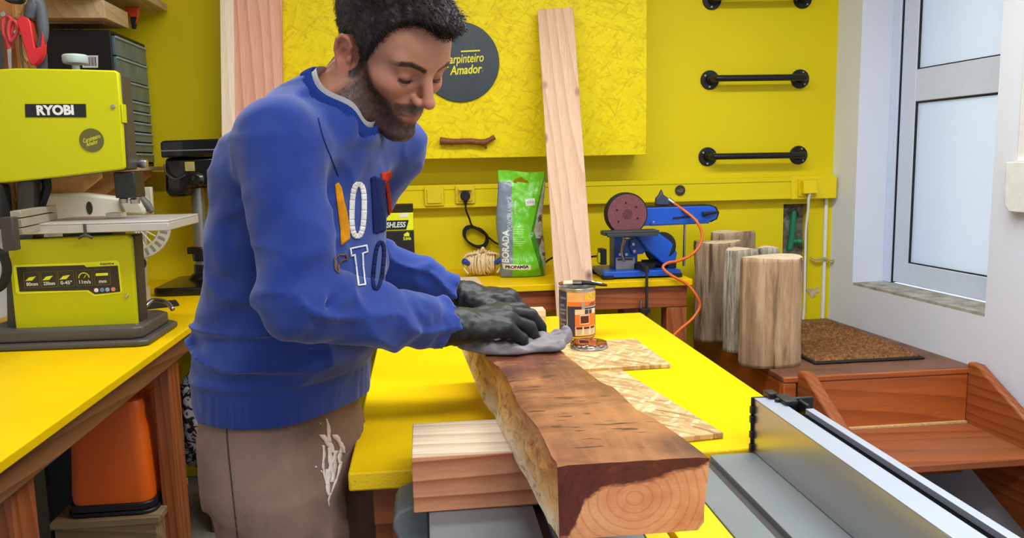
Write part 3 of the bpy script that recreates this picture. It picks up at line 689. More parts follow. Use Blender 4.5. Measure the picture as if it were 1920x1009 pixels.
# plug with coiled black cord
pl = Vector((px_, TKY - .022, pz_ - .008))
t = thing('black_plug', 'black plug with coiled cord hanging from yellow socket', 'plug', pl)
tpart(t, 'plug_body', lambda b: (lathe(b, [(.022, 0), (.0225, .012), (.018, .020), (.006, .022)], pl, 'Y', 24) if False else cyl(b, pl + Vector((0, -.022, 0)), pl, .021, .022, n=24), cyl(b, pl + Vector((0, -.010, -.018)), pl + Vector((0, -.008, -.038)), .010, .006, n=12)), RUBBER, .003)
Q = lambda x, y, d=0: at(x, y, Y=TKY + d)
cord = [pl + Vector((0, -.008, -.036)), Q(874, 395, -.03), Q(880, 410, -.01), Q(886, 424, .02)]
for k in range(3):
    for (x, y) in ((905, 432), (914, 445), (909, 460), (893, 462), (875, 450), (871, 434), (882, 425)):
        cord.append(Q(x + k * 1.5 - 2, y + (k - 1) * 1.6, .036 - k * .008))
cord += [Q(902, 434, .02), Q(918, 447, .03), Q(932, 457, .03), Q(950, 463, .035)]
tpart(t, 'cord', lambda b: tube(b, cord, .0042, 8, smooth=5), RUBBER, 0, smooth=True)
# rungs
BLKPIPE = plain('black_iron_pipe', (26, 25, 25), .38, .3)
def rung(label, fl, fr):
    a, c = at(*fl, Y=BW - .004), at(*fr, Y=BW - .004)
    t = thing('iron_rung', label, 'wall rung', a, group='black pipe rungs on yellow wall')
    for q, k0 in ((a, 0.4), (c, 1.2)):
        fl_ = tpart(t, 'flange', lambda b: (cyl(b, q + Vector((0, .0036, 0)), q + Vector((0, -.006, 0)), .044, .042, n=40), cyl(b, q + Vector((0, -.006, 0)), q + Vector((0, -.024, 0)), .022, .019, n=24)), BLKPIPE, .0015)
        for j in range(3):
            an = k0 + j * 2.09; s_ = q + Vector((.031 * math.cos(an), -.006, .031 * math.sin(an)))
            tpart(t, 'screw', lambda b: cyl(b, s_ + Vector((0, .0, 0)), s_ + Vector((0, -.004, 0)), .0062, .004, n=12), STEEL, 0, sub=fl_).location = (0, 0, 0)
    o1, o2 = a + Vector((0, -.07, 0)), c + Vector((0, -.07, 0))
    tpart(t, 'bar', lambda b: tube(b, [a + Vector((0, -.02, 0)), a + Vector((0, -.045, 0)), a + Vector((.006, -.062, 0)), o1 + Vector((.028, 0, 0)), (o1 + o2) / 2, o2 + Vector((-.028, 0, 0)), c + Vector((-.006, -.062, 0)), c + Vector((0, -.045, 0)), c + Vector((0, -.02, 0))], .0145, 14, smooth=5), BLKPIPE, 0, smooth=True)
rung('black pipe rung on yellow wall, topmost of three, partly cut off above', (1335, 0), (1505, -2))
rung('black pipe rung on yellow wall, middle one of the three', (1331, 150), (1500, 148))
rung('black pipe rung on yellow wall, lowest, just above the trunking', (1327, 294), (1497, 291))
# pipe in the hole, white cord, corner conduit, tie wire
GRN = plain('green_plastic_pipe', (16, 120, 82), .4)
Z0 = at(1490, 420, Y=BW + .025)
t = thing('green_pipe', 'green water pipe with side outlet inside hole in yellow wall', 'pipe', Z0)
PY = BW + .026
tpart(t, 'pipe', lambda b: (tube(b, [at(1489, 395, Y=PY), at(1487, 415, Y=PY), at(1485, 440, Y=PY), at(1480, 470, Y=PY)], [.012, .0145, .0150, .0150], 14)), GRN, 0, smooth=True)
tpart(t, 'elbow', lambda b: (cyl(b, at(1482, 453, Y=PY), at(1502, 453, Y=PY - .01), .013, n=16), cyl(b, at(1494, 453, Y=PY - .006), at(1503, 453, Y=PY - .012), .016, n=16)), GRN, .002)
t = thing('white_cable', 'white cable hanging from flapped socket down behind the stumps', 'cable', (qx, TKY - .03, qz - .03))
WC = [Vector((qx + .004, TKY - .028, qz - .026)), at(1516, 375, Y=TKY - .02), at(1515, 395, Y=TKY - .005), at(1511, 430, Y=TKY + .01), at(1510, 470, Y=TKY + .02), at(1509, 520, Y=TKY + .02), at(1508, 570, Y=TKY + .03), at(1506, 600, Y=BW - .02)]
tpart(t, 'cable', lambda b: tube(b, WC, .0062, 8), WHITE, 0, smooth=True)
tpart(t, 'grommet', lambda b: cyl(b, WC[0] + Vector((0, 0, .004)), WC[0] + Vector((0, 0, -.012)), .009, .007, n=12), WHITE, .001)
t = thing('corner_conduit', 'thin white conduit below trunking in the wall corner', 'conduit', (1.885, BW, .61))
tpart(t, 'conduit', lambda b: box(b, 1.888, 1.902, BW - .016, BW - .001, .601, 1.1795), WHITE, .002)
t = thing('tie_wire', 'beige twisted tie wire around the white corner conduit', 'wire', (1.89, BW - .02, .892))
tpart(t, 'wire', lambda b: [tube(b, [at(1520, 484 + k, Y=BW - .018), at(1530, 489 + k, Y=BW - .024), at(1545, 484 + k * .5, Y=BW - .028), at(1558, 490 + k, Y=BW - .03), at(1570, 484, Y=BW - .04)], .0035, 6) for k in (-2, 2)], plain('beige_tie', (186, 170, 110), .6), 0, smooth=True)
# plaster patch on the yellow wall
b = B(); rr = [(.028 + .008 * math.sin(3 * a_) + .004 * math.cos(7 * a_)) for a_ in [2 * PI * i / 24 for i in range(24)]]
pc = at(1524, 547, Y=BW)
prism(b, [(rr[i] * math.cos(2 * PI * i / 24), .8 * rr[i] * math.sin(2 * PI * i / 24)) for i in range(24)], 0, .003, XZ)
o = fin(b, 'plaster_patch', plain('grey_filler', (196, 180, 130), .8, var=.3, scale=50)); o.location = (pc.x, BW - .0005, pc.z); tag(o, 'small bare plaster patch low on yellow wall', 'plaster patch')
# intercom box on the right wall, and the dark knob above it
ib0 = set(COL.objects)
t = thing('intercom_box', 'white wall box at right edge of the photo', 'wall box', (RWX - .001, 2.40, 1.176))
tpart(t, 'housing', lambda b: prism(b, [(2.475, 1.20), (2.455, 1.176), (2.30, 1.176), (2.30, 1.345), (2.48, 1.345)], 0, .045, Matrix(((0, 0, -1, RWX - .001), (1, 0, 0, 0), (0, 1, 0, 0), (0, 0, 0, 1)))), WHITE, .004)
tpart(t, 'backplate', lambda b: box(b, RWX - .012, RWX - .001, 2.31, 2.47, 1.345, 1.95), WHITE, .003)
t = thing('wall_hook', 'dark round knob high on the white wall at right edge', 'hook', (RWX - .015, 2.40, 1.653))
tpart(t, 'knob', lambda b: lathe(b, [(.012, .002), (.014, -.018), (.022, -.022), (.022, -.032), (.014, -.037)], (RWX - .012, 2.40, 1.653), 'X', 24), plain('dark_bronze', (52, 40, 30), .4), .001)
for o in [o for o in COL.objects if o not in ib0 and o.parent is None]: o.matrix_world = Matrix.Translation((.001, .055, 0)) @ RWROT @ Matrix.Translation(o.location) @ o.rotation_euler.to_matrix().to_4x4()
# planks
PLK = wood('pale_knotty_plank', (232, 196, 164), (206, 158, 124), 'Z', 20, .55, .17, kc=(120, 84, 66), off=3, contrast=.7, knot_scale=9)
def plank(name, label, foot, top, w, th_, yaw, mats, L=None, sap=0):
    """foot and top: centre of front face at both ends"""
    foot, top = Vector(foot), Vector(top); L = L or (top - foot).length
    o_ = B(); box(o_, -w / 2, w / 2, 0, th_, 0, L)
    if sap: bmesh.ops.bisect_plane(o_, geom=o_.verts[:] + o_.edges[:] + o_.faces[:], plane_co=(-w / 2 + sap, 0, 0), plane_no=(1, 0, 0))
    for f in o_.faces: f.material_index = 1 if f.calc_center_median().x < -w / 2 + sap * .99 + 1e-5 else 0
    d = (top - foot).normalized(); side = Vector((math.cos(yaw), math.sin(yaw), 0)); side = (side - d * side.dot(d)).normalized(); bk = d.cross(side)
    o = fin(o_, name, mats, bev=.003)
    o.matrix_world = Matrix(((side.x, bk.x, d.x, foot.x), (side.y, bk.y, d.y, foot.y), (side.z, bk.z, d.z, foot.z), (0, 0, 0, 1)))
    return tag(o, label, 'plank')
a_, b_ = at(1076, 535, Y=3.0), at(1041, 15, Y=3.365)
foot = a_ + (a_ - b_) * (a_.z / (b_.z - a_.z)); foot.z = .004
plank('leaning_plank', 'pale knotty plank leaning against cabinet door, behind the paint tin', foot, b_, .148, .045, -.16, [PLK, wood('plank_pale_side', (240, 216, 186), (214, 180, 146), 'Z', 16, .55, 0, off=1)])
a_ = at(474, 300, Y=3.33); b_ = at(470, -60, Y=3.38)
foot = a_ + (a_ - b_) * ((a_.z - TZ) / (b_.z - a_.z)); foot.z = TZ + .008
PNK = wood('pinkish_plank', (236, 178, 150), (208, 136, 108), 'Z', 14, .5, .10, kc=(96, 58, 44), off=8, contrast=.8, knot_scale=3)
plank('wide_plank', 'wide pinkish plank with pale edge standing behind the man', foot, b_, .235, .07, .10, [PNK, wood('cream_sapwood', (250, 232, 206), (232, 204, 172), 'Z', 10, .5, 0, off=1, contrast=.6)], sap=.052)
# stumps on the platform
def stump_mat(name, c1, c2, c3, sc=1.0, off=0):
    t = NT(name); v = t.coord(scale=(1, 1, .10), loc=(off, off, off)); a = t.noise(v, 26 * sc, 5, .65, .5); b2 = t.noise(t.coord(scale=(1, 1, .3), loc=(off, 1, 2)), 9, 4, .6); f = t.noise(v, 90, 3, .6)
    c = t.ramp(a, [(.34, srgb(*c3)), (.46, srgb(*c1)), (.62, srgb(*c2))]); c = t.mix(t.ramp(b2, [(.45, BK), (.68, (.5, .5, .5, 1))]), c, srgb(*c3))
    c = t.mix(t.ramp(t.noise(t.coord(scale=(1, 1, .05), loc=(off, 4, 2)), 38, 2, .5), [(.66, BK), (.70, (.8, .8, .8, 1))]), c, srgb(74, 52, 36))
    c = t.mix(.3, c, t.ramp(f, [(.3, (.4, .4, .4, 1)), (.7, W)]), 'MULTIPLY')
    t.col(c); t.p.inputs['Roughness'].default_value = .8; t.bump(a, .9, .010); return t.m
STOP = plain('pale_sawn_wood', (226, 204, 176), .7, var=.12, scale=40)
def stump(label, x0, x1, y, h, mat, ecc=.9, rough=.006, tilt=(0, 0), seed=0, lobes=3, lob=.03):
    cx, r = (x0 + x1) / 2, (x1 - x0) / 2; b = B(); N, K = 72, 30; rings = []
    for k in range(K):
        z = h * k / (K - 1); ring = []
        for i in range(N):
            a = 2 * PI * i / N; d = Vector((math.cos(a) * 1.6, math.sin(a) * 1.6, z * 1.1 + seed * 5))
            groove = abs(mnoise.noise(Vector((math.cos(a) * 4, math.sin(a) * 4, z * .8 + seed))))
            R_ = r * (1 + lob * math.cos(lobes * a + seed)) + mnoise.noise(d * 2) * rough * 1.6 - groove * rough * 1.6 + mnoise.noise(d * 9) * rough * .6
            if k in (0, K - 1): R_ -= .002
            ring.append(b.verts.new((R_ * math.cos(a), ecc * R_ * math.sin(a), z + (.004 * math.sin(a * 2 + seed) if k == K - 1 else 0))))
        rings.append(ring)
    for A, C_ in zip(rings, rings[1:]):
        for i in range(N): f = b.faces.new((A[i], A[(i + 1) % N], C_[(i + 1) % N], C_[i])); f.smooth = True
    b.faces.new(rings[-1]).material_index = 1; b.faces.new(rings[0][::-1]).material_index = 1
    o = fin(b, 'log_stump', [mat, STOP]); o.location = (cx, y, PZ + .001); o.rotation_euler = (tilt[0], tilt[1], seed)
    if tilt == (0, 0): o.rotation_euler = (0, 0, 0)
    return tag(o, label, 'log', 'upright logs on the platform')
S1 = stump_mat('tan_split_log', (184, 146, 108), (210, 174, 134), (134, 104, 76)); S2 = stump_mat('weathered_grey_log', (164, 150, 128), (212, 202, 182), (92, 82, 70), 1.5, 3)
S3 = stump_mat('brown_grey_log', (168, 138, 108), (196, 168, 136), (110, 88, 68), 1.1, 7)
stump('tan upright log in front, beside the door mat', 1.167, 1.385 + .02, 2.83, .408, S1, .66, .005, seed=.3, lob=.02)
stump('grey-brown upright log at left of the group, pale sawn top', 1.145, 1.345, 3.27, .425, S3, .7, .007, seed=2.1)
stump('flaky weathered grey log squeezed between the tan and brown logs', 1.195, 1.325, 3.045, .415, S2, .8, .010, seed=4.2, lob=.05)
stump('narrow weathered log standing just behind the tan log', 1.335, 1.43, 3.08, .414, S2, .8, .006, seed=5.2)
stump('rearmost upright log, dark furrowed top showing above the others', 1.30, 1.50, 3.475, .445, S3, .55, .010, seed=3.3, lob=.06)
# ------------------------------------------------------------------ pegboard and shelves on the left wall
b = B(); box(b, LW + .001, LW + .022, 2.05, 2.86, 1.30, 2.3); c = Vector((LW, 2.45, 1.3)); bmesh.ops.translate(b, vec=-c, verts=b.verts)
PEGB = plain('brown_board', (150, 98, 48), .6, var=.25, scale=7)
o = fin(b, 'tool_board', PEGB); o.location = c; tag(o, 'brown board on left wall with scissors and red saw hanging', 'tool board')
b = B(); box(b, LW + .001, LW + .03, 2.865, BW - .002, 1.22, 2.3); c = Vector((LW, 3.2, 1.3)); bmesh.ops.translate(b, vec=-c, verts=b.verts)
o = fin(b, 'chipboard', PEG_OSB); o.location = c; tag(o, 'raw chipboard panel on the left wall behind black drawer cabinet', 'board')
PINE = wood('pale_shelf_pine', (224, 196, 150), (196, 160, 110), 'Y', 12, .55, 0, off=4, contrast=.6)
PINEB = plain('pine_ply_edge', (206, 158, 98), .6, var=.2, scale=25)
def shelf(name, label, x1, y0, y1, z0, z1, brackets=()):
    t = thing(name, label, 'shelf', (LW + .03, (y0 + y1) / 2, z0))
    tpart(t, 'shelf_board', lambda b: box(b, LW + .031, x1, y0, y1, z0, z1), PINE, .002)
    for yb in brackets:
        tpart(t, 'bracket', lambda b: prism(b, [(LW + .032, z0 - .001), (x1 - .03, z0 - .001), (x1 - .03, z0 - .02), (LW + .07, z0 - .20), (LW + .032, z0 - .20)], 0, .02, Matrix(((1, 0, 0, 0), (0, 0, 1, yb), (0, 1, 0, 0), (0, 0, 0, 1)))), PINEB, .001)
    return t
p0, p1 = at(245, 307, X=-1.08), at(305, 308, X=-1.08)
shelf('wall_shelf', 'low pine shelf on left wall carrying the black drawer cabinet', -1.06, 2.55, BW - .03, 1.372, 1.388, (2.9, 3.15, 3.42))
zs = 1.955
yA, yB_ = at(195, 2, X=-1.10).y, at(240, 30, X=-1.10).y
t = thing('wall_shelf', 'thick pale shelf above the drawer cabinet, white router tool on it', 'shelf', (-1.25, 3.0, zs))
zt = at(195, 0, X=-1.10).z
tpart(t, 'shelf_board', lambda b: box(b, LW + .031, -1.10, yA - .0, yB_, zt - .062, zt - .0), PINE, .002)
tpart(t, 'bracket', lambda b: box(b, LW + .032, -1.13, yA + .06, yA + .08, zt - .072, zt - .0625), STEEL, .001)
ZT = zt
p = at(297, 12, X=-1.02)
t = thing('wall_shelf', 'highest shelf near the back corner, cut off by the top edge', 'shelf', (-1.2, 3.45, p.z))
tpart(t, 'shelf_board', lambda b: box(b, LW + .031, -1.02, 3.13, BW - .03, p.z, p.z + .03), PINE, .002)
# orange clamp hanging below that shelf
ORG = plain('orange_red_plastic', (196, 62, 20), .45)
q = at(248, 30, Y=3.40)
t = thing('spring_clamp', 'orange-red clamp with black tip hanging below the highest shelf', 'clamp', q)
tpart(t, 'jaw', lambda b: prism(b, pxpoly([(236, 12), (260, 12), (261, 30), (256, 46), (247, 34), (237, 24)], 3.40), 0, .02, TXZ(0, 3.41, 0)), ORG, .002)
tpart(t, 'handle', lambda b: prism(b, pxpoly([(245, 32), (257, 32), (254, 54), (248, 54)], 3.395), 0, .018, TXZ(0, 3.405, 0)), RUBBER, .002)
# router on the thick shelf
RB = Vector((-1.17, 3.02, ZT + .001))
t = thing('router_tool', 'black tool with white base and springs on the thick shelf', 'power tool', RB)
tpart(t, 'base', lambda b: (box(b, RB.x - .10, RB.x + .06, RB.y - .06, RB.y + .07, RB.z, RB.z + .022),), WHITE, .006)
tpart(t, 'motor', lambda b: lathe(b, [(.05, .022), (.055, .05), (.05, .2), (.03, .22)], RB + Vector((-.02, .01, 0)), n=24), BLACK, .002)
for dx in (-.075, .035):
    tpart(t, 'spring_column', lambda b: tube(b, [RB + Vector((dx + .012 * math.cos(k * 1.2), -.03 + .012 * math.sin(k * 1.2), .022 + k * .004)) for k in range(40)], .002, 6, smooth=0), DARKGREY, 0, smooth=True)
# small parts cabinet
X1, X0, Y0_, Y1_ = -1.10, -1.355, 3.165, 3.54; Z0_, Z1_ = 1.3885, at(215, 57, X=-1.10).z
t = thing('drawer_cabinet', 'black cabinet of clear small-parts drawers with barcode label on shelf', 'drawer cabinet', (X0, Y0_, Z0_))
CABB = plain('black_cabinet_plastic', (20, 18, 24), .5)
tpart(t, 'cabinet_body', lambda b: (box(b, X0, X1 - .012, Y0_, Y0_ + .012, Z0_, Z1_), box(b, X0, X1 - .012, Y1_ - .012, Y1_, Z0_, Z1_), box(b, X0, X0 + .01, Y0_ + .012, Y1_ - .012, Z0_, Z1_),
     box(b, X0 + .01, X1 - .012, Y0_ + .012, Y1_ - .012, Z1_ - .012, Z1_), box(b, X0 + .01, X1 - .012, Y0_ + .012, Y1_ - .012, Z0_, Z0_ + .012)), CABB, .002)
DRW = plain('smoky_clear_plastic', (92, 112, 120), .2, var=.3, scale=9); DRE = plain('clear_drawer_edge', (150, 166, 172), .25)
rows = [(.065, 3), (.072, 3), (.062, 1)] + [(.034, 2)] * 6
z = Z1_ - .016
scale_ = (Z1_ - Z0_ - .03) / sum(r[0] + .003 for r in rows)
for h, n in rows:
    h *= scale_; z -= h
    for k in range(n):
        wd = (Y1_ - Y0_ - .03) / n; y = Y0_ + .015 + k * wd
        dr = tpart(t, 'drawer', lambda b: box(b, X1 - .20, X1 - .004, y + .001, y + wd - .002, z, z + h - .002), DRW, .001)
        tpart(t, 'pull', lambda b: box(b, X1 - .004, X1 + .0025, y + .002, y + wd - .003, z + h - .010, z + h - .002), DRE, .001, sub=dr)
    z -= .003 * scale_
def lab(t, name, poly, y, mat, th_=.0008, sub=None):
    return tpart(t, name, lambda b: prism(b, poly, 0, th_, TXZ(0, y, 0)), mat, 0, sub=sub)
pp = pxpoly([(153, 104), (184, 104), (184, 127), (155, 127)], Y0_)
L_ = lab(t, 'barcode_label', pp, Y0_ - .0002, INK)
x0_, x1_, z0_, z1_ = pp[0][0] + .006, pp[1][0] - .006, pp[2][1] + .006, pp[0][1] - .006
def bars(b):
    x = x0_
    while x < x1_ - .003:
        w_ = random.choice((.0012, .002, .003)); box(b, x, x + w_, Y0_ - .0014, Y0_ - .0011, z0_, z1_); x += w_ + random.choice((.0015, .0025))
tpart(t, 'barcode', bars, DARKGREY, 0, sub=L_)
# parcels on the shelf in front of the drawers
CARD = plain('cardboard', (178, 136, 92), .7, var=.1)
for i, (x0, x1, y0, y1, h, lb) in enumerate(((-1.20, -1.085, 2.93, 3.05, .14, 'brown cardboard box on low shelf beside the band saw'), (-1.23, -1.13, 2.80, 2.90, .22, 'taller cardboard box with white label on the low shelf'))):
    t = thing('cardboard_box', lb, 'box', ((x0 + x1) / 2, (y0 + y1) / 2, 1.3885))
    tpart(t, 'carton', lambda b: box(b, x0, x1, y0, y1, 1.3885, 1.3885 + h), CARD, .002)
    tpart(t, 'paper_label', lambda b: box(b, x1 - .0005, x1 + .0008, y0 + .03, y1 - .03, 1.42, 1.3885 + h - .01), INK, 0)
t = thing('clear_jar', 'small clear jar on edge of the low shelf by the band saw', 'jar', (-1.09, 2.82, 1.3885))
gl = NT('clear_plastic'); gl.col(srgb(220, 225, 228)); gl.p.inputs['Transmission Weight'].default_value = .5; gl.p.inputs['Roughness'].default_value = .15
tpart(t, 'jar_body', lambda b: lathe(b, [(.024, 0), (.026, .01), (.026, .05), (.02, .056)], (-1.09, 2.82, 1.3885), n=20), gl.m, 0, smooth=True)
tpart(t, 'lid', lambda b: lathe(b, [(.021, .056), (.021, .066)], (-1.09, 2.82, 1.3885), n=20), WHITE, .001)
# tools on the board: ruler, scissors, saw handle, dark cap
RED = plain('red_plastic', (206, 26, 34), .35); PKR = plain('pink_red_handle', (206, 66, 74), .4)
PY_ = 2.50
def on(x, y, d=0): return at(x, y, Y=PY_ - d)
t = thing('scissors', 'red-handled scissors hanging point down on the brown board', 'scissors', on(18, 60))
for k, (pts) in enumerate(([(14, 75), (7, 62), (6, 42), (10, 31), (18, 32), (24, 44), (23, 60), (18, 72)], [(20, 78), (16, 62), (17, 46), (22, 38), (30, 42), (34, 54), (30, 66), (24, 74)])):
    tpart(t, 'grip', lambda b: tube(b, [on(x, y, .01 * k) for x, y in pts], .0055, 8, closed=True), PKR, 0, smooth=True)
tpart(t, 'grip_neck', lambda b: tube(b, [on(16, 72), on(17, 82), on(19, 92)], [.012, .010, .008], 10), PKR, 0, smooth=True)
for k in (0, 1):
    tpart(t, 'blade', lambda b: prism(b, pxpoly([(14 + k * 3, 90), (20 + k * 3, 90), (22 + k * 2, 140), (18 + k * 2, 140)], PY_), 0, .003, TXZ(0, PY_ - .004 * k, 0)), STEEL, 0)
t = thing('hand_saw', 'hand saw with red and grey grip hanging on brown board', 'hand saw', on(60, 60))
tpart(t, 'grip_shell', lambda b: prism(b, pxpoly([(36, 42), (40, 34), (48, 32), (58, 36), (62, 44), (66, 70), (70, 92), (80, 88), (84, 60), (86, 70), (85, 100), (80, 112), (70, 124), (62, 122), (56, 108), (50, 88), (44, 66)], PY_ - .02), 0, .026, TXZ(0, PY_ - .01, 0)), RED, .005)
GRG = plain('grey_rubber_grip', (78, 82, 86), .6)
tpart(t, 'rubber_grip', lambda b: tube(b, [on(56, 34, .02), on(62, 16, .02), on(69, 4, .02), on(76, 14, .02), on(80, 44, .02), on(81, 70, .02), on(74, 90, .02)], [.016, .02, .018, .015, .016, .013, .010], 12), GRG, 0, smooth=True)
tpart(t, 'back_strip', lambda b: tube(b, [on(66, -2, .02), on(76, 4, .02), on(84, 40, .02), on(86, 70, .02)], .006, 8), RED, 0, smooth=True)
tpart(t, 'saw_blade', lambda b: prism(b, pxpoly([(68, 112), (88, 100), (90, 150), (70, 150)], PY_), 0, .002, TXZ(0, PY_ + .002, 0)), GRG, 0)
t = thing('steel_ruler', 'grey flat ruler at left edge of the brown tool board', 'ruler', on(3, 90))
tpart(t, 'ruler_blade', lambda b: prism(b, pxpoly([(-6, 60), (6, 60), (9, 140), (-6, 140)], PY_), 0, .003, TXZ(0, PY_, 0)), DARKGREY, .0005)
t = thing('awl', 'thin steel awl hanging between scissors and red saw', 'awl', on(42, 90))
tpart(t, 'shaft', lambda b: tube(b, [on(38, 66), on(40, 100), on(45, 140)], [.0035, .004, .003], 8), plain('dull_steel', (120, 104, 88), .4, .6), 0, smooth=True)
t = thing('dark_tool', 'dark blue-black tool hanging at the top of brown board', 'tool', on(30, 0))
tpart(t, 'tool_body', lambda b: prism(b, pxpoly([(12, -12), (50, -12), (50, 4), (42, 9), (24, 8), (14, 2)], PY_), 0, .03, TXZ(0, PY_, 0)), plain('blue_black_plastic', (24, 28, 40), .5), .004)
for (x, y, nl) in ((22, 32, 'steel nail through the ring of the red scissors'), (0, 60, 'steel nail at top of the grey ruler, far left'), (46, 66, 'steel nail beside the red grip of the hand saw')):
    b = B(); cc = on(x, y, -.04); cyl(b, (0, .04, 0), (0, -.045, 0), .0035, n=8); cyl(b, (0, -.045, 0), (0, -.049, 0), .007, n=10); o = fin(b, 'nail', STEEL); o.location = cc
    tag(o, nl, 'nail', 'nails of the tool board')
# the hanging plane of the tools: an upright brown board return beside the saw
b = B(); box(b, LW + .024, -1.16, 2.545, 2.565, 1.50, 2.3); c = Vector((-1.28, 2.55, 1.5)); bmesh.ops.translate(b, vec=-c, verts=b.verts)
o = fin(b, 'tool_board', PEGB); o.location = c; tag(o, 'upright brown board facing the room, tools hanging on its front', 'tool board')
# ------------------------------------------------------------------ band saw
LIME = plain('lime_enamel', (190, 190, 0), .42, var=.03, scale=3, spec=.25)
LIME2 = plain('lime_label', (226, 232, 20), .4); DBR = plain('dark_brown_grey', (56, 50, 46), .5)
BSY = 2.30
t = thing('band_saw', 'lime green and black band saw standing on the left workbench', 'band saw', (-1.0, 2.38, TZ))
def bs(name, px, y0, y1, mat, bev=.003, Y=BSY, sub=None, label=None): return slab(t, name, pxpoly(px, Y), y0, y1, mat, bev, label, sub)
up = bs('upper_cover', [(-30, 131), (30, 128), (150, 130), (214, 132), (221, 136), (226, 200), (233, 315), (228, 318), (120, 331), (6, 343), (-40, 345)], BSY, BSY + .02, LIME, .004)
bs('upper_housing', [(-34, 134), (222, 138), (236, 318), (-38, 348)], BSY + .0205, BSY + .095, DBR, .004)
lo = bs('lower_cover', [(14, 462), (15, 452), (120, 445), (238, 440), (246, 446), (257, 612), (252, 616), (30, 625)], BSY, BSY + .02, LIME, .004)
bs('lower_housing', [(2, 452), (248, 442), (260, 622), (6, 630)], BSY + .0205, BSY + .085, DBR, .004)
bs('column', [(20, 330), (52, 330), (54, 470), (22, 470)], BSY + .03, BSY + .093, DBR, .003)
b_ = pxpoly([(0, 100), (118, 100), (137, 130)], BSY)
kx = pxpoly([(118, 114)], BSY)[0]
tpart(t, 'tension_knob', lambda b: lathe(b, [(.010, -.03), (.010, .0), (.030, .004), (.033, .012), (.033, .024), (.029, .028)], (kx[0], BSY + .08, kx[1] - .002), n=32), plain('pale_grey_knob', (170, 184, 176), .4), .001)
# badge
bd = bs('name_plate', [(47, 195), (161, 195), (162, 220), (48, 220)], BSY - .0012, BSY - .0002, RUBBER, 0)
cx, cz = pxpoly([(104, 207.5)], BSY)[0]
tx = text('RYOBI', .034, TXZ(cx, BSY - .0013, cz), INK, bd, width=.094, bold=.0016, depth=.0008); tx.location = -Vector(t.location)
cx, cz = pxpoly([(172, 263)], BSY)[0]
rd = tpart(t, 'round_badge', lambda b: cyl(b, (cx, BSY - .0002, cz), (cx, BSY - .0015, cz), .0315, n=40), plain('badge_brown', (92, 90, 34), .4), 0)
for s_, dz, w_ in (('Carpinteiro', .004, .046), ('Amador', -.008, .032)):
    q = text(s_, .016, TXZ(cx, BSY - .0016, cz + dz) @ Matrix.Rotation(.3, 4, 'Z'), LOGOY, rd, width=w_, shear=.3, depth=.0004); q.location = -Vector(t.location)
for (x, y) in ((212, 200), (237, 555)):
    cx, cz = pxpoly([(x, y)], BSY)[0]; tpart(t, 'screw', lambda b: cyl(b, (cx, BSY, cz), (cx, BSY - .003, cz), .0065, .005, n=16), STEEL, 0)
bs('hinge', [(226, 195), (229, 195), (231, 230), (228, 230)], BSY + .0, BSY + .03, LIME, .001)
# specification panel
PF = bs('label_frame', [(25, 502), (28, 497), (150, 493), (218, 488), (224, 492), (229, 546), (225, 550), (177, 556), (163, 547), (120, 548), (34, 552), (30, 548)], BSY - .0008, BSY - .0001, LIME2, 0)
PD = bs('label_panel', [(31, 501), (158, 497), (162, 501), (221, 498), (226, 547), (178, 552), (166, 544), (37, 547)], BSY - .0016, BSY - .0009, plain('label_dark', (44, 34, 22), .5), 0)
OLV = plain('olive_outline', (120, 116, 40), .5)
for i, (x0, s_) in enumerate(((45, '80mm'), (77, '230mm'), (109, '0-45°'), (143, '11m/s'), (177, 'mm'))):
    y0 = 511 - i * 1.4; pl4 = pxpoly([(x0, y0), (x0 + 29, y0 - 1), (x0 + 31, y0 + 28), (x0 + 2, y0 + 29)], BSY)
    def fr(b):
        pts = [Vector((x, BSY - .0019, z)) for x, z in pl4]; tube(b, pts, .0008, 5, closed=True, smooth=0)
    tpart(t, 'icon_frame', fr, OLV, 0, sub=PD)
    if i < 3: q4 = pxpoly([(x0 + 3, y0 + 16), (x0 + 10, y0 + 9), (x0 + 23, y0 + 7), (x0 + 16, y0 + 15)], BSY)
    elif i == 4: q4 = pxpoly([(x0 + 3, y0 + 7), (x0 + 26, y0 + 6), (x0 + 26, y0 + 11), (x0 + 3, y0 + 12)], BSY)
    if i != 3: lab(t, 'icon', q4, BSY - .0017, LIME2, .0006, sub=PD)
    else:
        ccx, ccz = pxpoly([(x0 + 15, y0 + 14)], BSY)[0]
        tpart(t, 'icon', lambda b: (tube(b, [Vector((ccx + .0135 * math.cos(a_), BSY - .002, ccz + .0135 * math.sin(a_))) for a_ in np.linspace(PI, 0, 9)], .0016, 5), tube(b, [(ccx, BSY - .002, ccz), (ccx + .006, BSY - .002, ccz + .008)], .001, 5, smooth=0)), LIME2, 0, sub=PD)
    cx, cz = pxpoly([(x0 + 16, y0 + 22)], BSY)[0]
    q = text(s_, .0135, TXZ(cx, BSY - .0017, cz), INK, PD, width=.03 if i < 4 else .02, bold=.0003, depth=.0004); q.location = -Vector(t.location)
for i, (x, c_) in enumerate(((181, (230, 230, 235)), (192, (110, 130, 190)), (202, (150, 170, 220)), (213, (226, 130, 110)))):
    cx, cz = pxpoly([(x, 544 - i * .6)], BSY)[0]; tpart(t, 'symbol_dot', lambda b: cyl(b, (cx, BSY - .0017, cz), (cx, BSY - .0023, cz), .0058, n=20), plain('dot_%d' % i, c_, .5), 0, sub=PD)
for k in range(3): lab(t, 'chevron', pxpoly([(158 + k * 7, 495.5), (162 + k * 7, 495.3), (167 + k * 7, 500), (163 + k * 7, 500)], BSY), BSY - .0018, LIME2, .0006, sub=PD)
cx, cz = pxpoly([(201, 495)], BSY)[0]; q = text('RBS904', .0075, TXZ(cx, BSY - .001, cz), DARKGREY, PF, width=.036, bold=.0002, depth=.0004); q.location = -Vector(t.location); 
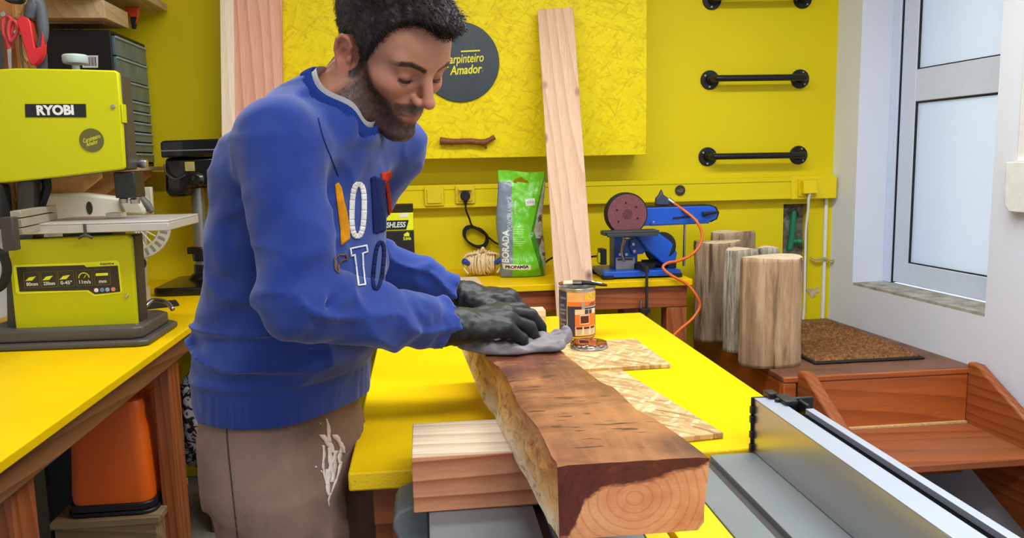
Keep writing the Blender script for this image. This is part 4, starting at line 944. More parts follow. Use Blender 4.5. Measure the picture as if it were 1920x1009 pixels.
# table of the saw, mitre gauge slot, blade guide, fence, switch, base
ZTB = 1.24
MACH = plain('cast_table_grey', (190, 188, 184), .4, .3, var=.03)
fl, fr_, br_, bl_ = at(64, 416, Z=ZTB), at(310, 413, Z=ZTB), at(364, 405, Z=ZTB), at(150, 404, Z=ZTB)
fl.y = fr_.y = (fl.y + fr_.y) / 2 - .05; br_.y = fr_.y + .30; bl_ = Vector((-1.07, br_.y, ZTB)); fl.x = -1.055; fr_.x = br_.x = -.685
tpart(t, 'saw_table', lambda b: (box(b, fl.x, fr_.x, fl.y, br_.y, ZTB - .006, ZTB), box(b, fl.x, fr_.x, fl.y, fl.y + .008, ZTB - .028, ZTB - .006), box(b, fr_.x - .008, fr_.x, fl.y + .008, br_.y, ZTB - .028, ZTB - .006), box(b, fl.x, fl.x + .008, fl.y + .008, br_.y, ZTB - .028, ZTB - .006)), MACH, .002)
tpart(t, 'table_mount', lambda b: box(b, -.99, -.86, BSY + .03, BSY + .14, ZTB - .05, ZTB - .0065), DBR, .004)
tpart(t, 'wing_screw', lambda b: (cyl(b, (-.90, fl.y - .001, ZTB - .035), (-.90, fl.y - .001, ZTB - .004), .004, n=10), tube(b, [(-.918, fl.y - .003, ZTB - .042), (-.90, fl.y - .003, ZTB - .034), (-.882, fl.y - .003, ZTB - .042)], .004, 8)), DARKGREY, 0)
tpart(t, 'blade_insert', lambda b: box(b, -.905, -.86, fl.y + .16, fl.y + .20, ZTB + .0005, ZTB + .016), plain('cream_insert', (214, 202, 176), .5), .003)
gy = BSY + .075
gp = [at(85, 333, Y=gy), at(88, 352, Y=gy), at(82, 372, Y=gy), at(74, 395, Y=gy)]
tpart(t, 'blade_guard', lambda b: tube(b, gp, [.014, .013, .012, .012], 4, smooth=4), RUBBER, 0)
tpart(t, 'guide_block', lambda b: box(b, -.845, -.79, BSY + .04, BSY + .12, 1.30, 1.372), BLACK, .003)
tpart(t, 'guide_roller', lambda b: (lathe(b, [(.012, 0), (.014, .012), (.010, .016)], (-.80, BSY + .06, 1.283), n=16), lathe(b, [(.010, 0), (.012, .012), (.008, .016)], (-.83, BSY + .06, 1.285), n=16)), STEEL, 0)
tpart(t, 'side_knob', lambda b: lathe(b, [(.010, 0), (.014, .014), (.012, .028)], (-.80, BSY + .10, 1.395), 'X', 18), STEEL, .001)
f0, f1 = at(33, 440, Y=2.12), at(100, 415, Y=2.42)
def fencebar(b):
    d = (f1 - f0); d.z = 0
    for z0, z1 in ((1.222, 1.238), (1.241, 1.262), (1.265, 1.282)):
        n_ = Vector((-d.y, d.x, 0)).normalized() * .012
        vs = [b.verts.new((p.x, p.y, z)) for z in (z0, z1) for p in (f0 - n_, f0 + n_, f1 + n_, f1 - n_)]
        for q_ in ((3, 2, 1, 0), (4, 5, 6, 7), (0, 1, 5, 4), (1, 2, 6, 5), (2, 3, 7, 6), (3, 0, 4, 7)): b.faces.new([vs[i] for i in q_])
tpart(t, 'rip_fence', fencebar, plain('ribbed_aluminium', (176, 168, 152), .45, .5), .001)
ec = at(22, 437, Y=2.09)
tpart(t, 'fence_clamp', lambda b: box(b, ec.x - .016, ec.x + .014, 2.07, 2.10, ec.z - .042, ec.z + .04), DBR, .003)
sw = at(2, 390, Y=2.34)
tpart(t, 'switch_box', lambda b: box(b, sw.x - .06, sw.x + .028, BSY - .02, BSY + .05, sw.z - .055, sw.z + .065), RUBBER, .008)
for dz, c_ in ((.004, (40, 110, 80)), (-.036, (120, 44, 44))):
    tpart(t, 'button', lambda b: box(b, sw.x - .03, sw.x + .008, BSY - .024, BSY - .0205, sw.z + dz, sw.z + dz + .03), plain('button_%d' % c_[0], c_, .4), .001)
tpart(t, 'dust_port', lambda b: tube(b, [at(-12, 470, Y=2.26), at(6, 480, Y=2.26), at(13, 505, Y=2.26), at(6, 532, Y=2.26), at(-12, 545, Y=2.26)], .012, 10), RUBBER, 0, smooth=True)
def base(b):
    pts = [(-1.22, BSY - .06), (-.775, BSY - .075), (-.752, BSY - .06), (-.752, BSY + .2), (-.79, BSY + .24), (-1.22, BSY + .24)]
    prism(b, pts, TZ + .001, TZ + .018); prism(b, [(x * .97 + -.03, y * .98 + .045) if False else (x + (.012 if x < -1 else -.02), y + (.02 if y < BSY else -.02)) for x, y in pts], TZ + .018, TZ + .052)
tpart(t, 'base', base, plain('base_grey', (74, 70, 66), .5), .006)
tpart(t, 'base_bolt', lambda b: cyl(b, (-.79, BSY - .03, TZ + .050), (-.79, BSY - .03, TZ + .056), .006, n=6), STEEL, 0)
tpart(t, 'base_handle', lambda b: tube(b, [(-.86, BSY + .22, TZ + .05), (-.84, BSY + .25, TZ + .075), (-.80, BSY + .25, TZ + .07), (-.77, BSY + .22, TZ + .05)], .007, 8), STEEL, 0, smooth=True)
# black strip lying on the bench
b = B(); pa = [at(x, y, Z=TZ + .006) for x, y in ((262, 579), (336, 571), (330, 563), (264, 569))]; c = sum(pa, Vector()) / 4
prism(b, [(p.x - c.x, p.y - c.y) for p in pa], -.005, .002); o = fin(b, 'flat_bar', RUBBER, bev=.001); o.location = (c.x, c.y, TZ + .006); tag(o, 'flat black bar lying on left bench behind the band saw', 'flat bar')
# ------------------------------------------------------------------ mitre saw behind it
CRM = plain('cream_saw_enamel', (226, 222, 206), .4, var=.03); CRD = plain('cream_casting', (196, 190, 170), .5, var=.05)
MY = 2.86
t = thing('mitre_saw', 'cream mitre saw with dial scale standing behind the band saw', 'mitre saw', (-1.05, MY + .1, TZ))
tpart(t, 'blade_cover', lambda b: prism(b, pxpoly([(45, 372), (52, 364), (150, 362), (232, 372), (234, 420), (50, 420)], MY), 0, .07, TXZ(0, MY + .07, 0)), CRM, .012)
cx, cz = pxpoly([(168, 390)], MY)[0]
tpart(t, 'oval_badge', lambda b: prism(b, [(cx + .010 * math.cos(a_), cz + .022 * math.sin(a_)) for a_ in np.linspace(0, 2 * PI, 28, endpoint=False)], 0, .0015, TXZ(0, MY - .0005, 0)), plain('badge_dark', (48, 44, 20), .4), 0)
tpart(t, 'motor_housing', lambda b: prism(b, pxpoly([(222, 372), (240, 362), (262, 366), (275, 392), (276, 404), (236, 404)], MY), 0, .10, TXZ(0, MY + .08, 0)), CRD, .012)
tpart(t, 'upright_plate', lambda b: prism(b, pxpoly([(248, 352), (287, 350), (290, 400), (276, 410), (277, 546), (256, 548), (252, 420)], MY + .14), 0, .02, TXZ(0, MY + .14, 0)), plain('grey_cream_plate', (188, 182, 160), .5), .004)
def fan(b):
    ccx, ccz = pxpoly([(252, 424)], MY)[0]; R1, R0 = .115, .075
    a = [math.radians(v) for v in np.linspace(-92, 8, 16)]
    prism(b, [(ccx + R1 * math.cos(v), ccz + R1 * math.sin(v)) for v in a] + [(ccx + R0 * math.cos(v), ccz + R0 * math.sin(v)) for v in a[::-1]], 0, .012, TXZ(0, MY + .02, 0))
    for v in a[::3]: prism(b, [(ccx + r * math.cos(v + s), ccz + r * math.sin(v + s)) for r, s in ((.02, -.12), (R0 + .004, -.03), (R0 + .004, .03), (.02, .12))], 0, .010, TXZ(0, MY + .021, 0))
tpart(t, 'angle_dial', fan, CRD, .002)
def ticks(b):
    ccx, ccz = pxpoly([(252, 424)], MY)[0]
    for v in np.linspace(-84, 0, 7):
        v = math.radians(v); prism(b, [(ccx + r * math.cos(v + s), ccz + r * math.sin(v + s)) for r, s in ((.083, -.05), (.107, -.04), (.107, .04), (.083, .05))], 0, .001, TXZ(0, MY + .0075, 0))
tpart(t, 'dial_marks', ticks, plain('taupe_marks', (140, 132, 112), .5), 0)['kind'] = 'stuff'
tpart(t, 'lever', lambda b: tube(b, [at(262, 368, Y=MY), at(276, 384, Y=MY), at(286, 398, Y=MY)], [.012, .014, .010], 8), plain('lever_grey', (100, 98, 90), .5), 0, smooth=True)
tpart(t, 'black_knob', lambda b: lathe(b, [(.014, 0), (.022, -.006), (.022, -.02), (.016, -.026)], at(264, 493, Y=MY), 'Y', 20), RUBBER, .002)
tpart(t, 'saw_base', lambda b: (prism(b, [(-1.28, MY - .05), (-1.03, MY - .05), (-.995, MY + .0), (-.995, MY + .16), (-1.28, MY + .16)], TZ + .001, TZ + .055),), CRD, .008)
tpart(t, 'pivot_arm', lambda b: box(b, -1.20, -1.10, MY + .02, MY + .13, TZ + .055, 1.215), CRD, .01)
# ------------------------------------------------------------------ drill press
DY = 3.36
t = thing('drill_press', 'black bench drill press with steel column in left back corner', 'drill press', (-.88, DY, TZ))
BLG = plain('black_gloss_enamel', (15, 16, 18), .25, coat=.3)
tpart(t, 'belt_cover', lambda b: prism(b, pxpoly([(300, 268), (304, 264), (406, 260), (418, 262), (418, 290), (302, 296)], DY - .10), 0, .20, TXZ(0, DY + .10, 0)), BLG, .008)
tpart(t, 'cover_seam', lambda b: prism(b, pxpoly([(300, 282), (418, 279), (418, 281), (300, 284)], DY - .102), 0, .20, TXZ(0, DY + .098, 0)), plain('seam_grey', (120, 124, 128), .4), 0)
tpart(t, 'head', lambda b: prism(b, pxpoly([(308, 296), (418, 292), (420, 345), (398, 352), (356, 354), (352, 368), (318, 371), (309, 360)], DY - .08), 0, .16, TXZ(0, DY + .08, 0)), BLG, .014)
cx, cz = pxpoly([(356, 312)], DY - .082)[0]
tpart(t, 'logo_plate', lambda b: prism(b, [(cx - .018, cz - .018), (cx + .018, cz - .018), (cx + .018, cz + .018), (cx - .018, cz + .018)], 0, .003, TXZ(0, DY - .0805, 0)), plain('olive_yellow', (178, 170, 50), .5), 0)
tpart(t, 'logo_inner', lambda b: prism(b, [(cx - .010, cz - .010), (cx + .010, cz - .010), (cx + .010, cz + .010), (cx - .010, cz + .010)], 0, .001, TXZ(0, DY - .0836, 0)), plain('pale_inner', (170, 150, 130), .5), 0)
tpart(t, 'depth_scale', lambda b: prism(b, pxpoly([(399, 301), (416, 300), (414, 346), (402, 347)], DY - .083), 0, .002, TXZ(0, DY - .0805, 0)), plain('scale_grey', (190, 190, 176), .5), 0)
tpart(t, 'feed_hub', lambda b: lathe(b, [(.030, .0), (.030, -.03), (.018, -.04)], at(372, 336, Y=DY - .083), 'Y', 24), BLG, .002)
tpart(t, 'spring_cable', lambda b: tube(b, [at(308, 308, Y=DY - .1), at(312, 326, Y=DY - .105), at(330, 336, Y=DY - .105), at(348, 328, Y=DY - .1)], .003, 6), DARKGREY, 0, smooth=True)
c0 = at(371, 352, Y=DY); c1 = at(377, 470, Y=DY)
cxc = (c0.x + c1.x) / 2
tpart(t, 'column', lambda b: cyl(b, (cxc, DY, TZ + .03), (cxc, DY, c0.z + .06), .026, n=28), plain('grey_steel_column', (150, 148, 142), .35, .7), 0, smooth='auto')
tpart(t, 'table_collar', lambda b: (cyl(b, (cxc, DY, 1.005), (cxc, DY, 1.06), .037, n=28), box(b, cxc - .05, cxc + .05, DY - .03, DY + .03, 1.035, 1.062)), BLG, .003)
tpart(t, 'column_foot', lambda b: lathe(b, [(.06, TZ + .032), (.05, TZ + .045), (.036, TZ + .055), (.034, TZ + .09)], (cxc, DY, 0), n=28), BLG, 0, smooth='auto')
tpart(t, 'base_plate', lambda b: prism(b, rrect(cxc - .125, cxc + .10, DY - .26, DY + .10, .04, 6), TZ + .001, TZ + .032), BLG, .008)
tpart(t, 'power_cord', lambda b: tube(b, [(cxc - .04, DY + .10, 1.3), (cxc - .05, DY + .12, 1.15), (cxc - .05, DY + .14, TZ + .02)], .004, 8), RUBBER, 0, smooth=True)
# ------------------------------------------------------------------ under the bench: bin on a crate
BX, BYY, BZ = -.945, 2.49, .365
ORB = plain('orange_bin_plastic', (240, 104, 14), .38, var=.03, scale=4)
t = thing('waste_bin', 'orange plastic bin with black foot ring under left workbench', 'bin', (BX, BYY, BZ))
def binb(b):
    rings = []
    for z, sc in ((BZ + .028, .96), (BZ + .06, .98), (BZ + .25, .90), (BZ + .285, .84), (BZ + .32, .85), (BZ + .335, .80)):
        pts = rrect(-.118 * sc, .118 * sc, -.122 * sc, .122 * sc, .035, 6); rings.append([b.verts.new((BX + x, BYY + y, z)) for x, y in pts])
    for A, C_ in zip(rings, rings[1:]):
        for i in range(len(A)): b.faces.new((A[i], A[(i + 1) % len(A)], C_[(i + 1) % len(A)], C_[i]))
    b.faces.new(rings[0][::-1]); b.faces.new(rings[-1])
tpart(t, 'bin_body', binb, ORB, 0, smooth='auto')
tpart(t, 'foot_ring', lambda b: (prism(b, [(BX + x, BYY + y) for x, y in rrect(-.128, .128, -.130, .130, .04, 6)], BZ + .0005, BZ + .012), prism(b, [(BX + x, BYY + y) for x, y in rrect(-.123, .123, -.125, .125, .038, 6)], BZ + .012, BZ + .035)), BLACK, .004)
t = thing('wooden_crate', 'grey-brown wooden crate under left bench, orange bin on top', 'crate', (BX, BYY, 0))
CRT = wood('grey_crate_board', (168, 140, 104), (120, 96, 68), 'X', 10, .6, 0, off=6, contrast=.7)
tpart(t, 'crate_lid', lambda b: box(b, BX - .16, BX + .145, BYY - .15, BYY + .15, BZ - .022, BZ - .0005), CRT, .002)
tpart(t, 'crate_front', lambda b: box(b, BX - .15, BX + .135, BYY - .145, BYY - .125, 0, BZ - .0225), CRT, .002)
tpart(t, 'crate_side', lambda b: (box(b, BX + .115, BX + .135, BYY - .1245, BYY + .14, 0, BZ - .0225),), CRT, .002)
tpart(t, 'crate_side', lambda b: (box(b, BX - .15, BX - .13, BYY - .1245, BYY + .14, 0, BZ - .0225),), CRT, .002)
# dark things further back below the bench
t = thing('tool_case', 'black tool case in the shade under the left bench', 'tool case', (-1.0, 2.62, 0))
tpart(t, 'case_body', lambda b: box(b, -1.30, -.90, 2.74, 2.98, .001, .52), BLACK, .02)
tpart(t, 'case_lid', lambda b: box(b, -1.31, -.89, 2.73, 2.99, .525, .60), BLACK, .02)
tpart(t, 'handle', lambda b: tube(b, [(-1.2, 2.86, .60), (-1.2, 2.86, .64), (-1.08, 2.86, .64), (-1.08, 2.86, .60)], .009, 8), BLACK, 0, smooth=True)
t = thing('plastic_bag', 'crumpled black and white bag between bin and bench leg', 'bag', (-.86, 2.86, .45))
def crump(b, c, r, seed):
    bmesh.ops.create_icosphere(b, subdivisions=4, radius=1)
    for v in b.verts:
        n_ = mnoise.noise(v.co * 2.2 + Vector((seed, 0, 0))) * .3 + abs(mnoise.noise(v.co * 5 + Vector((0, seed, 0)))) * .2
        v.co = Vector((v.co.x * r[0], v.co.y * r[1], v.co.z * r[2])) * (1 + n_) + Vector(c)
tt = NT('patterned_bag'); a = tt.noise(tt.coord(), 22, 2, .5, 2.5); tt.col(tt.ramp(a, [(.47, srgb(24, 24, 26)), (.50, srgb(150, 150, 150))])); tt.p.inputs['Roughness'].default_value = .4
tpart(t, 'bag_body', lambda b: crump(b, (-.80, 2.80, .50), (.06, .06, .16), 2), tt.m, 0, smooth=True)
t = thing('storage_box', 'dull red and grey box low behind the bench leg', 'box', (-.80, 3.0, 0))
tpart(t, 'box_body', lambda b: box(b, -.84, -.56, 3.0, 3.2, .001, .30), plain('dull_brown_box', (86, 52, 30), .6), .004)
tpart(t, 'box_lid', lambda b: box(b, -.85, -.55, 2.99, 3.21, .30, .36), plain('grey_lid', (120, 122, 124), .6), .006)
t = thing('hanging_apron', 'dark red cloth hanging under the back workbench', 'cloth', (-.6, 3.03, .5))
tpart(t, 'cloth', lambda b: [prism(b, [(x, 3.20 + .012 * math.sin(i * 1.3)), (x + .021, 3.20 + .012 * math.sin((i + 1) * 1.3)), (x + .021, 3.21 + .012 * math.sin((i + 1) * 1.3)), (x, 3.21 + .012 * math.sin(i * 1.3))], .45, .78) for i, x in enumerate([-.70 + .02 * k for k in range(12)])], plain('dark_red_cloth', (110, 24, 10), .8), 0, smooth=True)
def bvh_of(o):
    dg = bpy.context.evaluated_depsgraph_get(); bpy.context.view_layer.update()
    bm = bmesh.new(); bm.from_object(o, dg); bm.transform(o.matrix_world); t = BVHTree.FromBMesh(bm); bm.free(); return t
def drape(bm, tree, d, off=.0006, cut=.006):
    """press a flat mesh (room coordinates) along direction d onto a surface"""
    for _ in range(3):
        es = [e for e in bm.edges if e.calc_length() > cut]
        if not es: break
        bmesh.ops.subdivide_edges(bm, edges=es, cuts=1)
    bmesh.ops.triangulate(bm, faces=bm.faces)
    d = Vector(d).normalized(); bad = []
    for v in bm.verts:
        h = tree.ray_cast(v.co - d * .3, d, .8)
        if h[0] is None: bad.append(v)
        else: v.co = h[0] - d * off
    bmesh.ops.delete(bm, geom=bad, context='VERTS')
# ------------------------------------------------------------------ green bag of grout
bx0, bx1 = at(937, 500, Y=3.27).x, at(1020, 500, Y=3.27).x + .012; GY = 3.30; gz1 = at(960, 322, Y=3.30).z
H_ = gz1 - TZ - .002; Wd = bx1 - bx0
b = B(); NX, NZ = 40, 80; fr, bk = [], []
for j in range(NZ + 1):
    v = j / NZ; z = TZ + .003 + H_ * v; prof = .050 * (math.sin(PI * min(v * 1.6 + .12, 1.0)) ** .6 if v < .55 else max(0, (1 - (v - .15) / .78)) ** .8) if v < .93 else .001
    prof = .052 * min(1, (v + .03) * 9) ** .5 * max(0.02, 1 - max(0, v - .12) / .8) ** .75
    rf, rb = [], []
    for i in range(NX + 1):
        u = i / NX; e = (1 - abs(2 * u - 1) ** 2.6) ** .6 if 0 < i < NX else 0
        lx = (-.006 * math.sin(v * 3) + .006 * math.sin(v * 9)) * (1 - v * .3); zz = z + (.006 * math.sin(u * 5 + 1) * v if v > .7 else 0)
        wr = mnoise.noise(Vector((u * 3.5, v * 7, 1))) * .010 * (1 - v * .4) + mnoise.noise(Vector((u * 10, v * 16, 5))) * .004
        x = bx0 + Wd * u + lx + .006 * (.5 - u) * (1 - v)
        rf.append(b.verts.new((x, GY - prof * e + wr * e, zz))); rb.append(rf[-1] if i in (0, NX) else b.verts.new((x, GY + prof * e * .8 + .0015, zz)))
    fr.append(rf); bk.append(rb)
cut = lambda u, v: ((u - .49) / .17) ** 2 + ((v - (.925 - .10 * (abs(u - .49) / .17) ** 1.5 * .3)) / .022) ** 2 < 1
for j in range(NZ):
    for i in range(NX):
        if cut((i + .5) / NX, (j + .5) / NZ): continue
        b.faces.new((fr[j][i], fr[j][i + 1], fr[j + 1][i + 1], fr[j + 1][i]))
        b.faces.new([v for k, v in enumerate((bk[j + 1][i], bk[j + 1][i + 1], bk[j][i + 1], bk[j][i]))])
b.faces.new([fr[0][i] for i in range(NX + 1)][::-1] + [bk[0][i] for i in range(1, NX)][::1]) if False else None
t = NT('grout_bag_print'); o = t.sep(t.coord()); v = t.coord()
nn = t.noise(v, 24, 3, .5); x_, z_ = o[0], o[2]
grn = t.ramp(t.noise(v, 6, 3, .5), [(.3, srgb(92, 186, 24)), (.7, srgb(122, 208, 44))])
xb = t.math('SUBTRACT', x_, t.math('ADD', .052, t.math('MULTIPLY', z_, .02)))
c = t.mix(t.ramp(t.math('MULTIPLY_ADD', xb, 200, .5), [(.4, BK), (.6, W)]), srgb(122, 134, 150), grn)
c = t.mix(t.ramp(t.math('MULTIPLY_ADD', t.math('SUBTRACT', z_, H_ * .905), 200, .5), [(.4, BK), (.6, W)]), c, grn)
sw_ = t.math('ADD', t.math('MULTIPLY', t.math('ABSOLUTE', t.math('SUBTRACT', z_, .20)), -.55), .0)
rg = t.math('SUBTRACT', x_, t.math('ADD', .215, t.math('MULTIPLY', sw_, -.75)))
c = t.mix(t.ramp(t.math('MULTIPLY_ADD', t.math('SUBTRACT', x_, t.math('MULTIPLY_ADD', t.math('ABSOLUTE', t.math('SUBTRACT', z_, .17)), .28, .128)), 200, .5), [(.4, BK), (.6, W)]), c, srgb(60, 138, 20))
c = t.mix(t.ramp(t.math('MULTIPLY_ADD', t.math('SUBTRACT', x_, t.math('MULTIPLY_ADD', t.math('ABSOLUTE', t.math('SUBTRACT', z_, .19)), .24, .146)), 200, .5), [(.4, BK), (.6, W)]), c, t.ramp(nn, [(.4, srgb(170, 164, 150)), (.52, srgb(190, 184, 172)), (.6, srgb(90, 70, 60))]))
t.col(c); t.p.inputs['Roughness'].default_value = .26; t.p.inputs['Specular IOR Level'].default_value = .6; t.bump(nn, .35, .012)
org = Vector((bx0, GY, TZ + .003)); bmesh.ops.translate(b, vec=-org, verts=b.verts)
bag = thing('grout_bag', 'green and grey bag of grout with cut-out handle beside leaning plank', 'bag', org)
o = fin(b, 'bag_body', t.m, bag, smooth=True)
tree = bvh_of(o)
def bagtext(s, size, x, z, mat, rot=0, **k):
    tb_ = text_bm(s, size, depth=0, **k); bmesh.ops.transform(tb_, matrix=TXZ(x, GY - .2, z) @ Matrix.Rotation(rot, 4, 'Z'), verts=tb_.verts)
    drape(tb_, tree, (0, 1, 0)); bmesh.ops.translate(tb_, vec=-org, verts=tb_.verts); return fin(tb_, 'lettering', mat, bag, recalc=False)
R90 = PI / 2
q = at(949, 463, Y=3.26); bagtext('BORADA', .036, q.x, q.z, INK, R90 - .03, width=.135, bold=.0012)
q = at(957, 401, Y=3.27); bagtext('PORCELÁNICA', .028, q.x, q.z, plain('pale_print', (200, 208, 214), .5), R90 - .05, width=.14)
q = at(965, 389, Y=3.27); bagtext('JUNTA FINA', .014, q.x + .004, q.z, INK, R90 - .05, width=.055)
def bagpanel(pts, mat):
    pb = B(); pb.faces.new([pb.verts.new((p.x, GY - .2, p.z)) for p in (at(x, y, Y=3.26) for x, y in pts)]); bmesh.ops.subdivide_edges(pb, edges=pb.edges, cuts=6, use_grid_fill=True)
    drape(pb, tree, (0, 1, 0), .0004); bmesh.ops.translate(pb, vec=-org, verts=pb.verts); return fin(pb, 'label_patch', mat, bag)
bagpanel([(943, 495), (994, 496), (995, 506), (944, 505)], plain('cream_label', (224, 220, 190), .5))
q = at(969, 500.5, Y=3.26); bagtext('PROPAMSA', .017, q.x, q.z, RUBBER, 0, width=.095, bold=.0008)
bagpanel([(986, 374), (1004, 372), (1005, 385), (987, 387)], INK)
q = at(995.5, 379.5, Y=3.26); bagtext('C62', .012, q.x, q.z, DARKGREY, .05, width=.028)
q = at(964, 486, Y=3.26); bagtext('5 KG', .011, q.x, q.z, INK, 0, width=.022)
for k in range(9):
    q = at(972, 430 + k * 4, Y=3.26); 
    if k != 3: bagpanel([(962, 430 + k * 3.7), (985 - (k % 3) * 4, 430 + k * 3.7), (985 - (k % 3) * 4, 431 + k * 3.7), (962, 431 + k * 3.7)], plain('pale_green_print', (190, 230, 150), .5))
# ------------------------------------------------------------------ rope hank
rc = at(903, 497, Y=3.36); rc.z = TZ + .058
t = thing('rope_hank', 'tangled pale rope hank with blue handles on the back bench', 'rope', (rc.x, rc.y, TZ))
ROPE = plain('cotton_rope', (222, 198, 152), .8, var=.15, scale=120, bump=.4)
def rope(b):
    for k in range(26):
        a = -1.2 + 2.4 * k / 25; pts = []
        for i in range(12):
            u = 2 * PI * i / 12; rr = .050 + .004 * math.sin(k * 2.1)
            pts.append(Vector((rc.x + math.sin(a) * .058 + rr * .28 * math.cos(u) * math.cos(a) + random.uniform(-.003, .003), rc.y + rr * .8 * math.cos(u) + random.uniform(-.003, .003), rc.z + rr * math.sin(u) * (1 - .25 * abs(math.sin(a))) + random.uniform(-.002, .002))))
        tube(b, pts, .0042, 6, closed=True, smooth=3)
    for s in (-1, 1): tube(b, [(rc.x + s * .02, rc.y - .04, rc.z + .045), (rc.x + s * .07, rc.y - .04, rc.z + .035), (rc.x + s * .08, rc.y - .04, rc.z - .01), (rc.x + s * .06, rc.y - .05, rc.z - .04)], .0042, 6)
ro = tpart(t, 'rope_coils', rope, ROPE, 0, smooth=True); ro['kind'] = 'stuff'
BLH = plain('blue_handle', (40, 62, 150), .4)
for s in (-1, 1): tpart(t, 'handle', lambda b: cyl(b, (rc.x + s * .055, rc.y - .04, rc.z + .0), (rc.x + s * .080, rc.y - .055, rc.z + .016), .011, .013, n=14), BLH, .003)
tpart(t, 'knot', lambda b: tube(b, [(rc.x - .005, rc.y - .03, rc.z + .045), (rc.x + .004, rc.y - .035, rc.z + .066), (rc.x + .012, rc.y - .03, rc.z + .05)], .005, 8), ROPE, 0, smooth=True)
# pale boards on the back bench
z1 = TZ + .014
q = [at(x, y, Z=z1) for x, y in ((830, 534), (903, 531), (895, 519), (800, 520))]
poly_board('short_board', q, TZ + .0005, z1, BLKT, 'pale board on the back bench in front of the rope hank')
# boxed battery set at left
q0, q1 = at(738, 394, Y=3.28), at(777, 470, Y=3.28)
t = thing('battery_kit_box', 'black and lime box on back bench, partly behind the man', 'box', ((q0.x + q1.x) / 2, 3.33, TZ))
zt_ = q0.z
tpart(t, 'carton', lambda b: box(b, q1.x - .15, q1.x, 3.28, 3.40, TZ + .001, zt_ - .085), BLACK, .003)
tpart(t, 'lime_band', lambda b: box(b, q1.x - .15, q1.x, 3.28, 3.40, zt_ - .0845, zt_ - .012), LIME2, .003)
tpart(t, 'lid', lambda b: prism(b, [(3.28, zt_ - .0115), (3.40, zt_ - .0115), (3.40, zt_ + .02), (3.32, zt_ + .014)], 0, .15, Matrix(((0, 0, 1, q1.x - .15), (1, 0, 0, 0), (0, 1, 0, 0), (0, 0, 0, 1)))), BLACK, .003)
tpart(t, 'black_stripe', lambda b: prism(b, [(q1.x - .148, zt_ - .080), (q1.x - .030, zt_ - .080), (q1.x - .018, zt_ - .042), (q1.x - .148, zt_ - .042)], 0, .0008, TXZ(0, 3.2798, 0)), RUBBER, 0)
o = text('BRUSHLESS', .030, TXZ(q1.x - .095, 3.2788, zt_ - .061), INK, t, width=.125, shear=.2, bold=.0008); o.location = -Vector(t.location)
o = text('2.0Ah', .016, TXZ(q1.x - .028, 3.2788, zt_ - .118), LIME2, t, width=.032, shear=.1, bold=.0006); o.location = -Vector(t.location)
tpart(t, 'battery_icon', lambda b: prism(b, [(q1.x - .040, zt_ - .108), (q1.x - .018, zt_ - .108), (q1.x - .018, zt_ - .096), (q1.x - .026, zt_ - .090), (q1.x - .034, zt_ - .096), (q1.x - .040, zt_ - .098)], 0, .0008, TXZ(0, 3.2798, 0)), LIME2, 0)
tpart(t, 'white_sticker', lambda b: box(b, q1.x - .055, q1.x - .02, 3.279, 3.28, zt_ - .030, zt_ - .014), INK, 0)
# ------------------------------------------------------------------ blue belt and disc sander
BLU = plain('blue_enamel', (10, 84, 196), .35, var=.04, coat=.1); BLD = plain('dark_blue_enamel', (20, 70, 150), .4)
SY = 3.20
t = thing('belt_disc_sander', 'blue belt and disc sander with maroon disc on back bench end', 'sander', (.87, SY, TZ))
def ps(name, px, y0, y1, mat, bev=.003, label=None): return slab(t, name, pxpoly(px, y0), y0, y1, mat, bev, label)
tpart(t, 'base', lambda b: (box(b, .715, 1.035, 3.115, 3.33, TZ + .008, TZ + .032),), BLU, .003)
for x, y in ((.722, 3.12), (1.005, 3.12), (.722, 3.30), (1.005, 3.30)): tpart(t, 'rubber_foot', lambda b: box(b, x - .01, x + .035, y - .008, y + .03, TZ + .001, TZ + .018), RUBBER, .003)
ps('pedestal', [(1152, 438), (1195, 438), (1196, 506), (1152, 508)], SY - .01, SY + .08, BLD, .004)
ps('arm_bracket', [(1182, 450), (1205, 446), (1222, 460), (1206, 476), (1186, 478), (1180, 464)], SY - .02, SY + .02, BLD, .003)
ps('lower_belt_guard', [(1196, 446), (1206, 439), (1236, 437), (1262, 456), (1270, 474), (1268, 488), (1256, 496), (1242, 494), (1214, 470)], SY - .04, SY + .0, BLU, .006)
tpart(t, 'motor', lambda b: cyl(b, at(1234, 468, Y=SY + .005), at(1234, 468, Y=SY + .13), .055, n=32), BLACK, .006)
tpart(t, 'belt_cover_back', lambda b: cyl(b, at(1242, 460, Y=SY - .028), at(1242, 460, Y=SY + .0), .055, n=32), RUBBER, .004)
ps('belt_frame', [(1206, 390), (1330, 386), (1340, 389), (1346, 399), (1343, 410), (1332, 415), (1206, 424)], SY - .02, SY + .055, BLU, .003)
ps('sanding_belt', [(1204, 388), (1332, 384), (1343, 388), (1349, 399), (1345, 411), (1333, 417), (1330, 414), (1340, 408), (1344, 399), (1339, 391), (1330, 388), (1205, 391)], SY - .012, SY + .07, RUBBER, .001)
ps('lower_lip', [(1220, 419), (1330, 414), (1330, 419), (1220, 424)], SY - .03, SY + .03, BLD, .002)
ps('tracking_slot', [(1262, 408), (1296, 404), (1296, 407), (1262, 411)], SY - .024, SY - .0205, RUBBER, 0)
tpart(t, 'tension_lever', lambda b: tube(b, [at(1318, 402, Y=SY - .03), at(1330, 400, Y=SY - .034), at(1344, 398, Y=SY - .03)], [.012, .006, .005], 8), RUBBER, 0, smooth=True)
dc = at(1176, 401.5, Y=SY - .062)
tpart(t, 'disc_guard', lambda b: cyl(b, dc + Vector((0, .004, 0)), dc + Vector((0, .045, 0)), .086, n=64), RUBBER, .003)
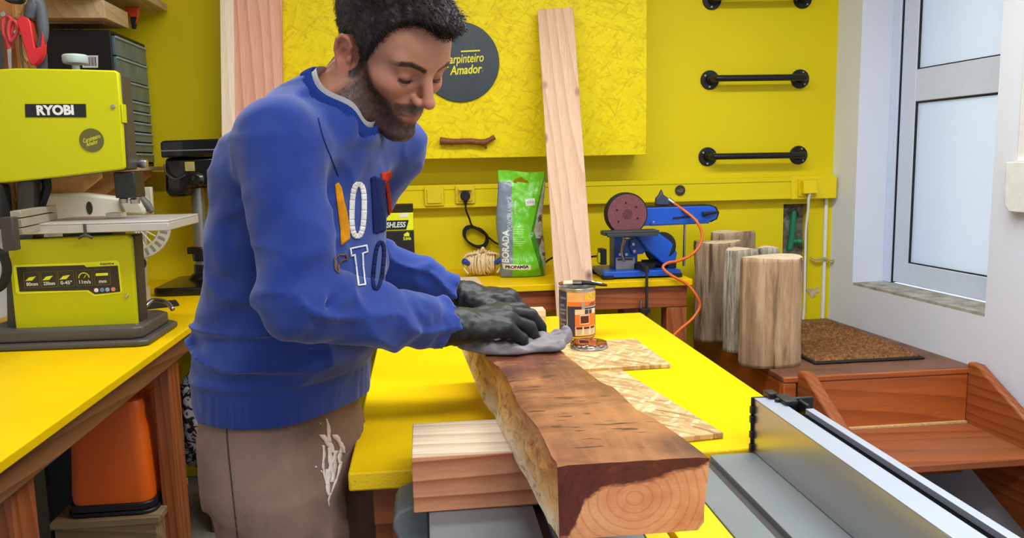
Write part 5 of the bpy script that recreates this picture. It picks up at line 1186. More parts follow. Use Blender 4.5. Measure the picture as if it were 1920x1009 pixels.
tt = NT('maroon_abrasive'); o_ = tt.sep(tt.coord()); a = tt.noise(tt.coord(), 200, 2, .6); tt.col(tt.ramp(a, [(.3, srgb(104, 52, 58)), (.7, srgb(134, 76, 80))])); tt.p.inputs['Roughness'].default_value = .7; MAR = tt.m
tpart(t, 'sanding_disc', lambda b: lathe(b, [(.0795, .004), (.0795, -.002), (.0, -.002)], dc, 'Y', 64), MAR, 0)
for i in range(6): 
    a = math.radians(38 + i * 60) ; q = dc + Vector((.046 * math.cos(a), -.0024, .046 * math.sin(a)))
    if i in (0, 1, 2, 3, 5): tpart(t, 'hole', lambda b: cyl(b, q, q + Vector((0, -.0012, 0)), .004, n=12), RUBBER, 0)
tpart(t, 'disc_hub', lambda b: cyl(b, dc + Vector((0, -.0024, 0)), dc + Vector((0, -.0034, 0)), .020, n=24), plain('maroon_hub', (96, 44, 52), .6), 0)
tb0 = [at(1128, 427, Y=SY - .14), at(1232, 434, Y=SY - .14)]
TG = plain('dark_grey_table', (62, 64, 66), .45, .2)
tpart(t, 'work_rest', lambda b: (box(b, .71, .925, SY - .15, SY - .066, 1.092, 1.10), box(b, .715, .92, SY - .15, SY - .144, 1.078, 1.092), box(b, .705, .725, SY - .14, SY - .07, 1.083, 1.098)), TG, .002)
tpart(t, 'rest_bracket', lambda b: (tube(b, [at(1172, 436, Y=SY - .12), at(1171, 450, Y=SY - .10), at(1166, 470, Y=SY - .08), at(1170, 490, Y=SY - .06)], [.006, .007, .006, .005], 8), box(b, .785, .81, SY - .14, SY - .115, 1.065, 1.078)), STEEL, 0, smooth=True)
tpart(t, 'guard_lower', lambda b: prism(b, [(dc.x + .082 * math.cos(a_), dc.z + .082 * math.sin(a_)) for a_ in np.linspace(-PI * .92, -PI * .08, 24)], 0, .03, TXZ(0, SY - .022, 0)), plain('dark_maroon', (84, 24, 16), .5), .002)  # dark maroon half disc behind the lower part of the sanding disc
lp = ps('rating_label', [(1155, 484), (1190, 483), (1191, 506), (1155, 507)], SY - .0125, SY - .0105, plain('grey_label', (176, 168, 164), .5), 0)
lab(t, 'label_band', pxpoly([(1158, 485), (1187, 484), (1187, 488), (1158, 489)], SY - .014), SY - .0127, DARKGREY, .0006, sub=lp)
for x, y in ((1187, 458), (1189, 471), (1174, 477), (1162, 477)):
    q = at(x, y, Y=SY - .022); tpart(t, 'bolt', lambda b: cyl(b, q, q + Vector((0, -.005, 0)), .0065, n=6), STEEL, 0)
for x, y in ((1225, 416), (1306, 413)):
    q = at(x, y, Y=SY - .021); tpart(t, 'bolt', lambda b: cyl(b, q, q + Vector((0, -.004, 0)), .0055, n=6), STEEL, 0)
tpart(t, 'support_rod', lambda b: cyl(b, at(1284, 421, Y=SY + .02), (at(1282, 500, Y=SY + .02).x, SY + .02, TZ + .032), .0055, n=12), STEEL, 0, smooth='auto')
tpart(t, 'dust_outlet', lambda b: (tube(b, [(.90, SY + .02, TZ + .045), (.98, SY - .0, TZ + .05), (1.02, SY - .02, TZ + .045)], [.02, .016, .014], 10), box(b, .86, .94, SY - .04, SY + .04, TZ + .033, TZ + .055), box(b, .995, 1.03, SY - .04, SY + .03, TZ + .033, TZ + .06)), RUBBER, .002)
tpart(t, 'switch_box', lambda b: (box(b, .722, .748, SY, SY + .06, TZ + .05, TZ + .115),), BLACK, .003)
tpart(t, 'yellow_tag', lambda b: box(b, .712, .7215, SY, SY + .03, TZ + .06, TZ + .10), LIME2, .001)
tpart(t, 'power_cord', lambda b: tube(b, [(.72, SY + .03, TZ + .085), (.66, SY + .04, TZ + .08), (.55, SY + .12, TZ + .075), (.50, SY + .2, TZ + .02)], .004, 8), RUBBER, 0, smooth=True)
# air gun with its orange hose
ag = at(1246, 375, Y=SY + .02)
t = thing('blow_gun', 'blue-grey air gun with orange hose lying on top of sander', 'air gun', ag)
GUN = plain('gun_blue_grey', (62, 74, 96), .4, .3)
tpart(t, 'gun_body', lambda b: prism(b, pxpoly([(1231, 385), (1232, 372), (1238, 366), (1243, 355), (1246, 365), (1256, 373), (1262, 380), (1256, 386), (1240, 386)], SY), 0, .026, TXZ(0, SY + .035, 0)), GUN, .005)
tpart(t, 'fitting', lambda b: cyl(b, at(1252, 374, Y=SY + .02), at(1264, 382, Y=SY + .01), .012, .009, n=14), STEEL, .002)
HOSE = plain('orange_hose', (222, 104, 30), .4)
hp = [at(1263, 381, Y=SY + .01), at(1283, 395, Y=SY - .03), at(1305, 414, Y=SY - .06), at(1316, 437, Y=SY - .08), at(1312, 460, Y=SY - .09), at(1296, 478, Y=SY - .10), at(1272, 489, Y=SY - .11), at(1252, 493, Y=SY - .12), at(1243, 502, Y=SY - .135), at(1258, 516, Y=SY - .15), at(1288, 533, Y=SY - .165), at(1306, 555, Y=SY - .18), at(1312, 575, Y=SY - .18), at(1298, 598, Y=SY - .19), at(1276, 617, Y=SY - .2), at(1255, 638, Y=SY - .2), at(1230, 670, Y=SY - .2), at(1200, 760, Y=SY - .2)]
tpart(t, 'hose', lambda b: tube(b, hp, .0058, 10), HOSE, 0, smooth=True)
# bar clamp on the bench edge
cb = at(1212, 500, Y=BY - .012)
t = thing('bar_clamp', 'black bar clamp gripping front edge of the back bench', 'clamp', cb)
zb0 = at(1212, 592, Y=BY - .012).z
tpart(t, 'bar', lambda b: box(b, cb.x - .004, cb.x + .005, BY - .022, BY - .008, zb0, TZ + .06), plain('worn_black_bar', (56, 54, 54), .4, .5), .001)
tpart(t, 'fixed_jaw', lambda b: (prism(b, [(-.0, 0), (.075, .012), (.08, -.004), (.05, -.018), (.0, -.02)], -.009, .009, Matrix.Translation((cb.x, BY - .02, TZ + .055)) @ Matrix(((0, 0, 1, 0), (1, 0, 0, 0), (0, 1, 0, 0), (0, 0, 0, 1)))), cyl(b, (cb.x, BY + .045, TZ + .0335), (cb.x, BY + .045, TZ + .058), .008, n=12)), RUBBER, .002)
tpart(t, 'sliding_jaw', lambda b: box(b, cb.x - .025, cb.x + .012, BY - .026, BY + .01, zb0 + .012, zb0 + .03), RUBBER, .002)
tpart(t, 'screw_spindle', lambda b: (cyl(b, (cb.x - .02, BY - .005, zb0 + .01), (cb.x - .02, BY - .005, zb0 + .055), .004, n=10), cyl(b, (cb.x - .02, BY - .005, zb0 + .055), (cb.x - .02, BY - .005, zb0 + .06), .008, n=10)), STEEL, 0)
# ------------------------------------------------------------------ paint tin with brush, and its lid
tc = Vector(((at(1050, 632, Z=TZ).x + at(1120, 632, Z=TZ).x) / 2, at(1085, 637, Z=TZ).y + .05, TZ + .001)); TR = .0492; TH = .137
t = thing('paint_tin', 'open stain tin with orange and navy label standing on the work table', 'paint tin', tc)
TIN = plain('tin_metal', (188, 186, 180), .28, .9); a0 = math.atan2(-tc.y, -tc.x)     # angle that faces the camera
tpart(t, 'tin_body', lambda b: lathe(b, [(TR - .002, 0), (TR, .002), (TR, TH - .004), (TR + .002, TH - .002), (TR + .001, TH), (TR - .004, TH), (TR - .006, TH - .006), (TR - .006, TH - .02), (0, TH - .02)], tc, n=64), TIN, 0, smooth='auto')
tpart(t, 'stain_liquid', lambda b: cyl(b, tc + Vector((0, 0, TH - .0195)), tc + Vector((0, 0, TH - .012)), TR - .0065, n=48), plain('dark_stain', (30, 14, 8), .1), 0)
def wrap(a_0, a_1, z0, z1, mat, lift=.0005, name='label_panel', sub=None):
    def f(b):
        n = max(3, int(abs(a_1 - a_0) / .08)); A = []
        for k in range(n + 1):
            a = a0 + a_0 + (a_1 - a_0) * k / n; A.append([b.verts.new(tc + Vector(((TR + lift) * math.cos(a), (TR + lift) * math.sin(a), z))) for z in (z0, z1)])
        for p_, q_ in zip(A, A[1:]): b.faces.new((p_[0], q_[0], q_[1], p_[1]))
    return tpart(t, name, f, mat, 0, smooth=True, sub=sub)
NAVY = plain('navy_label', (40, 44, 84), .4); OR1 = plain('light_orange_label', (240, 178, 110), .4, var=.1, scale=40); OR2 = plain('deep_orange_label', (238, 122, 40), .4); CRE = plain('cream_label_panel', (244, 214, 176), .45); BRN = plain('dark_brown_swatch', (90, 26, 12), .4); YLT = plain('label_yellow', (236, 206, 20), .4)
# angle a: negative = towards the left as seen from the camera
full = wrap(-2.6, -.62, .006, TH - .008, NAVY)
wrap(-.55, 1.9, TH - .036, TH - .010, OR1); wrap(-.55, 1.9, TH - .048, TH - .036, OR2)
wrap(-.55, 1.9, .006, TH - .048, NAVY, .0005)
wrap(-.12, 1.25, .008, TH - .056, OR2, .0009)
wrap(-.12, 1.25, TH - .070, TH - .056, CRE, .0012); wrap(.42, .64, TH - .069, TH - .057, DARKGREY, .0015); wrap(.68, .88, TH - .069, TH - .057, DARKGREY, .0015)
wrap(.14, .70, .040, .066, CRE, .0012); wrap(.18, .66, .043, .063, BRN, .0015)
wrap(-.10, 1.22, .010, .034, CRE, .0012)
for k in range(3): wrap(-.06 + k * .42, .28 + k * .42, .027, .033, BRN, .0015); wrap(-.04 + k * .42, .24 + k * .42, .012, .026, plain('label_grey_print', (200, 180, 160), .5), .0016)
for k in range(4): wrap(.36 + k * .0, 1.5, TH - .0495 - .0, TH - .0515, INK, .0011) if k == 0 else None
for k, (z0, wd_) in enumerate(((TH - .03, .5), (TH - .05, .4), (TH - .062, .5), (TH - .072, .45), (TH - .09, .5), (TH - .102, .42))): wrap(-1.15, -1.15 + wd_, z0, z0 + .006, plain('slate_print', (104, 108, 136), .5), .0008)
def tintext(s, a, z, size, mat, width, **k):
    tb_ = text_bm(s, size, depth=0, width=width, **k)
    bmesh.ops.subdivide_edges(tb_, edges=[e for e in tb_.edges if e.calc_length() > .004], cuts=2)
    for v in tb_.verts:
        an = a0 + a + v.co.x / TR; v.co = Vector(((TR + .0014) * math.cos(an), (TR + .0014) * math.sin(an), z + v.co.y))
    bmesh.ops.translate(tb_, vec=tc - Vector(t.location), verts=tb_.verts); return fin(tb_, 'lettering', mat, t, recalc=False)
tintext('BONDEX', .98, TH - .022, .022, YLT, .056, bold=.0006)
tintext('LASUR', .95, TH - .043, .010, NAVY, .024, bold=.0002)
wrap(.24, .42, TH - .056, TH - .036, plain('silver_emblem', (176, 160, 140), .4), .0012)
# brush lying across the tin
t2 = thing('paint_brush', 'paint brush with stained bristles and black handle across the tin', 'brush', tc + Vector((0, 0, TH + .004)))
bz = TH + .006
e0 = at(1050, 541, Y=tc.y) ; e1 = at(1137, 549, Y=tc.y)
d_ = Vector((1, -.15, 0)).normalized(); n_ = Vector((d_.y, -d_.x, 0))
def pt(s, w, z): return tc + d_ * s + n_ * w + Vector((0, 0, bz + z))
def flat(b, sts, nseg=12):
    rings = []
    for s, w, h, z in sts: rings.append([b.verts.new(pt(s, w * math.cos(2 * PI * k / nseg), z + h * math.sin(2 * PI * k / nseg))) for k in range(nseg)])
    for A, C_ in zip(rings, rings[1:]):
        for k in range(nseg): b.faces.new((A[k], A[(k + 1) % nseg], C_[(k + 1) % nseg], C_[k]))
    b.faces.new(rings[0]); b.faces.new(rings[-1][::-1])
tpart(t2, 'bristle_tip', lambda b: flat(b, ((-.050, .016, .002, .002), (-.046, .019, .0035, .002), (-.038, .019, .005, .003))), plain('stained_bristle', (116, 62, 26), .6, bump=.5, scale=200), 0, smooth=True)
tpart(t2, 'bristles', lambda b: flat(b, ((-.0379, .019, .005, .003), (-.012, .018, .0065, .004))), plain('cream_bristle', (226, 200, 160), .6, bump=.5, scale=200), 0, smooth=True)
tpart(t2, 'ferrule', lambda b: flat(b, ((-.0119, .0185, .0068, .004), (.012, .0185, .0068, .004))), plain('brown_ferrule', (74, 64, 58), .4), 0, smooth='auto')
tpart(t2, 'handle', lambda b: flat(b, ((.0121, .017, .006, .004), (.03, .010, .0055, .003), (.05, .012, .006, .001), (.068, .010, .005, -.0025), (.082, .004, .003, -.005))), RUBBER, 0, smooth=True)
tpart(t2, 'handle_print', lambda b: flat(b, ((.04, .009, .0012, .0072), (.068, .008, .0012, .0018))), INK, 0, smooth=True)
# lid
lc = (at(1070, 652, Z=TZ + .012) + at(1138, 648, Z=TZ + .012)) / 2; lc.z = TZ + .0112
t = thing('tin_lid', 'tin lid with wet brown stain lying upside down on chipboard square', 'lid', lc)
tpart(t, 'lid_rim', lambda b: lathe(b, [(.047, 0), (.048, .002), (.0455, .005), (.0455, .010), (.043, .012), (.041, .010), (.0, .010)], lc, n=64), TIN, 0, smooth='auto')
tt = NT('wet_brown_stain'); a = tt.noise(tt.coord(), 30, 3, .5); tt.col(tt.ramp(a, [(.35, srgb(40, 16, 8)), (.65, srgb(128, 54, 22))])); tt.p.inputs['Roughness'].default_value = .08; tt.p.inputs['Coat Weight'].default_value = .6
def drip(b):
    n = 64; rings = []
    for r_, z in ((.0, .0135), (.036, .0135), (.041, .0145), (.0435, .0138)):
        rings.append([b.verts.new(lc + Vector((r_ * math.cos(2 * PI * k / n), r_ * math.sin(2 * PI * k / n), z))) for k in range(n)] if r_ > 0 else [b.verts.new(lc + Vector((0, 0, z)))])
    rings.append([b.verts.new(lc + Vector((.0468 * math.cos(2 * PI * k / n), .0468 * math.sin(2 * PI * k / n), .0075 + .004 * math.sin(k * .9) + .002 * math.sin(k * 2.3)))) for k in range(n)])
    for A, C_ in zip(rings, rings[1:]):
        for k in range(n):
            if len(A) == 1: b.faces.new((A[0], C_[k], C_[(k + 1) % n]))
            else: b.faces.new((A[k], C_[k], C_[(k + 1) % n], A[(k + 1) % n]))
tpart(t, 'stain_film', drip, tt.m, 0, smooth=True)
import openvdb
# ------------------------------------------------------------------ distance-field modelling for organic shapes
V3 = lambda *a: np.array(a, np.float32)
def s_ell(P, c, r):
    q = (P - V3(*c)) / V3(*r); k0 = np.sqrt((q * q).sum(-1)) + 1e-6; q2 = q / V3(*r); k1 = np.sqrt((q2 * q2).sum(-1)) + 1e-6
    return k0 * (k0 - 1) / k1
def s_cap(P, a, b, ra, rb=None):
    rb = ra if rb is None else rb; a, b = V3(*a), V3(*b); d = b - a; t = np.clip(((P - a) @ d) / max(float(d @ d), 1e-9), 0, 1)
    return np.sqrt((((P - a) - t[..., None] * d) ** 2).sum(-1)) - (ra + (rb - ra) * t)
def s_chain(P, pts, rs, k=0):
    D = None
    for i in range(len(pts) - 1):
        e = s_cap(P, pts[i], pts[i + 1], rs[i], rs[i + 1]); D = e if D is None else (su(D, e, k) if k else np.minimum(D, e))
    return D
def su(a, b, k):
    h = np.clip(.5 + .5 * (b - a) / k, 0, 1); return b * (1 - h) + a * h - k * h * (1 - h)
def ss(a, b, k):      # a minus b
    h = np.clip(.5 - .5 * (a + b) / k, 0, 1); return a * (1 - h) - b * h + k * h * (1 - h)
def si(a, b, k):
    return -su(-a, -b, k)
def s_loft(P, zs, cx, cy, ru, rv, yaw, zlo, zhi):
    """upright body with elliptical sections; ru sideways, rv front to back; yaw = facing direction"""
    z = P[..., 2]; f = (math.cos(yaw), math.sin(yaw)); l = (-f[1], f[0])
    X = P[..., 0] - np.interp(z, zs, cx); Y = P[..., 1] - np.interp(z, zs, cy); a, b = np.interp(z, zs, ru), np.interp(z, zs, rv)
    u = (X * l[0] + Y * l[1]) / a; v = (X * f[0] + Y * f[1]) / b
    q = (np.abs(u) ** 2.3 + np.abs(v) ** 2.3) ** (1 / 2.3); d = (q - 1) * np.minimum(a, b)
    return np.maximum(d, np.maximum(zlo - z, z - zhi)).astype(np.float32)
_tab = np.random.default_rng(3).random((32, 32, 32)).astype(np.float32) * 2 - 1
def vnoise(P, s, off=0):
    Q = P * s + off; i = np.floor(Q).astype(np.int32); f = Q - i; f = f * f * (3 - 2 * f); r = 0
    for dx in (0, 1):
        for dy in (0, 1):
            for dz in (0, 1):
                r = r + _tab[(i[..., 0] + dx) & 31, (i[..., 1] + dy) & 31, (i[..., 2] + dz) & 31] * (f[..., 0] if dx else 1 - f[..., 0]) * (f[..., 1] if dy else 1 - f[..., 1]) * (f[..., 2] if dz else 1 - f[..., 2])
    return r
def mesh_sdf(fn, lo, hi, h, name):
    lo = np.array(lo, float); n = np.ceil((np.array(hi) - lo) / h).astype(int) + 1
    A = np.empty(n, np.float32); ys = (lo[1] + h * np.arange(n[1])).astype(np.float32); zs = (lo[2] + h * np.arange(n[2])).astype(np.float32); S = 24
    for i in range(0, n[0], S):
        xs = (lo[0] + h * np.arange(i, min(i + S, n[0]))).astype(np.float32)
        P = np.stack(np.meshgrid(xs, ys, zs, indexing='ij'), -1); A[i:i + S] = fn(P)
    A = np.clip(A, -3 * h, 3 * h); g = openvdb.FloatGrid(float(3 * h)); g.copyFromArray(A); pts, q = g.convertToQuads(0.0)
    pts = (pts * h + lo).astype(np.float32); q = q[:, ::-1]
    me = bpy.data.meshes.new(name); me.vertices.add(len(pts)); me.vertices.foreach_set('co', pts.ravel()); me.loops.add(len(q) * 4); me.loops.foreach_set('vertex_index', np.ascontiguousarray(q).ravel().astype(np.int32))
    me.polygons.add(len(q)); me.polygons.foreach_set('loop_start', np.arange(0, len(q) * 4, 4, dtype=np.int32)); me.update(calc_edges=True); me.validate()
    bm = bmesh.new(); bm.from_mesh(me); bmesh.ops.recalc_face_normals(bm, faces=bm.faces); bm.to_mesh(me); bm.free()
    me.polygons.foreach_set('use_smooth', [True] * len(me.polygons)); return me
def verts(me): a = np.empty(len(me.vertices) * 3, np.float32); me.vertices.foreach_get('co', a); return a.reshape(-1, 3)
def vcolor(me, C):
    a = me.color_attributes.new('tint', 'FLOAT_COLOR', 'POINT'); D = np.ones((len(C), 4), np.float32); D[:, :3] = C; a.data.foreach_set('color', D.ravel())
def smooth_relax(me, n, f=.5):
    bm = bmesh.new(); bm.from_mesh(me)
    for _ in range(n): bmesh.ops.smooth_vert(bm, verts=bm.verts, factor=f, use_axis_x=True, use_axis_y=True, use_axis_z=True)
    bm.to_mesh(me); bm.free()
# ------------------------------------------------------------------ pose
TYAW = math.radians(-30); HYAW, HPITCH, HROLL = math.radians(-45), math.radians(38), math.radians(6)
HO = np.array((-.0465, 1.325, 1.547)); HS = .98
HR = np.array((Matrix.Rotation(HYAW, 3, 'Z') @ Matrix.Rotation(HPITCH, 3, 'Y') @ Matrix.Rotation(HROLL, 3, 'X')))
def h2w(p): return tuple(HO + HR @ (np.array(p) * HS))
def w2h(P): return ((P - HO.astype(np.float32)) @ HR.astype(np.float32)) / HS
CN = np.array((.55, -.36, .755)); CN /= np.linalg.norm(CN); CC = np.array((-.129, 1.300, 1.462))     # collar plane
J = dict(rsh=tuple(at(524, 270, Y=1.19)), rel=tuple(at(566, 568, Y=1.125)), rwr=tuple(at(852, 612, Y=1.30)),
         lsh=(-.050, 1.490, 1.405), lel=tuple(at(612, 462, Y=1.62)), lwr=tuple(at(868, 554, Y=1.585)))
NB = tuple(CC - CN * .035)                        # neck base
FLR = dict(rhip=(-.262, 1.325, .93), rkn=(-.235, 1.285, .50), ran=(-.275, 1.30, .085), lhip=(-.225, 1.44, .93), lkn=(-.165, 1.475, .50), lan=(-.23, 1.50, .085))
def sdf_head(P):
    ax = P.copy(); ax[..., 1] = np.abs(P[..., 1])       # mirrored half
    D = s_ell(ax, (-.014, 0, .050), (.097, .075, .084))
    D = su(D, s_ell(ax, (.038, 0, .052), (.060, .060, .058)), .03)
    D = su(D, s_ell(ax, (.036, 0, -.020), (.056, .054, .074)), .03)
    D = su(D, s_cap(ax, (-.004, .050, -.034), (.010, .052, -.050), .016, .015), .025)
    D = su(D, s_cap(ax, (.008, .050, -.050), (.078, .016, -.085), .015, .014), .022)
    D = su(D, s_ell(ax, (.085, 0, -.084), (.018, .021, .015)), .016)
    D = su(D, s_ell(ax, (.060, .043, -.002), (.024, .020, .017)), .022)
    D = su(D, s_ell(ax, (.076, 0, -.045), (.024, .027, .026)), .020)
    D = su(D, s_cap(ax, (.087, .010, .041), (.074, .044, .043), .0090, .0090), .014)
    D = ss(D, s_ell(ax, (.103, .031, .024), (.020, .017, .0115)), .014)
    D = su(D, s_ell(ax, (.0725, .0315, .0215), (.0165, .0165, .0130)), .003)
    D = su(D, s_cap(ax, (.0845, .019, .0315), (.078, .045, .0305), .0035, .003), .006)      # fold above the lid
    n = s_cap(ax, (.089, 0, .034), (.1175, 0, -.004), .0075, .0088); n = su(n, s_ell(ax, (.1185, 0, -.0065), (.0105, .0098, .0090)), .006)
    n = su(n, s_ell(ax, (.1045, .0115, -.0115), (.0105, .0070, .0070)), .006); D = su(D, n, .009)
    D = ss(D, s_ell(ax, (.110, .0062, -.0185), (.006, .0032, .004)), .003)
    D = su(D, s_cap(ax, (.0985, 0, -.0385), (.0905, .020, -.0440), .0044, .0026), .006)
    D = su(D, s_cap(ax, (.0985, 0, -.0530), (.0885, .018, -.0485), .0052, .0030), .006)
    D = ss(D, s_cap(ax, (.1060, 0, -.0455), (.0930, .0235, -.0458), .0016, .0014), .004)
    D = ss(D, s_ell(ax, (.106, 0, -.067), (.010, .022, .0060)), .010)
    # ear
    e = np.stack([ax[..., 0] + .008, ax[..., 1] - .0755, ax[..., 2] - .004], -1) / .84; ca, sa = math.cos(.36), -math.sin(.36)
    ex = e[..., 0] * ca + e[..., 1] * sa; ey = -e[..., 0] * sa * -1 * .0 + (-e[..., 0] * sa + e[..., 1] * ca); ez = e[..., 2] + e[..., 0] * .22
    E_ = np.stack([ex, ey, ez], -1)
    E = s_ell(E_, (-.006, .003, .003), (.0185, .0050, .0310)); E = su(E, s_ell(E_, (.001, .002, -.024), (.0095, .0050, .0100)), .008)
    rim = [(.006, .0065, .010), (.008, .0100, .024), (-.002, .0120, .033), (-.015, .0125, .030), (-.0225, .0120, .015), (-.0210, .0105, -.004), (-.012, .008, -.019), (.0, .006, -.028)]
    E = su(E, s_chain(E_, rim, [.0036] * 8), .003); E = ss(E, s_ell(E_, (-.002, .0090, -.002), (.0100, .0075, .0135)), .003); E = ss(E, s_ell(E_, (-.012, .0095, .018), (.006, .0035, .0090)), .004)
    E = su(E, s_ell(E_, (.0085, .0055, -.004), (.0045, .0045, .0065)), .003) * .84
    D = su(D, E, .005); return D
def sdf_neck(P):
    a = h2w((-.028, 0, -.030)); b = NB
    D = s_cap(P, a, b, .054, .058); D = su(D, s_cap(P, h2w((.02, 0, -.055)), tuple(CC - CN * .025 + np.array((.006, -.004, .0))), .034, .036), .03)
    D = su(D, s_cap(P, h2w((-.018, -.058, -.035)), tuple(CC - CN * .02 + np.array((.02, -.02, -.0))), .013, .012), .022)
    return D
def body_core(P):
    D = s_loft(P, [.86, .95, 1.05, 1.15, 1.3, 1.38, 1.44, 1.47], [-.25, -.25, -.24, -.225, -.21, -.19, -.17, -.16], [1.38, 1.38, 1.38, 1.37, 1.36, 1.345, 1.33, 1.327],
               [.12, .125, .12, .13, .14, .135, .11, .06], [.09, .09, .085, .09, .092, .09, .075, .05], TYAW, .86, 1.47)
    for s in 'rl':
        D = su(D, s_chain(P, [J[s + 'sh'], J[s + 'el'], J[s + 'wr']], [.048, .036, .026]), .03)
        D = su(D, s_chain(P, [FLR[s + 'hip'], FLR[s + 'kn'], FLR[s + 'an']], [.055, .045, .034]), .03)
    return D
SKIN = NT('skin'); ca_ = SKIN.new('ShaderNodeVertexColor', layer_name='tint'); nz = SKIN.noise(SKIN.coord(), 260, 3, .6); nz2 = SKIN.noise(SKIN.coord(), 30, 3, .5)
SKIN.col(SKIN.mix(.5, ca_.outputs[0], SKIN.ramp(nz2, [(.3, (.82, .78, .78, 1)), (.7, (1, 1, 1, 1))]), 'MULTIPLY')); SKIN.p.inputs['Roughness'].default_value = .5
SKIN.p.inputs['Subsurface Weight'].default_value = .10; SKIN.p.inputs['Subsurface Radius'].default_value = (1, .3, .15); SKIN.p.inputs['Subsurface Scale'].default_value = .008; SKIN.p.inputs['Specular IOR Level'].default_value = .42
SKIN.bump(nz, .10, .001); SKIN = SKIN.m
def finger_pts(base, lens, ang, yaw=0, tilt=0):
    """finger chain in the hand frame, bending towards the palm (-z)"""
    p = np.array(base, float); out = [tuple(p)]; a = 0
    for L, da in zip(lens, ang):
        a += math.radians(da); d = np.array([math.cos(a) * math.cos(yaw), math.cos(a) * math.sin(yaw), -math.sin(a)]); p = p + d * L; out.append(tuple(p))
    return out
def hand_sdf(P, side, pose, fat=0.0):
    Q = P.copy(); Q[..., 1] = P[..., 1] * side
    kn = [(.084, .030, .004), (.088, .010, .008), (.083, -.010, .006), (.074, -.028, .000)]
    D = None
    for k in kn:
        m = s_cap(Q, (.004, k[1] * .55, 0), k, .0150 + fat, .0112 + fat); D = m if D is None else su(D, m, .012)
    D = su(D, s_ell(Q, (.045, .002, -.008), (.045, .034, .012)), .012)
    D = su(D, s_cap(Q, (.012, .020, -.010), (.044, .036, -.016), .014 + fat, .0135 + fat), .014)
    L = [(.041, .025, .019), (.045, .028, .020), (.041, .026, .019), (.032, .020, .017)]
    F = None
    for i, (k, l) in enumerate(zip(kn, L)):
        pts = finger_pts(k, l, pose['curl'][i], pose['yaw'][i]); r = .0094 if i < 3 else .0082; r += fat
        f = s_chain(Q, pts, [r * 1.08, r, r * .92, r * .84], .003); F = f if F is None else np.minimum(F, f)
    D = su(D, F, .006)
    th = pose['thumb']; D = su(D, s_chain(Q, th, [.0135 + fat, .0115 + fat, .0098 + fat, .0088 + fat], .004), .009)
    D = su(D, s_cap(Q, (-.05, 0, -.002), (.010, 0, 0), .0275 + fat, .0245 + fat), .015)
    return D
def frame(o, x, zup):
    x = np.array(x, float); x /= np.linalg.norm(x); z = np.array(zup, float); z -= x * z.dot(x); z /= np.linalg.norm(z); return np.array(o, float), np.stack([x, np.cross(z, x), z], 1)
HAND = {'r': dict(side=1, fr=frame(J['rwr'], (.96, .28, .02), (-.10, -.28, 1)), curl=[(6, 34, 20), (14, 38, 24), (26, 42, 26), (38, 44, 28)], yaw=[.10, .02, -.05, -.12], thumb=[(.030, .030, -.014), (.058, .052, -.022), (.082, .056, -.032), (.100, .052, -.040)]),
        'l': dict(side=-1, fr=frame(J['lwr'], (.97, -.12, -.10), (.10, -.10, 1)), curl=[(38, 62, 36), (44, 62, 36), (48, 60, 36), (50, 56, 36)], yaw=[.04, 0, -.04, -.10], thumb=[(.028, .028, -.010), (.052, .044, -.008), (.078, .043, -.010), (.100, .036, -.014)])}
HSC = 1.1
def hand_world(P, s, fat=0.0, wr=0):
    o, R = HAND[s]['fr']; Q = (P - o.astype(np.float32)) @ R.astype(np.float32); D = hand_sdf(Q / HSC, HAND[s]['side'], HAND[s], fat) * HSC
    if wr: D = D + vnoise(Q, 95, 5) * wr * np.clip(1.2 - Q[..., 0] * 6, .3, 1) + np.sin((Q[..., 0] * 420 + vnoise(Q, 30) * 4)) * wr * .7 * np.exp(-((Q[..., 0] + .012) / .016) ** 2)
    return D
# body: fine head and neck, coarser trunk and limbs, one mesh
def f_head(P):
    H_ = w2h(P); D = sdf_head(H_) * HS; D = su(D, sdf_neck(P), .022); return D + vnoise(P, 70) * .0004
lo, hi = HO - .17, HO + .17; lo[2] = NB[2] - .07; lo[0] -= .02
me_h = mesh_sdf(f_head, lo, hi, .0016, 'person_head')
def f_body(P):
    D = su(body_core(P), sdf_neck(P), .02); return np.maximum(D, P[..., 2] - (NB[2] + .0))
me_b = mesh_sdf(f_body, (-.46, 1.02, .0), (.13, 1.74, 1.46), .009, 'person_body')
VH = verts(me_h); bm = bmesh.new(); bm.from_mesh(me_h); nh = len(me_h.vertices)
bmesh.ops.delete(bm, geom=[v for v in bm.verts if v.co.z < NB[2] - .066], context='VERTS')
bm.from_mesh(me_b)
for s in 'rl':
    o_, R_ = HAND[s]['fr']; mh = mesh_sdf(lambda P: hand_world(P, s, -.0012), o_ - .13, o_ + .16, .0035, 'h'); bm.from_mesh(mh)
for s in 'rl':
    a_ = FLR[s + 'an']; mf = mesh_sdf(lambda P: su(s_cap(P, (a_[0], a_[1], .06), (a_[0] + .12, a_[1] - .05, .035), .036, .028), s_cap(P, (a_[0] - .02, a_[1], .04), (a_[0], a_[1], .10), .034), .03), (a_[0] - .1, a_[1] - .15, 0), (a_[0] + .2, a_[1] + .1, .16), .008, 'f'); bm.from_mesh(mf)
body_me = bpy.data.meshes.new('person'); bm.to_mesh(body_me); bm.free(); body_me.polygons.foreach_set('use_smooth', [True] * len(body_me.polygons))
xh2 = lambda z: np.interp(z, [-.03, -.005, .03, .055, .075, .090, .105, .118, .13], [.016, .022, .034, .042, .049, .055, .064, .085, .12])
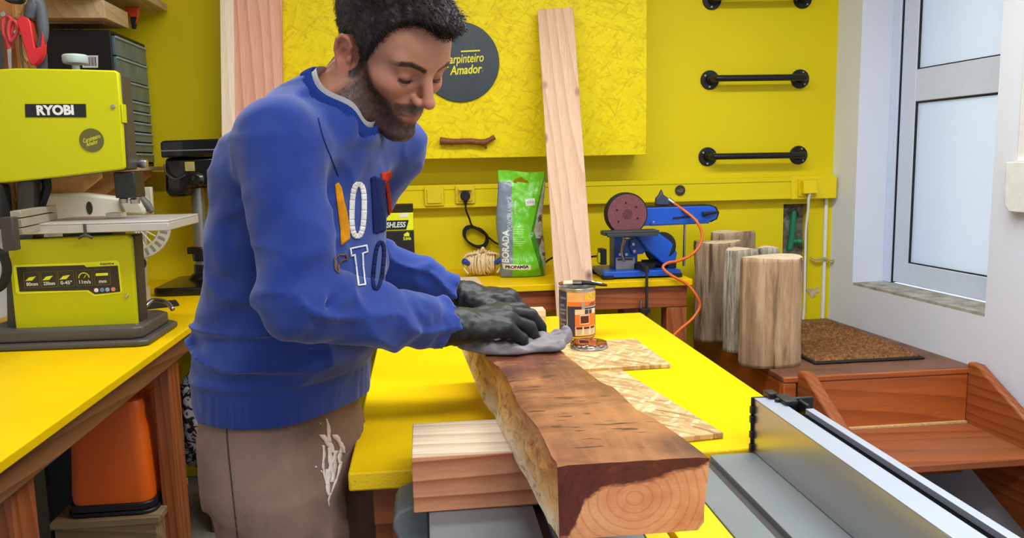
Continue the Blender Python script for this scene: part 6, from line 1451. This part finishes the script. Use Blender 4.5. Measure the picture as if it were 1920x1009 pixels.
# skin colouring: lips, ears, nose, beard shadow, brows
P = verts(body_me); H_ = w2h(P); x, y, z = H_[:, 0], np.abs(H_[:, 1]), H_[:, 2]
g = lambda c, r: np.exp(-(((x - c[0]) / r[0]) ** 2 + ((y - c[1]) / r[1]) ** 2 + ((z - c[2]) / r[2]) ** 2))
sst = lambda a, b, t: np.clip((t - a) / (b - a), 0, 1) ** 2 * (3 - 2 * np.clip((t - a) / (b - a), 0, 1))
c_ = lambda *a: np.array(srgb(*a)[:3], np.float32)
C = np.tile(c_(190, 132, 102), (len(P), 1))
def blend(m, col): 
    global C
    m = np.clip(m, 0, 1)[:, None]; C = C * (1 - m) + col * m
nzz = vnoise(P, 240) * .5 + vnoise(P, 500) * .5
blend(.55 * g((.112, 0, -.006), (.016, .018, .014)), c_(206, 112, 92)); blend(.35 * g((.072, .045, -.002), (.03, .025, .022)), c_(206, 122, 98))
blend(.5 * sst(.073, .082, y) * (np.abs(x + .008) < .03) * sst(-.030, -.015, z) * (z < .05), c_(206, 116, 96))
blend(.5 * g((.085, .031, .020), (.014, .016, .010)), c_(140, 82, 66))  # shading of lids and eye sockets, painted into the skin colour
# beard: below a line running from the sideburn to the mouth corner, plus moustache
line = np.interp(x, [-.01, .02, .045, .070, .088, .10, .12], [.03, .016, -.004, -.022, -.040, -.052, -.052])
beard = sst(.013, -.013, (z - line + nzz * .004)) * sst(-.035, .0, x) * sst(.010, .030, x + (z + .05) * .0) * (z > -.125)
beard = np.maximum(beard, sst(.010, -.002, np.abs(x - .019) - .004) * sst(-.03, -.02, z) * sst(.03, .02, z) * (y > .055) * .8)
must = sst(.038, .030, y) * sst(-.0425, -.0385, z + y * .16) * sst(-.0150, -.0215, z + y * .26) * (x > .07)
nk = sst(-.007, .005, z - np.interp(x, [-.02, .0, .03, .06, .09, .11], [-.052, -.062, -.084, -.100, -.112, -.11]))
beard = np.maximum(beard * nk, must * .95); lip = np.maximum(g((.103, 0, -.0415), (.012, .019, .0042)), g((.102, 0, -.0515), (.012, .016, .0058)))
beard = beard * (1 - np.clip(lip * 1.6, 0, 1)) * (1 - .55 * g((.100, 0, -.0625), (.012, .010, .004)))
blend(beard * (.90 + .16 * nzz), c_(52, 36, 31)); blend(np.clip(lip * 1.1, 0, .85) * (x > .085), c_(158, 88, 78))
brow = sst(.0058, .0030, np.abs(z - np.interp(y, [.008, .02, .036, .050, .060], [.0375, .0425, .0465, .0435, .037]))) * sst(.009, .013, y) * sst(.060, .050, y) * (x > .05)
blend(brow * (.92 + .2 * nzz), c_(38, 26, 22))
lash = sst(.0026, .0010, np.abs(z - (.0140 - (y - .031) ** 2 * -14))) * sst(.018, .021, y) * sst(.046, .043, y) * (x > .07)
blend(lash * .85, c_(30, 18, 16))
hairbase = sst(.006, -.008, x - xh2(z) - .034 * np.exp(-((H_[:, 1] - .012) / .036) ** 2) * np.clip((z - .075) / .015, 0, 1)) * sst(-.06, -.045, z) * (y < .078)
hairbase *= 1 - (np.abs(x + .014) < .022) * (z < .036) * (y > .05)
blend(hairbase * .9, c_(44, 34, 30))
vcolor(body_me, C.astype(np.float32))
person = link('person', body_me, SKIN); ORG = Vector((-.25, 1.38, 0))
tag(person, 'bearded person in blue sweatshirt leaning over the beam, wiping it with a rag', 'person')
def wear(name, me, mat, parent=None, label=None):
    o = link(name, me, mat, parent or person)
    if label: o['label'] = label
    return o
# ------------------------------------------------------------------ hair
def xh(z): return np.interp(z, [-.03, -.005, .03, .055, .075, .090, .105, .118, .13], [.016, .022, .034, .042, .049, .055, .064, .085, .12])
def hair_mask(H_):
    x, y, z = H_[..., 0], np.abs(H_[..., 1]), H_[..., 2]
    m = (x - xh(z) - .034 * np.exp(-((H_[..., 1] - .012) / .036) ** 2) * np.clip((z - .075) / .015, 0, 1)); m = np.maximum(m, -.048 - z + np.where(x < -.02, .0, .044))
    ear = s_ell(np.stack([x, y, z], -1), (-.012, .085, .002), (.026, .030, .037)); return np.maximum(m, -ear).astype(np.float32)
def f_hair(P):
    H_ = w2h(P); ax = H_.copy(); ax[..., 1] = np.abs(ax[..., 1])
    side = np.clip((H_[..., 2] - .02) / .07, 0, 1)
    D = s_ell(ax, (-.014, 0, .050), (.097, .075, .084)); D = su(D, s_ell(ax, (.038, 0, .052), (.060, .060, .058)), .03); D = D - (.0030 + .012 * side)
    D = su(D, s_ell(ax, (.070, 0, .112), (.040, .044, .017)), .02)
    D = D + vnoise(H_ * np.array([1, 3, 1], np.float32), 40) * .0022 + vnoise(H_ * np.array([1, 4, 1], np.float32), 110) * .0016
    return si(D, hair_mask(H_), .006) * HS
me = mesh_sdf(f_hair, HO - .17, HO + .22, .0026, 'hair')
HAIRM = NT('dark_brown_hair'); a = HAIRM.noise(HAIRM.coord(), 160, 3, .6); HAIRM.col(HAIRM.ramp(a, [(.3, srgb(24, 19, 18)), (.7, srgb(52, 40, 36))])); HAIRM.p.inputs['Roughness'].default_value = .5; HAIRM.p.inputs['Specular IOR Level'].default_value = .35; HAIRM = HAIRM.m
hair = wear('hair', me, HAIRM)
# short strands growing out of the cap
Vh = verts(me); nrm = np.empty(len(Vh) * 3, np.float32); me.vertices.foreach_get('normal', nrm); nrm = nrm.reshape(-1, 3); pick = RNG.choice(len(Vh), 9000)
Hh = w2h(Vh[pick]); keep = hair_mask(Hh) < .0035; pick = pick[keep]; Hh = Hh[keep]
comb = HR @ np.array([.75, -.1, .25]); down = HR @ np.array([.15, 0, -1.0])
SV, SF = [], []
for p, n_, hh in zip(Vh[pick], nrm[pick], Hh):
    top = min(max((hh[2] - .03) / .07, 0), 1); d = comb * top + down * (1 - top); d = d - n_ * d.dot(n_); d = d / (np.linalg.norm(d) + 1e-6) + RNG.normal(0, .22, 3)
    L = .006 + .016 * top * RNG.random(); w_ = np.cross(d, n_); w_ = w_ / (np.linalg.norm(w_) + 1e-6) * .00045
    pts = [p - n_ * .001, p + d * L * .5 + n_ * (.0018 + .003 * top), p + d * L + n_ * (.0012 + .004 * top * RNG.random())]; b0 = len(SV)
    for q, k in zip(pts, (1, .8, .15)): SV += [q - w_ * k, q + w_ * k, q + n_ * .0005 * k]
    for i in range(2):
        o0 = b0 + i * 3
        for a_, b_ in ((0, 1), (1, 2), (2, 0)): SF.append((o0 + a_, o0 + b_, o0 + 3 + b_, o0 + 3 + a_))
hair_SV, hair_SF = SV, SF
ms = bpy.data.meshes.new('hair_strands'); ms.from_pydata([tuple(v) for v in SV], [], SF); ms.update()
bm = bmesh.new(); bm.from_mesh(me); bm.from_mesh(ms); bm.to_mesh(me); bm.free(); me.polygons.foreach_set('use_smooth', [True] * len(me.polygons))
# short beard hairs
nb_ = np.empty(len(P) * 3, np.float32); body_me.vertices.foreach_get('normal', nb_); nb_ = nb_.reshape(-1, 3)
bi = np.where((beard > .45) & (RNG.random(len(P)) < .22))[0]; SV, SF = [], []
for i in bi[:6500]:
    p, n_ = P[i].astype(float), nb_[i].astype(float); d = HR @ np.array([.25, 0, -1.0]); d = d - n_ * d.dot(n_); d = d / (np.linalg.norm(d) + 1e-6) + RNG.normal(0, .35, 3); L = .0022 + .0028 * RNG.random() * beard[i]
    w_ = np.cross(d, n_); w_ = w_ / (np.linalg.norm(w_) + 1e-6) * .00022; b0 = len(SV); SV += [p - w_, p + w_, p + d * L + n_ * .0016]; SF.append((b0, b0 + 1, b0 + 2))
ms = bpy.data.meshes.new('beard'); ms.from_pydata([tuple(v) for v in SV], [], SF); ms.update(); wear('beard', ms, plain('beard_hair', (34, 24, 20), .6)); 
# lashes along the lowered lids
for s in (-1, 1):
    b = B(); pts = []
    for k in range(8):
        a = math.radians(-58 + 116 * k / 7); r = .0168; pts.append(h2w((.0725 + r * math.cos(a) * 1.0, s * (.0315 + r * math.sin(a) * .98), .0150 - .0022 * math.cos(a))))
    tube(b, pts, [.0004, .0011, .0013, .0013, .0013, .0011, .0007, .0004], 5, smooth=2); wear('eyelash', fin(b, 'eyelash', None).data, plain('lash_black', (26, 18, 16), .6)); 
for o in [o for o in list(COL.objects) if o.name.startswith('eyelash') and o.parent is None]: bpy.data.objects.remove(o)
# ------------------------------------------------------------------ clothes
def ribs(P, ang, n, amp): return amp * np.cos(ang * n)
def f_sweat(P):
    z = P[..., 2]
    D = s_loft(P, [.98, 1.035, 1.07, 1.14, 1.22, 1.30, 1.37, 1.42, 1.455, 1.50], [-.243, -.243, -.233, -.222, -.210, -.199, -.190, -.184, -.170, -.165], [1.385, 1.385, 1.38, 1.375, 1.37, 1.362, 1.352, 1.340, 1.332, 1.33],
               [.166, .170, .170, .165, .162, .162, .158, .140, .105, .06], [.124, .126, .130, .130, .125, .121, .115, .104, .084, .06], TYAW, .970, 1.50)
    rs, re, rw = (np.array(J[k]) for k in ('rsh', 'rel', 'rwr')); ls, le, lw = (np.array(J[k]) for k in ('lsh', 'lel', 'lwr'))
    n = vnoise(P, 14) * .5 + vnoise(P, 30, 9) * .25
    def arm(s_, e_, w_, r0, r1, r2, r3, cut):
        d = (w_ - e_) / np.linalg.norm(w_ - e_); c0 = w_ - d * cut; c1 = c0 - d * .045; m = e_ * .45 + c1 * .55
        A = s_cap(P, tuple(s_), tuple(e_), r0, r1)
        t = (P - c0.astype(np.float32)) @ d.astype(np.float32)                       # along the forearm, 0 at the cuff edge
        A = su(A, s_chain(P, [tuple(e_), tuple(m), tuple(c1)], [r1, r2, r3 + .004]), .03)
        A = A + .0022 * np.sin(t * 120 + n * 9 + P[..., 2] * 60) * np.exp(-((t + .075) / .045) ** 2)
        C_ = s_cap(P, tuple(c1), tuple(c0 + d * .03), r3, r3 - .0015); u = np.cross(d, [0, 0, 1]); u /= np.linalg.norm(u); v = np.cross(d, u)
        q = P - c0.astype(np.float32); an = np.arctan2(q @ v.astype(np.float32), q @ u.astype(np.float32))
        C_ = np.maximum(C_ + .0007 * np.cos(an * 60), np.maximum(t, -t - .075)); A = np.maximum(A, t + .032)
        return su(A, C_, .006)
    R_ = arm(rs, re, rw, .060, .051, .049, .0380, .032); L_ = arm(ls, le, lw, .062, .056, .052, .0385, .018)
    # creases at the elbow
    for (a, b, r) in ((at(660, 470, Y=1.13), at(560, 520, Y=1.075), .006), (at(648, 500, Y=1.12), at(575, 560, Y=1.07), .005), (at(610, 440, Y=1.10), at(540, 470, Y=1.07), .004), (at(640, 545, Y=1.10), at(590, 590, Y=1.09), .004)):
        R_ = ss(R_, s_cap(P, tuple(a), tuple(b), r, r * .5), .022)
    D = su(D, s_cap(P, tuple(CC - CN * .10), tuple(CC - CN * .010), .092, .0765), .03)
    D = su(D, s_cap(P, tuple(CC - CN * .045), tuple(rs), .066, .060), .03); D = su(D, s_cap(P, tuple(CC - CN * .045), tuple(ls), .060, .056), .03)
    D = su(D, R_, .022); D = su(D, L_, .026)
    # neck opening
    q_ = P - V3(*CC); ax_ = q_ @ CN.astype(np.float32); rd_ = np.sqrt(np.maximum((q_ ** 2).sum(-1) - ax_ ** 2, 0)); D = ss(D, np.maximum(rd_ - .0655, -.028 - ax_), .006)
    # shoulder seam, folds
    w_ = np.clip((1.20 - z) / .15, 0, 1) * np.clip((z - 1.03) / .04, 0, 1)
    D = D + .0050 * w_ * np.sin(z * 95 + (P[..., 0] + P[..., 1]) * 22 + n * 5) * .6 + n * .006 + .0022 * np.sin((P[..., 0] * 40 - z * 55) + n * 6) * (z > 1.06)
    rg = 1 - np.abs(vnoise(P * V3(9, 9, 20) + P[..., [2, 0, 1]] * V3(8, 8, 0), 1.0, 2)) * 2.2; D = D - .0095 * np.clip(rg, 0, 1) ** 2 * (.35 + .65 * np.clip((1.27 - z) / .12, 0, 1)) * np.clip((z - 1.035) / .03, 0, 1)
    # hem band
    an = np.arctan2(P[..., 1] - 1.385, P[..., 0] + .245); band = np.clip((1.040 - z) / .006, 0, 1); D = D + band * (.0030 + .0009 * np.cos(an * 150))
    return np.maximum(D, .976 - z)
me = mesh_sdf(f_sweat, (-.45, 1.02, .966), (.10, 1.72, 1.54), .0042, 'sweatshirt'); smooth_relax(me, 1, .5)
t = NT('blue_sweatshirt_cotton'); v = t.coord(); a = t.noise(v, 7, 4, .6); f = t.noise(t.coord(scale=(1, 1, 1)), 420, 2, .5)
t.col(t.mix(.35, t.ramp(a, [(.3, srgb(34, 56, 130)), (.7, srgb(48, 75, 156))]), t.ramp(f, [(.3, (.6, .6, .65, 1)), (.7, W)]), 'MULTIPLY')); t.p.inputs['Roughness'].default_value = .88
t.p.inputs['Sheen Weight'].default_value = .25; t.p.inputs['Sheen Roughness'].default_value = .5; t.p.inputs['Specular IOR Level'].default_value = .2; t.bump(f, .25, .0012)
SWM = t.m; sweat = wear('sweatshirt', me, SWM)
# ribbed collar and the grey shirt showing inside it
ax1, axd = CC, CN
sw_tree = bvh_of(sweat)
ring = []; u0 = np.cross(axd, [0, 1, 0]); u0 /= np.linalg.norm(u0); v0 = np.cross(axd, u0)
for k in range(48):
    a = 2 * PI * k / 48; d = u0 * math.cos(a) + v0 * math.sin(a); best = None
    for s in np.linspace(.06, -.05, 60):                                   # walk down the axis until the cloth is hit
        o_ = Vector(ax1 + axd * s + d * .062); h = sw_tree.ray_cast(o_, Vector(d), .016)
        if h[0] is not None: best = ax1 + axd * s + d * .066; break
    ring.append(best if best is not None else ax1 + d * .066)
ring = np.array(ring)
for _ in range(6): ring = (np.roll(ring, 1, 0) + ring * 2 + np.roll(ring, -1, 0)) / 4
def collar(b, inner, outer, up, lowr, nr=1, ribn=0):
    N = len(ring); prev = None; rows = []
    K = 4
    for k in range(N * K):
        p = ring[(k // K) % N] * (1 - (k % K) / K) + ring[(k // K + 1) % N] * ((k % K) / K); c = ax1 + axd * ((p - ax1) @ axd); d = (p - c) / np.linalg.norm(p - c)
        rb = .0007 * math.cos(k * PI) * ribn; lowr_ = lowr
        prof = [(inner, up * .8), ((inner + outer) / 2 - .002, up + .001), (outer - .002, up * .6), (outer + .003, -lowr * .3), (outer + .003 - rb, -lowr), (inner + .004, -lowr)]
        rows.append([b.verts.new(tuple(c + d * (r + rb) + axd * ((p - ax1) @ axd * 0 + h))) for r, h in prof])
    for A, C_ in zip(rows, rows[1:] + rows[:1]):
        for i in range(len(A)): b.faces.new((A[i], A[(i + 1) % len(A)], C_[(i + 1) % len(A)], C_[i]))
b = B(); collar(b, .0620, .070, .010, .012, ribn=1); cm = fin(b, 'collar', None).data
COLM = plain('navy_rib_knit', (30, 56, 132), .85, spec=.2, var=.1)
wear('collar', cm, COLM, sweat)
b = B(); collar(b, .0585, .0615, .016, .012); wear('t_shirt', fin(b, 't_shirt', None).data, plain('grey_shirt_cotton', (196, 190, 188), .85, spec=.2))
for o in [o for o in list(COL.objects) if (o.name.startswith('collar') or o.name.startswith('t_shirt')) and o.parent is None]: bpy.data.objects.remove(o)
# trousers
def f_trous(P):
    z = P[..., 2]
    D = s_loft(P, [.80, .88, .95, 1.03, 1.06], [-.243, -.247, -.252, -.250, -.25], [1.38] * 5, [.150, .155, .152, .140, .130], [.104, .106, .108, .104, .095], TYAW, .84, 1.06)
    zs = [.03, .10, .30, .50, .65, .78, .86, .95]
    Rr = s_loft(P, zs, [-.275, -.270, -.255, -.245, -.243, -.246, -.255, -.272], [1.30, 1.30, 1.292, 1.285, 1.285, 1.290, 1.298, 1.330], [.066, .064, .070, .078, .086, .093, .092, .070], [.072, .070, .076, .086, .094, .100, .098, .075], TYAW, .045, .95)
    Ll = s_loft(P, zs, [-.232, -.225, -.200, -.180, -.178, -.186, -.212, -.230], [1.50, 1.50, 1.488, 1.480, 1.475, 1.470, 1.466, 1.46], [.066, .064, .070, .076, .080, .082, .080, .08], [.072, .070, .076, .082, .084, .084, .080, .08], TYAW, .045, .95)
    legs = su(Rr, Ll, .012); D = su(D, legs, .035)
    n = vnoise(P, 12) * .5 + vnoise(P, 28, 4) * .25
    rg = 1 - np.abs(vnoise(P * V3(16, 16, 3.5), 1.0, 7)) * 2.0; D = D - .006 * np.clip(rg, 0, 1) ** 2 * np.clip((.99 - z) / .1, 0, 1)
    D = D + n * .006 + .0028 * np.sin((P[..., 0] * 30 + P[..., 1] * 26) + n * 5) * np.clip((1.0 - z) / .3, 0, 1) + .004 * np.sin(z * 60 + n * 6) * np.exp(-((z - .12) / .09) ** 2)
    seam = [at(424, 775, Y=1.22), at(430, 840, Y=1.215), at(440, 920, Y=1.21), at(448, 1009, Y=1.21)]
    D = ss(D, s_chain(P, [tuple(p + Vector((0, -.012, 0))) for p in seam], [.004] * 4) + .0 , .006) if False else D
    # fly fold and the groove between the legs
    return D
me = mesh_sdf(f_trous, (-.46, 1.12, .03), (-.02, 1.62, 1.07), .0060, 'trousers'); smooth_relax(me, 1, .5)
t = NT('taupe_fleece'); a = t.noise(t.coord(), 8, 4, .6); f = t.noise(t.coord(), 380, 2, .5)
t.col(t.mix(.3, t.ramp(a, [(.3, srgb(122, 96, 84)), (.7, srgb(146, 118, 104))]), t.ramp(f, [(.3, (.65, .65, .65, 1)), (.7, W)]), 'MULTIPLY')); t.p.inputs['Roughness'].default_value = .9; t.p.inputs['Specular IOR Level'].default_value = .2; t.bump(f, .25, .0012)
trous = wear('trousers', me, t.m)
# gloves
GLV = NT('black_nitrile'); a = GLV.noise(GLV.coord(), 60, 4, .6); GLV.col(GLV.ramp(a, [(.3, srgb(12, 14, 16)), (.7, srgb(24, 28, 31))])); GLV.p.inputs['Roughness'].default_value = .5; GLV.bump(a, .35, .003); GLV = GLV.m
for s in 'rl':
    o_, R_ = HAND[s]['fr']
    def f_gl(P):
        Q = (P - o_.astype(np.float32)) @ R_.astype(np.float32); D = hand_world(P, s, .0010, .0016)
        D = su(D, s_cap(P, tuple(o_ - R_[:, 0] * .028), tuple(o_ - R_[:, 0] * .004), .0300, .0275), .006)
        return np.maximum(D, -.030 - Q[..., 0])
    me = mesh_sdf(f_gl, o_ - np.array([.08, .11, .11]), o_ + np.array([.20, .13, .09]), .0021, 'glove')
    wear('glove', me, GLV)
# shoes
for s in 'rl':
    a_ = FLR[s + 'an']; F2 = lambda P: np.maximum(su(s_cap(P, (a_[0] - .02, a_[1] + .01, .05), (a_[0] + .14, a_[1] - .06, .042), .046, .040), s_cap(P, (a_[0], a_[1], .05), (a_[0], a_[1], .10), .048, .044), .03), np.maximum(.018 - P[..., 2], P[..., 2] - .115))
    sh = wear('shoe', mesh_sdf(F2, (a_[0] - .12, a_[1] - .17, 0), (a_[0] + .24, a_[1] + .12, .16), .006, 'shoe'), plain('dark_shoe_leather', (44, 40, 38), .6))
    b = B(); d2 = Vector((.92, -.39, 0)).normalized(); ang = math.atan2(d2.y, d2.x)
    prism(b, rrect(-.075, .195, -.047, .047, .045, 6), .001, .021, Matrix.Translation((a_[0], a_[1], 0)) @ Matrix.Rotation(ang, 4, 'Z')); so = fin(b, 'sole', plain('pale_sole', (190, 186, 178), .7), sh, bev=.004)
# ------------------------------------------------------------------ patches and smears on the clothes
camloc = Vector((0, 0, CAM_H))
sw_tree = bvh_of(sweat); tr_tree = bvh_of(trous)
def on_cloth(polys, tree, name, mat, parent, off=.0012, cut=5.0, solid=.0012, label=None):
    """shapes measured on the photograph, laid onto the cloth they are sewn to"""
    b = B()
    for pl in polys: b.faces.new([b.verts.new((x, y, 0)) for x, y in pl])
    bmesh.ops.triangulate(b, faces=b.faces)
    for _ in range(5):
        es = [e for e in b.edges if e.calc_length() > cut]
        if not es: break
        bmesh.ops.subdivide_edges(b, edges=es, cuts=1); bmesh.ops.triangulate(b, faces=b.faces)
    bad = []
    for v in b.verts:
        d = (at(v.co.x, v.co.y, Y=1.2) - camloc).normalized(); h = tree.ray_cast(camloc, d, 4)
        if h[0] is None: bad.append(v)
        else: v.co = h[0] + h[1] * off if h[1].dot(d) < 0 else h[0] - h[1] * off
    bmesh.ops.delete(b, geom=bad, context='VERTS')
    o = fin(b, name, mat, parent, smooth=True, recalc=False)
    if solid: m_ = o.modifiers.new('thick', 'SOLIDIFY'); m_.thickness = solid; m_.offset = 0
    if label: o['label'] = label
    return o
def outline(pts, w):
    """closed band of width w (px) around a loop"""
    P_ = [np.array(p, float) for p in pts]; n = len(P_); c = sum(P_) / n; out = []; inn = []
    for i in range(n):
        a, b_, c2 = P_[i - 1], P_[i], P_[(i + 1) % n]; t1 = (b_ - a) / (np.linalg.norm(b_ - a) + 1e-6); t2 = (c2 - b_) / (np.linalg.norm(c2 - b_) + 1e-6); nn = np.array([-(t1 + t2)[1], (t1 + t2)[0]]); nn /= np.linalg.norm(nn) + 1e-6
        k = min(1.6, 1 / max(.4, abs(nn @ np.array([-t1[1], t1[0]])))); out.append(b_ + nn * w / 2 * k); inn.append(b_ - nn * w / 2 * k)
    return [[out[i], out[(i + 1) % n], inn[(i + 1) % n], inn[i]] for i in range(n)]
def oval(cx, cy, rx, ry, rot=0, n=22, sq=2.6):
    o = []
    for k in range(n):
        a = 2 * PI * k / n; x = rx * math.copysign(abs(math.cos(a)) ** (2 / sq), math.cos(a)); y = ry * math.copysign(abs(math.sin(a)) ** (2 / sq), math.sin(a)); o.append((cx + x * math.cos(rot) - y * math.sin(rot), cy + x * math.sin(rot) + y * math.cos(rot)))
    return o
felt = lambda n, c: plain(n, c, .9, spec=.15, var=.12, scale=90, bump=.2)
on_cloth([[(627, 346), (634, 342), (640, 352), (644, 375), (650, 400), (654, 430), (655, 448), (638, 461), (637, 430), (632, 390)]], sw_tree, 'letter_patch', felt('mustard_felt', (220, 144, 24)), sweat, label='mustard yellow letter patch')
on_cloth(outline(oval(670, 394, 11.5, 49, .03), 9.5), sw_tree, 'letter_patch', felt('white_felt', (232, 226, 218)), sweat, label='white O-shaped letter patch')
on_cloth([[(694, 334), (701, 330), (705, 372), (714, 395), (716, 336), (722, 342), (722, 432), (715, 430), (712, 410), (706, 392), (706, 438), (699, 436), (697, 380)]], sw_tree, 'letter_patch', felt('navy_felt', (20, 34, 84)), sweat, label='navy blue N-shaped letter patch')
on_cloth([[(714, 324), (733, 320), (734, 332), (728, 336), (732, 372), (736, 420), (733, 424), (728, 400), (724, 360), (720, 338), (715, 338)]], sw_tree, 'letter_patch', felt('rust_red_felt', (190, 54, 30)), sweat, label='red T-shaped letter patch')
on_cloth(outline([(656, 466), (686, 460), (688, 472), (679, 475), (680, 500), (684, 534), (671, 535), (667, 500), (664, 478), (658, 480)], 2.6), sw_tree, 'letter_patch', felt('white_thread', (228, 226, 224)), sweat, label='white outlined T letter', cut=4)
on_cloth(outline([(626, 486), (634, 478), (648, 477), (650, 486), (640, 488), (634, 496), (634, 512), (628, 506)], 2.6), sw_tree, 'letter_patch', felt('brown_thread', (120, 84, 60)), sweat, label='brown outlined letter', cut=4)
on_cloth(outline(oval(709, 498, 8.5, 44, .10), 6.5), sw_tree, 'letter_patch', felt('navy_felt2', (18, 32, 78)), sweat, label='navy blue O-shaped letter patch')
# raglan and trouser seams
def seamline(pts, tree, name, mat, parent, w=1.6):
    q = catmull([(x, y, 0) for x, y in pts], 8); P_ = [(p.x, p.y) for p in q]; polys = []
    for a, b_ in zip(P_, P_[1:]):
        t_ = np.array(b_) - np.array(a); n_ = np.array([-t_[1], t_[0]]); n_ = n_ / (np.linalg.norm(n_) + 1e-6) * w / 2
        polys.append([np.array(a) + n_, np.array(b_) + n_, np.array(b_) - n_, np.array(a) - n_])
    return on_cloth(polys, tree, name, mat, parent, off=.0006, cut=8, solid=.0008)
SM = plain('seam_blue', (24, 44, 104), .9, spec=.1); SM2 = plain('seam_taupe', (78, 62, 56), .9, spec=.1)
seamline([(596, 222), (606, 260), (622, 300), (634, 330)], sw_tree, 'seam', SM, sweat)
seamline([(424, 775), (427, 830), (434, 900), (446, 1010)], tr_tree, 'seam', SM2, trous, 2)
PNTM = plain('dried_paint', (216, 200, 190), .7, var=.08)
sm = []
for x0, y0, x1, y1, w0, w1, w2 in ((612, 785, 618, 830, 2, 6, 5), (604, 815, 626, 850, 7, 10, 6), (628, 815, 646, 850, 8, 7, 4), (640, 830, 636, 870, 3, 7, 4), (606, 835, 606, 880, 3, 4, 2), (618, 840, 620, 890, 4, 8, 7), (630, 845, 622, 905, 5, 8, 4), (614, 880, 616, 930, 8, 7, 3), (640, 866, 622, 925, 4, 4, 2), (604, 862, 612, 910, 2, 3, 3), (618, 925, 616, 950, 4, 2, 1), (598, 792, 603, 796, 1, 2, 1), (590, 874, 594, 878, 2, 3, 1), (602, 882, 604, 888, 1, 3, 1)):
    n = 6; A = []; C_ = []
    for k in range(n + 1):
        u = k / n; wd = (w0 * (1 - u) ** 2 + 2 * w1 * u * (1 - u) + w2 * u * u) * (1 + .25 * math.sin(k * 2.1 + x0)); cx = x0 + (x1 - x0) * u + 1.2 * math.sin(k + y0); cy = y0 + (y1 - y0) * u; A.append((cx - wd / 1.4, cy)); C_.append((cx + wd / 1.4, cy))
    sm.append(A + C_[::-1])
on_cloth(sm, tr_tree, 'paint_smear', PNTM, trous, off=.0008, cut=6, solid=.0006, label='dried pale paint smear')
# ------------------------------------------------------------------ the rag under the right hand
o_, R_ = HAND['r']['fr']
def f_rag(P):
    q = P - V3(*o_); z0 = BZ1 + .0018
    a = np.array([.085, .055, 0]); cx, cy = o_[0] + .105, o_[1] + .045
    X, Y = P[..., 0] - cx, P[..., 1] - cy; ca, sa = math.cos(-.1), math.sin(-.1); u = X * ca + Y * sa; v = -X * sa + Y * ca
    rr = np.sqrt((u / .098) ** 2 + (v / .062) ** 2) + vnoise(P, 28, 3) * .14
    top = z0 + .010 + .010 * np.exp(-(rr * 1.3) ** 2) + vnoise(P, 40) * .010 + np.abs(vnoise(P, 75, 4)) * .006 + .012 * np.exp(-(((u - .10) / .03) ** 2 + ((v + .0) / .05) ** 2))
    D = np.maximum(P[..., 2] - top, z0 - P[..., 2]) ; D = si(D, (rr - 1) * .055, .008)
    return ss(D, hand_world(P, 'r', .0006), .002)
me = mesh_sdf(f_rag, (o_[0] - .03, o_[1] - .06, BZ1 - .01), (o_[0] + .26, o_[1] + .16, BZ1 + .06), .0024, 'rag'); smooth_relax(me, 1, .5)
rag = link('cleaning_rag', me, plain('grey_cotton_rag', (140, 134, 136), .9, spec=.15, var=.25, scale=26, bump=.2)); tag(rag, 'crumpled grey rag held under black glove on the beam', 'rag')
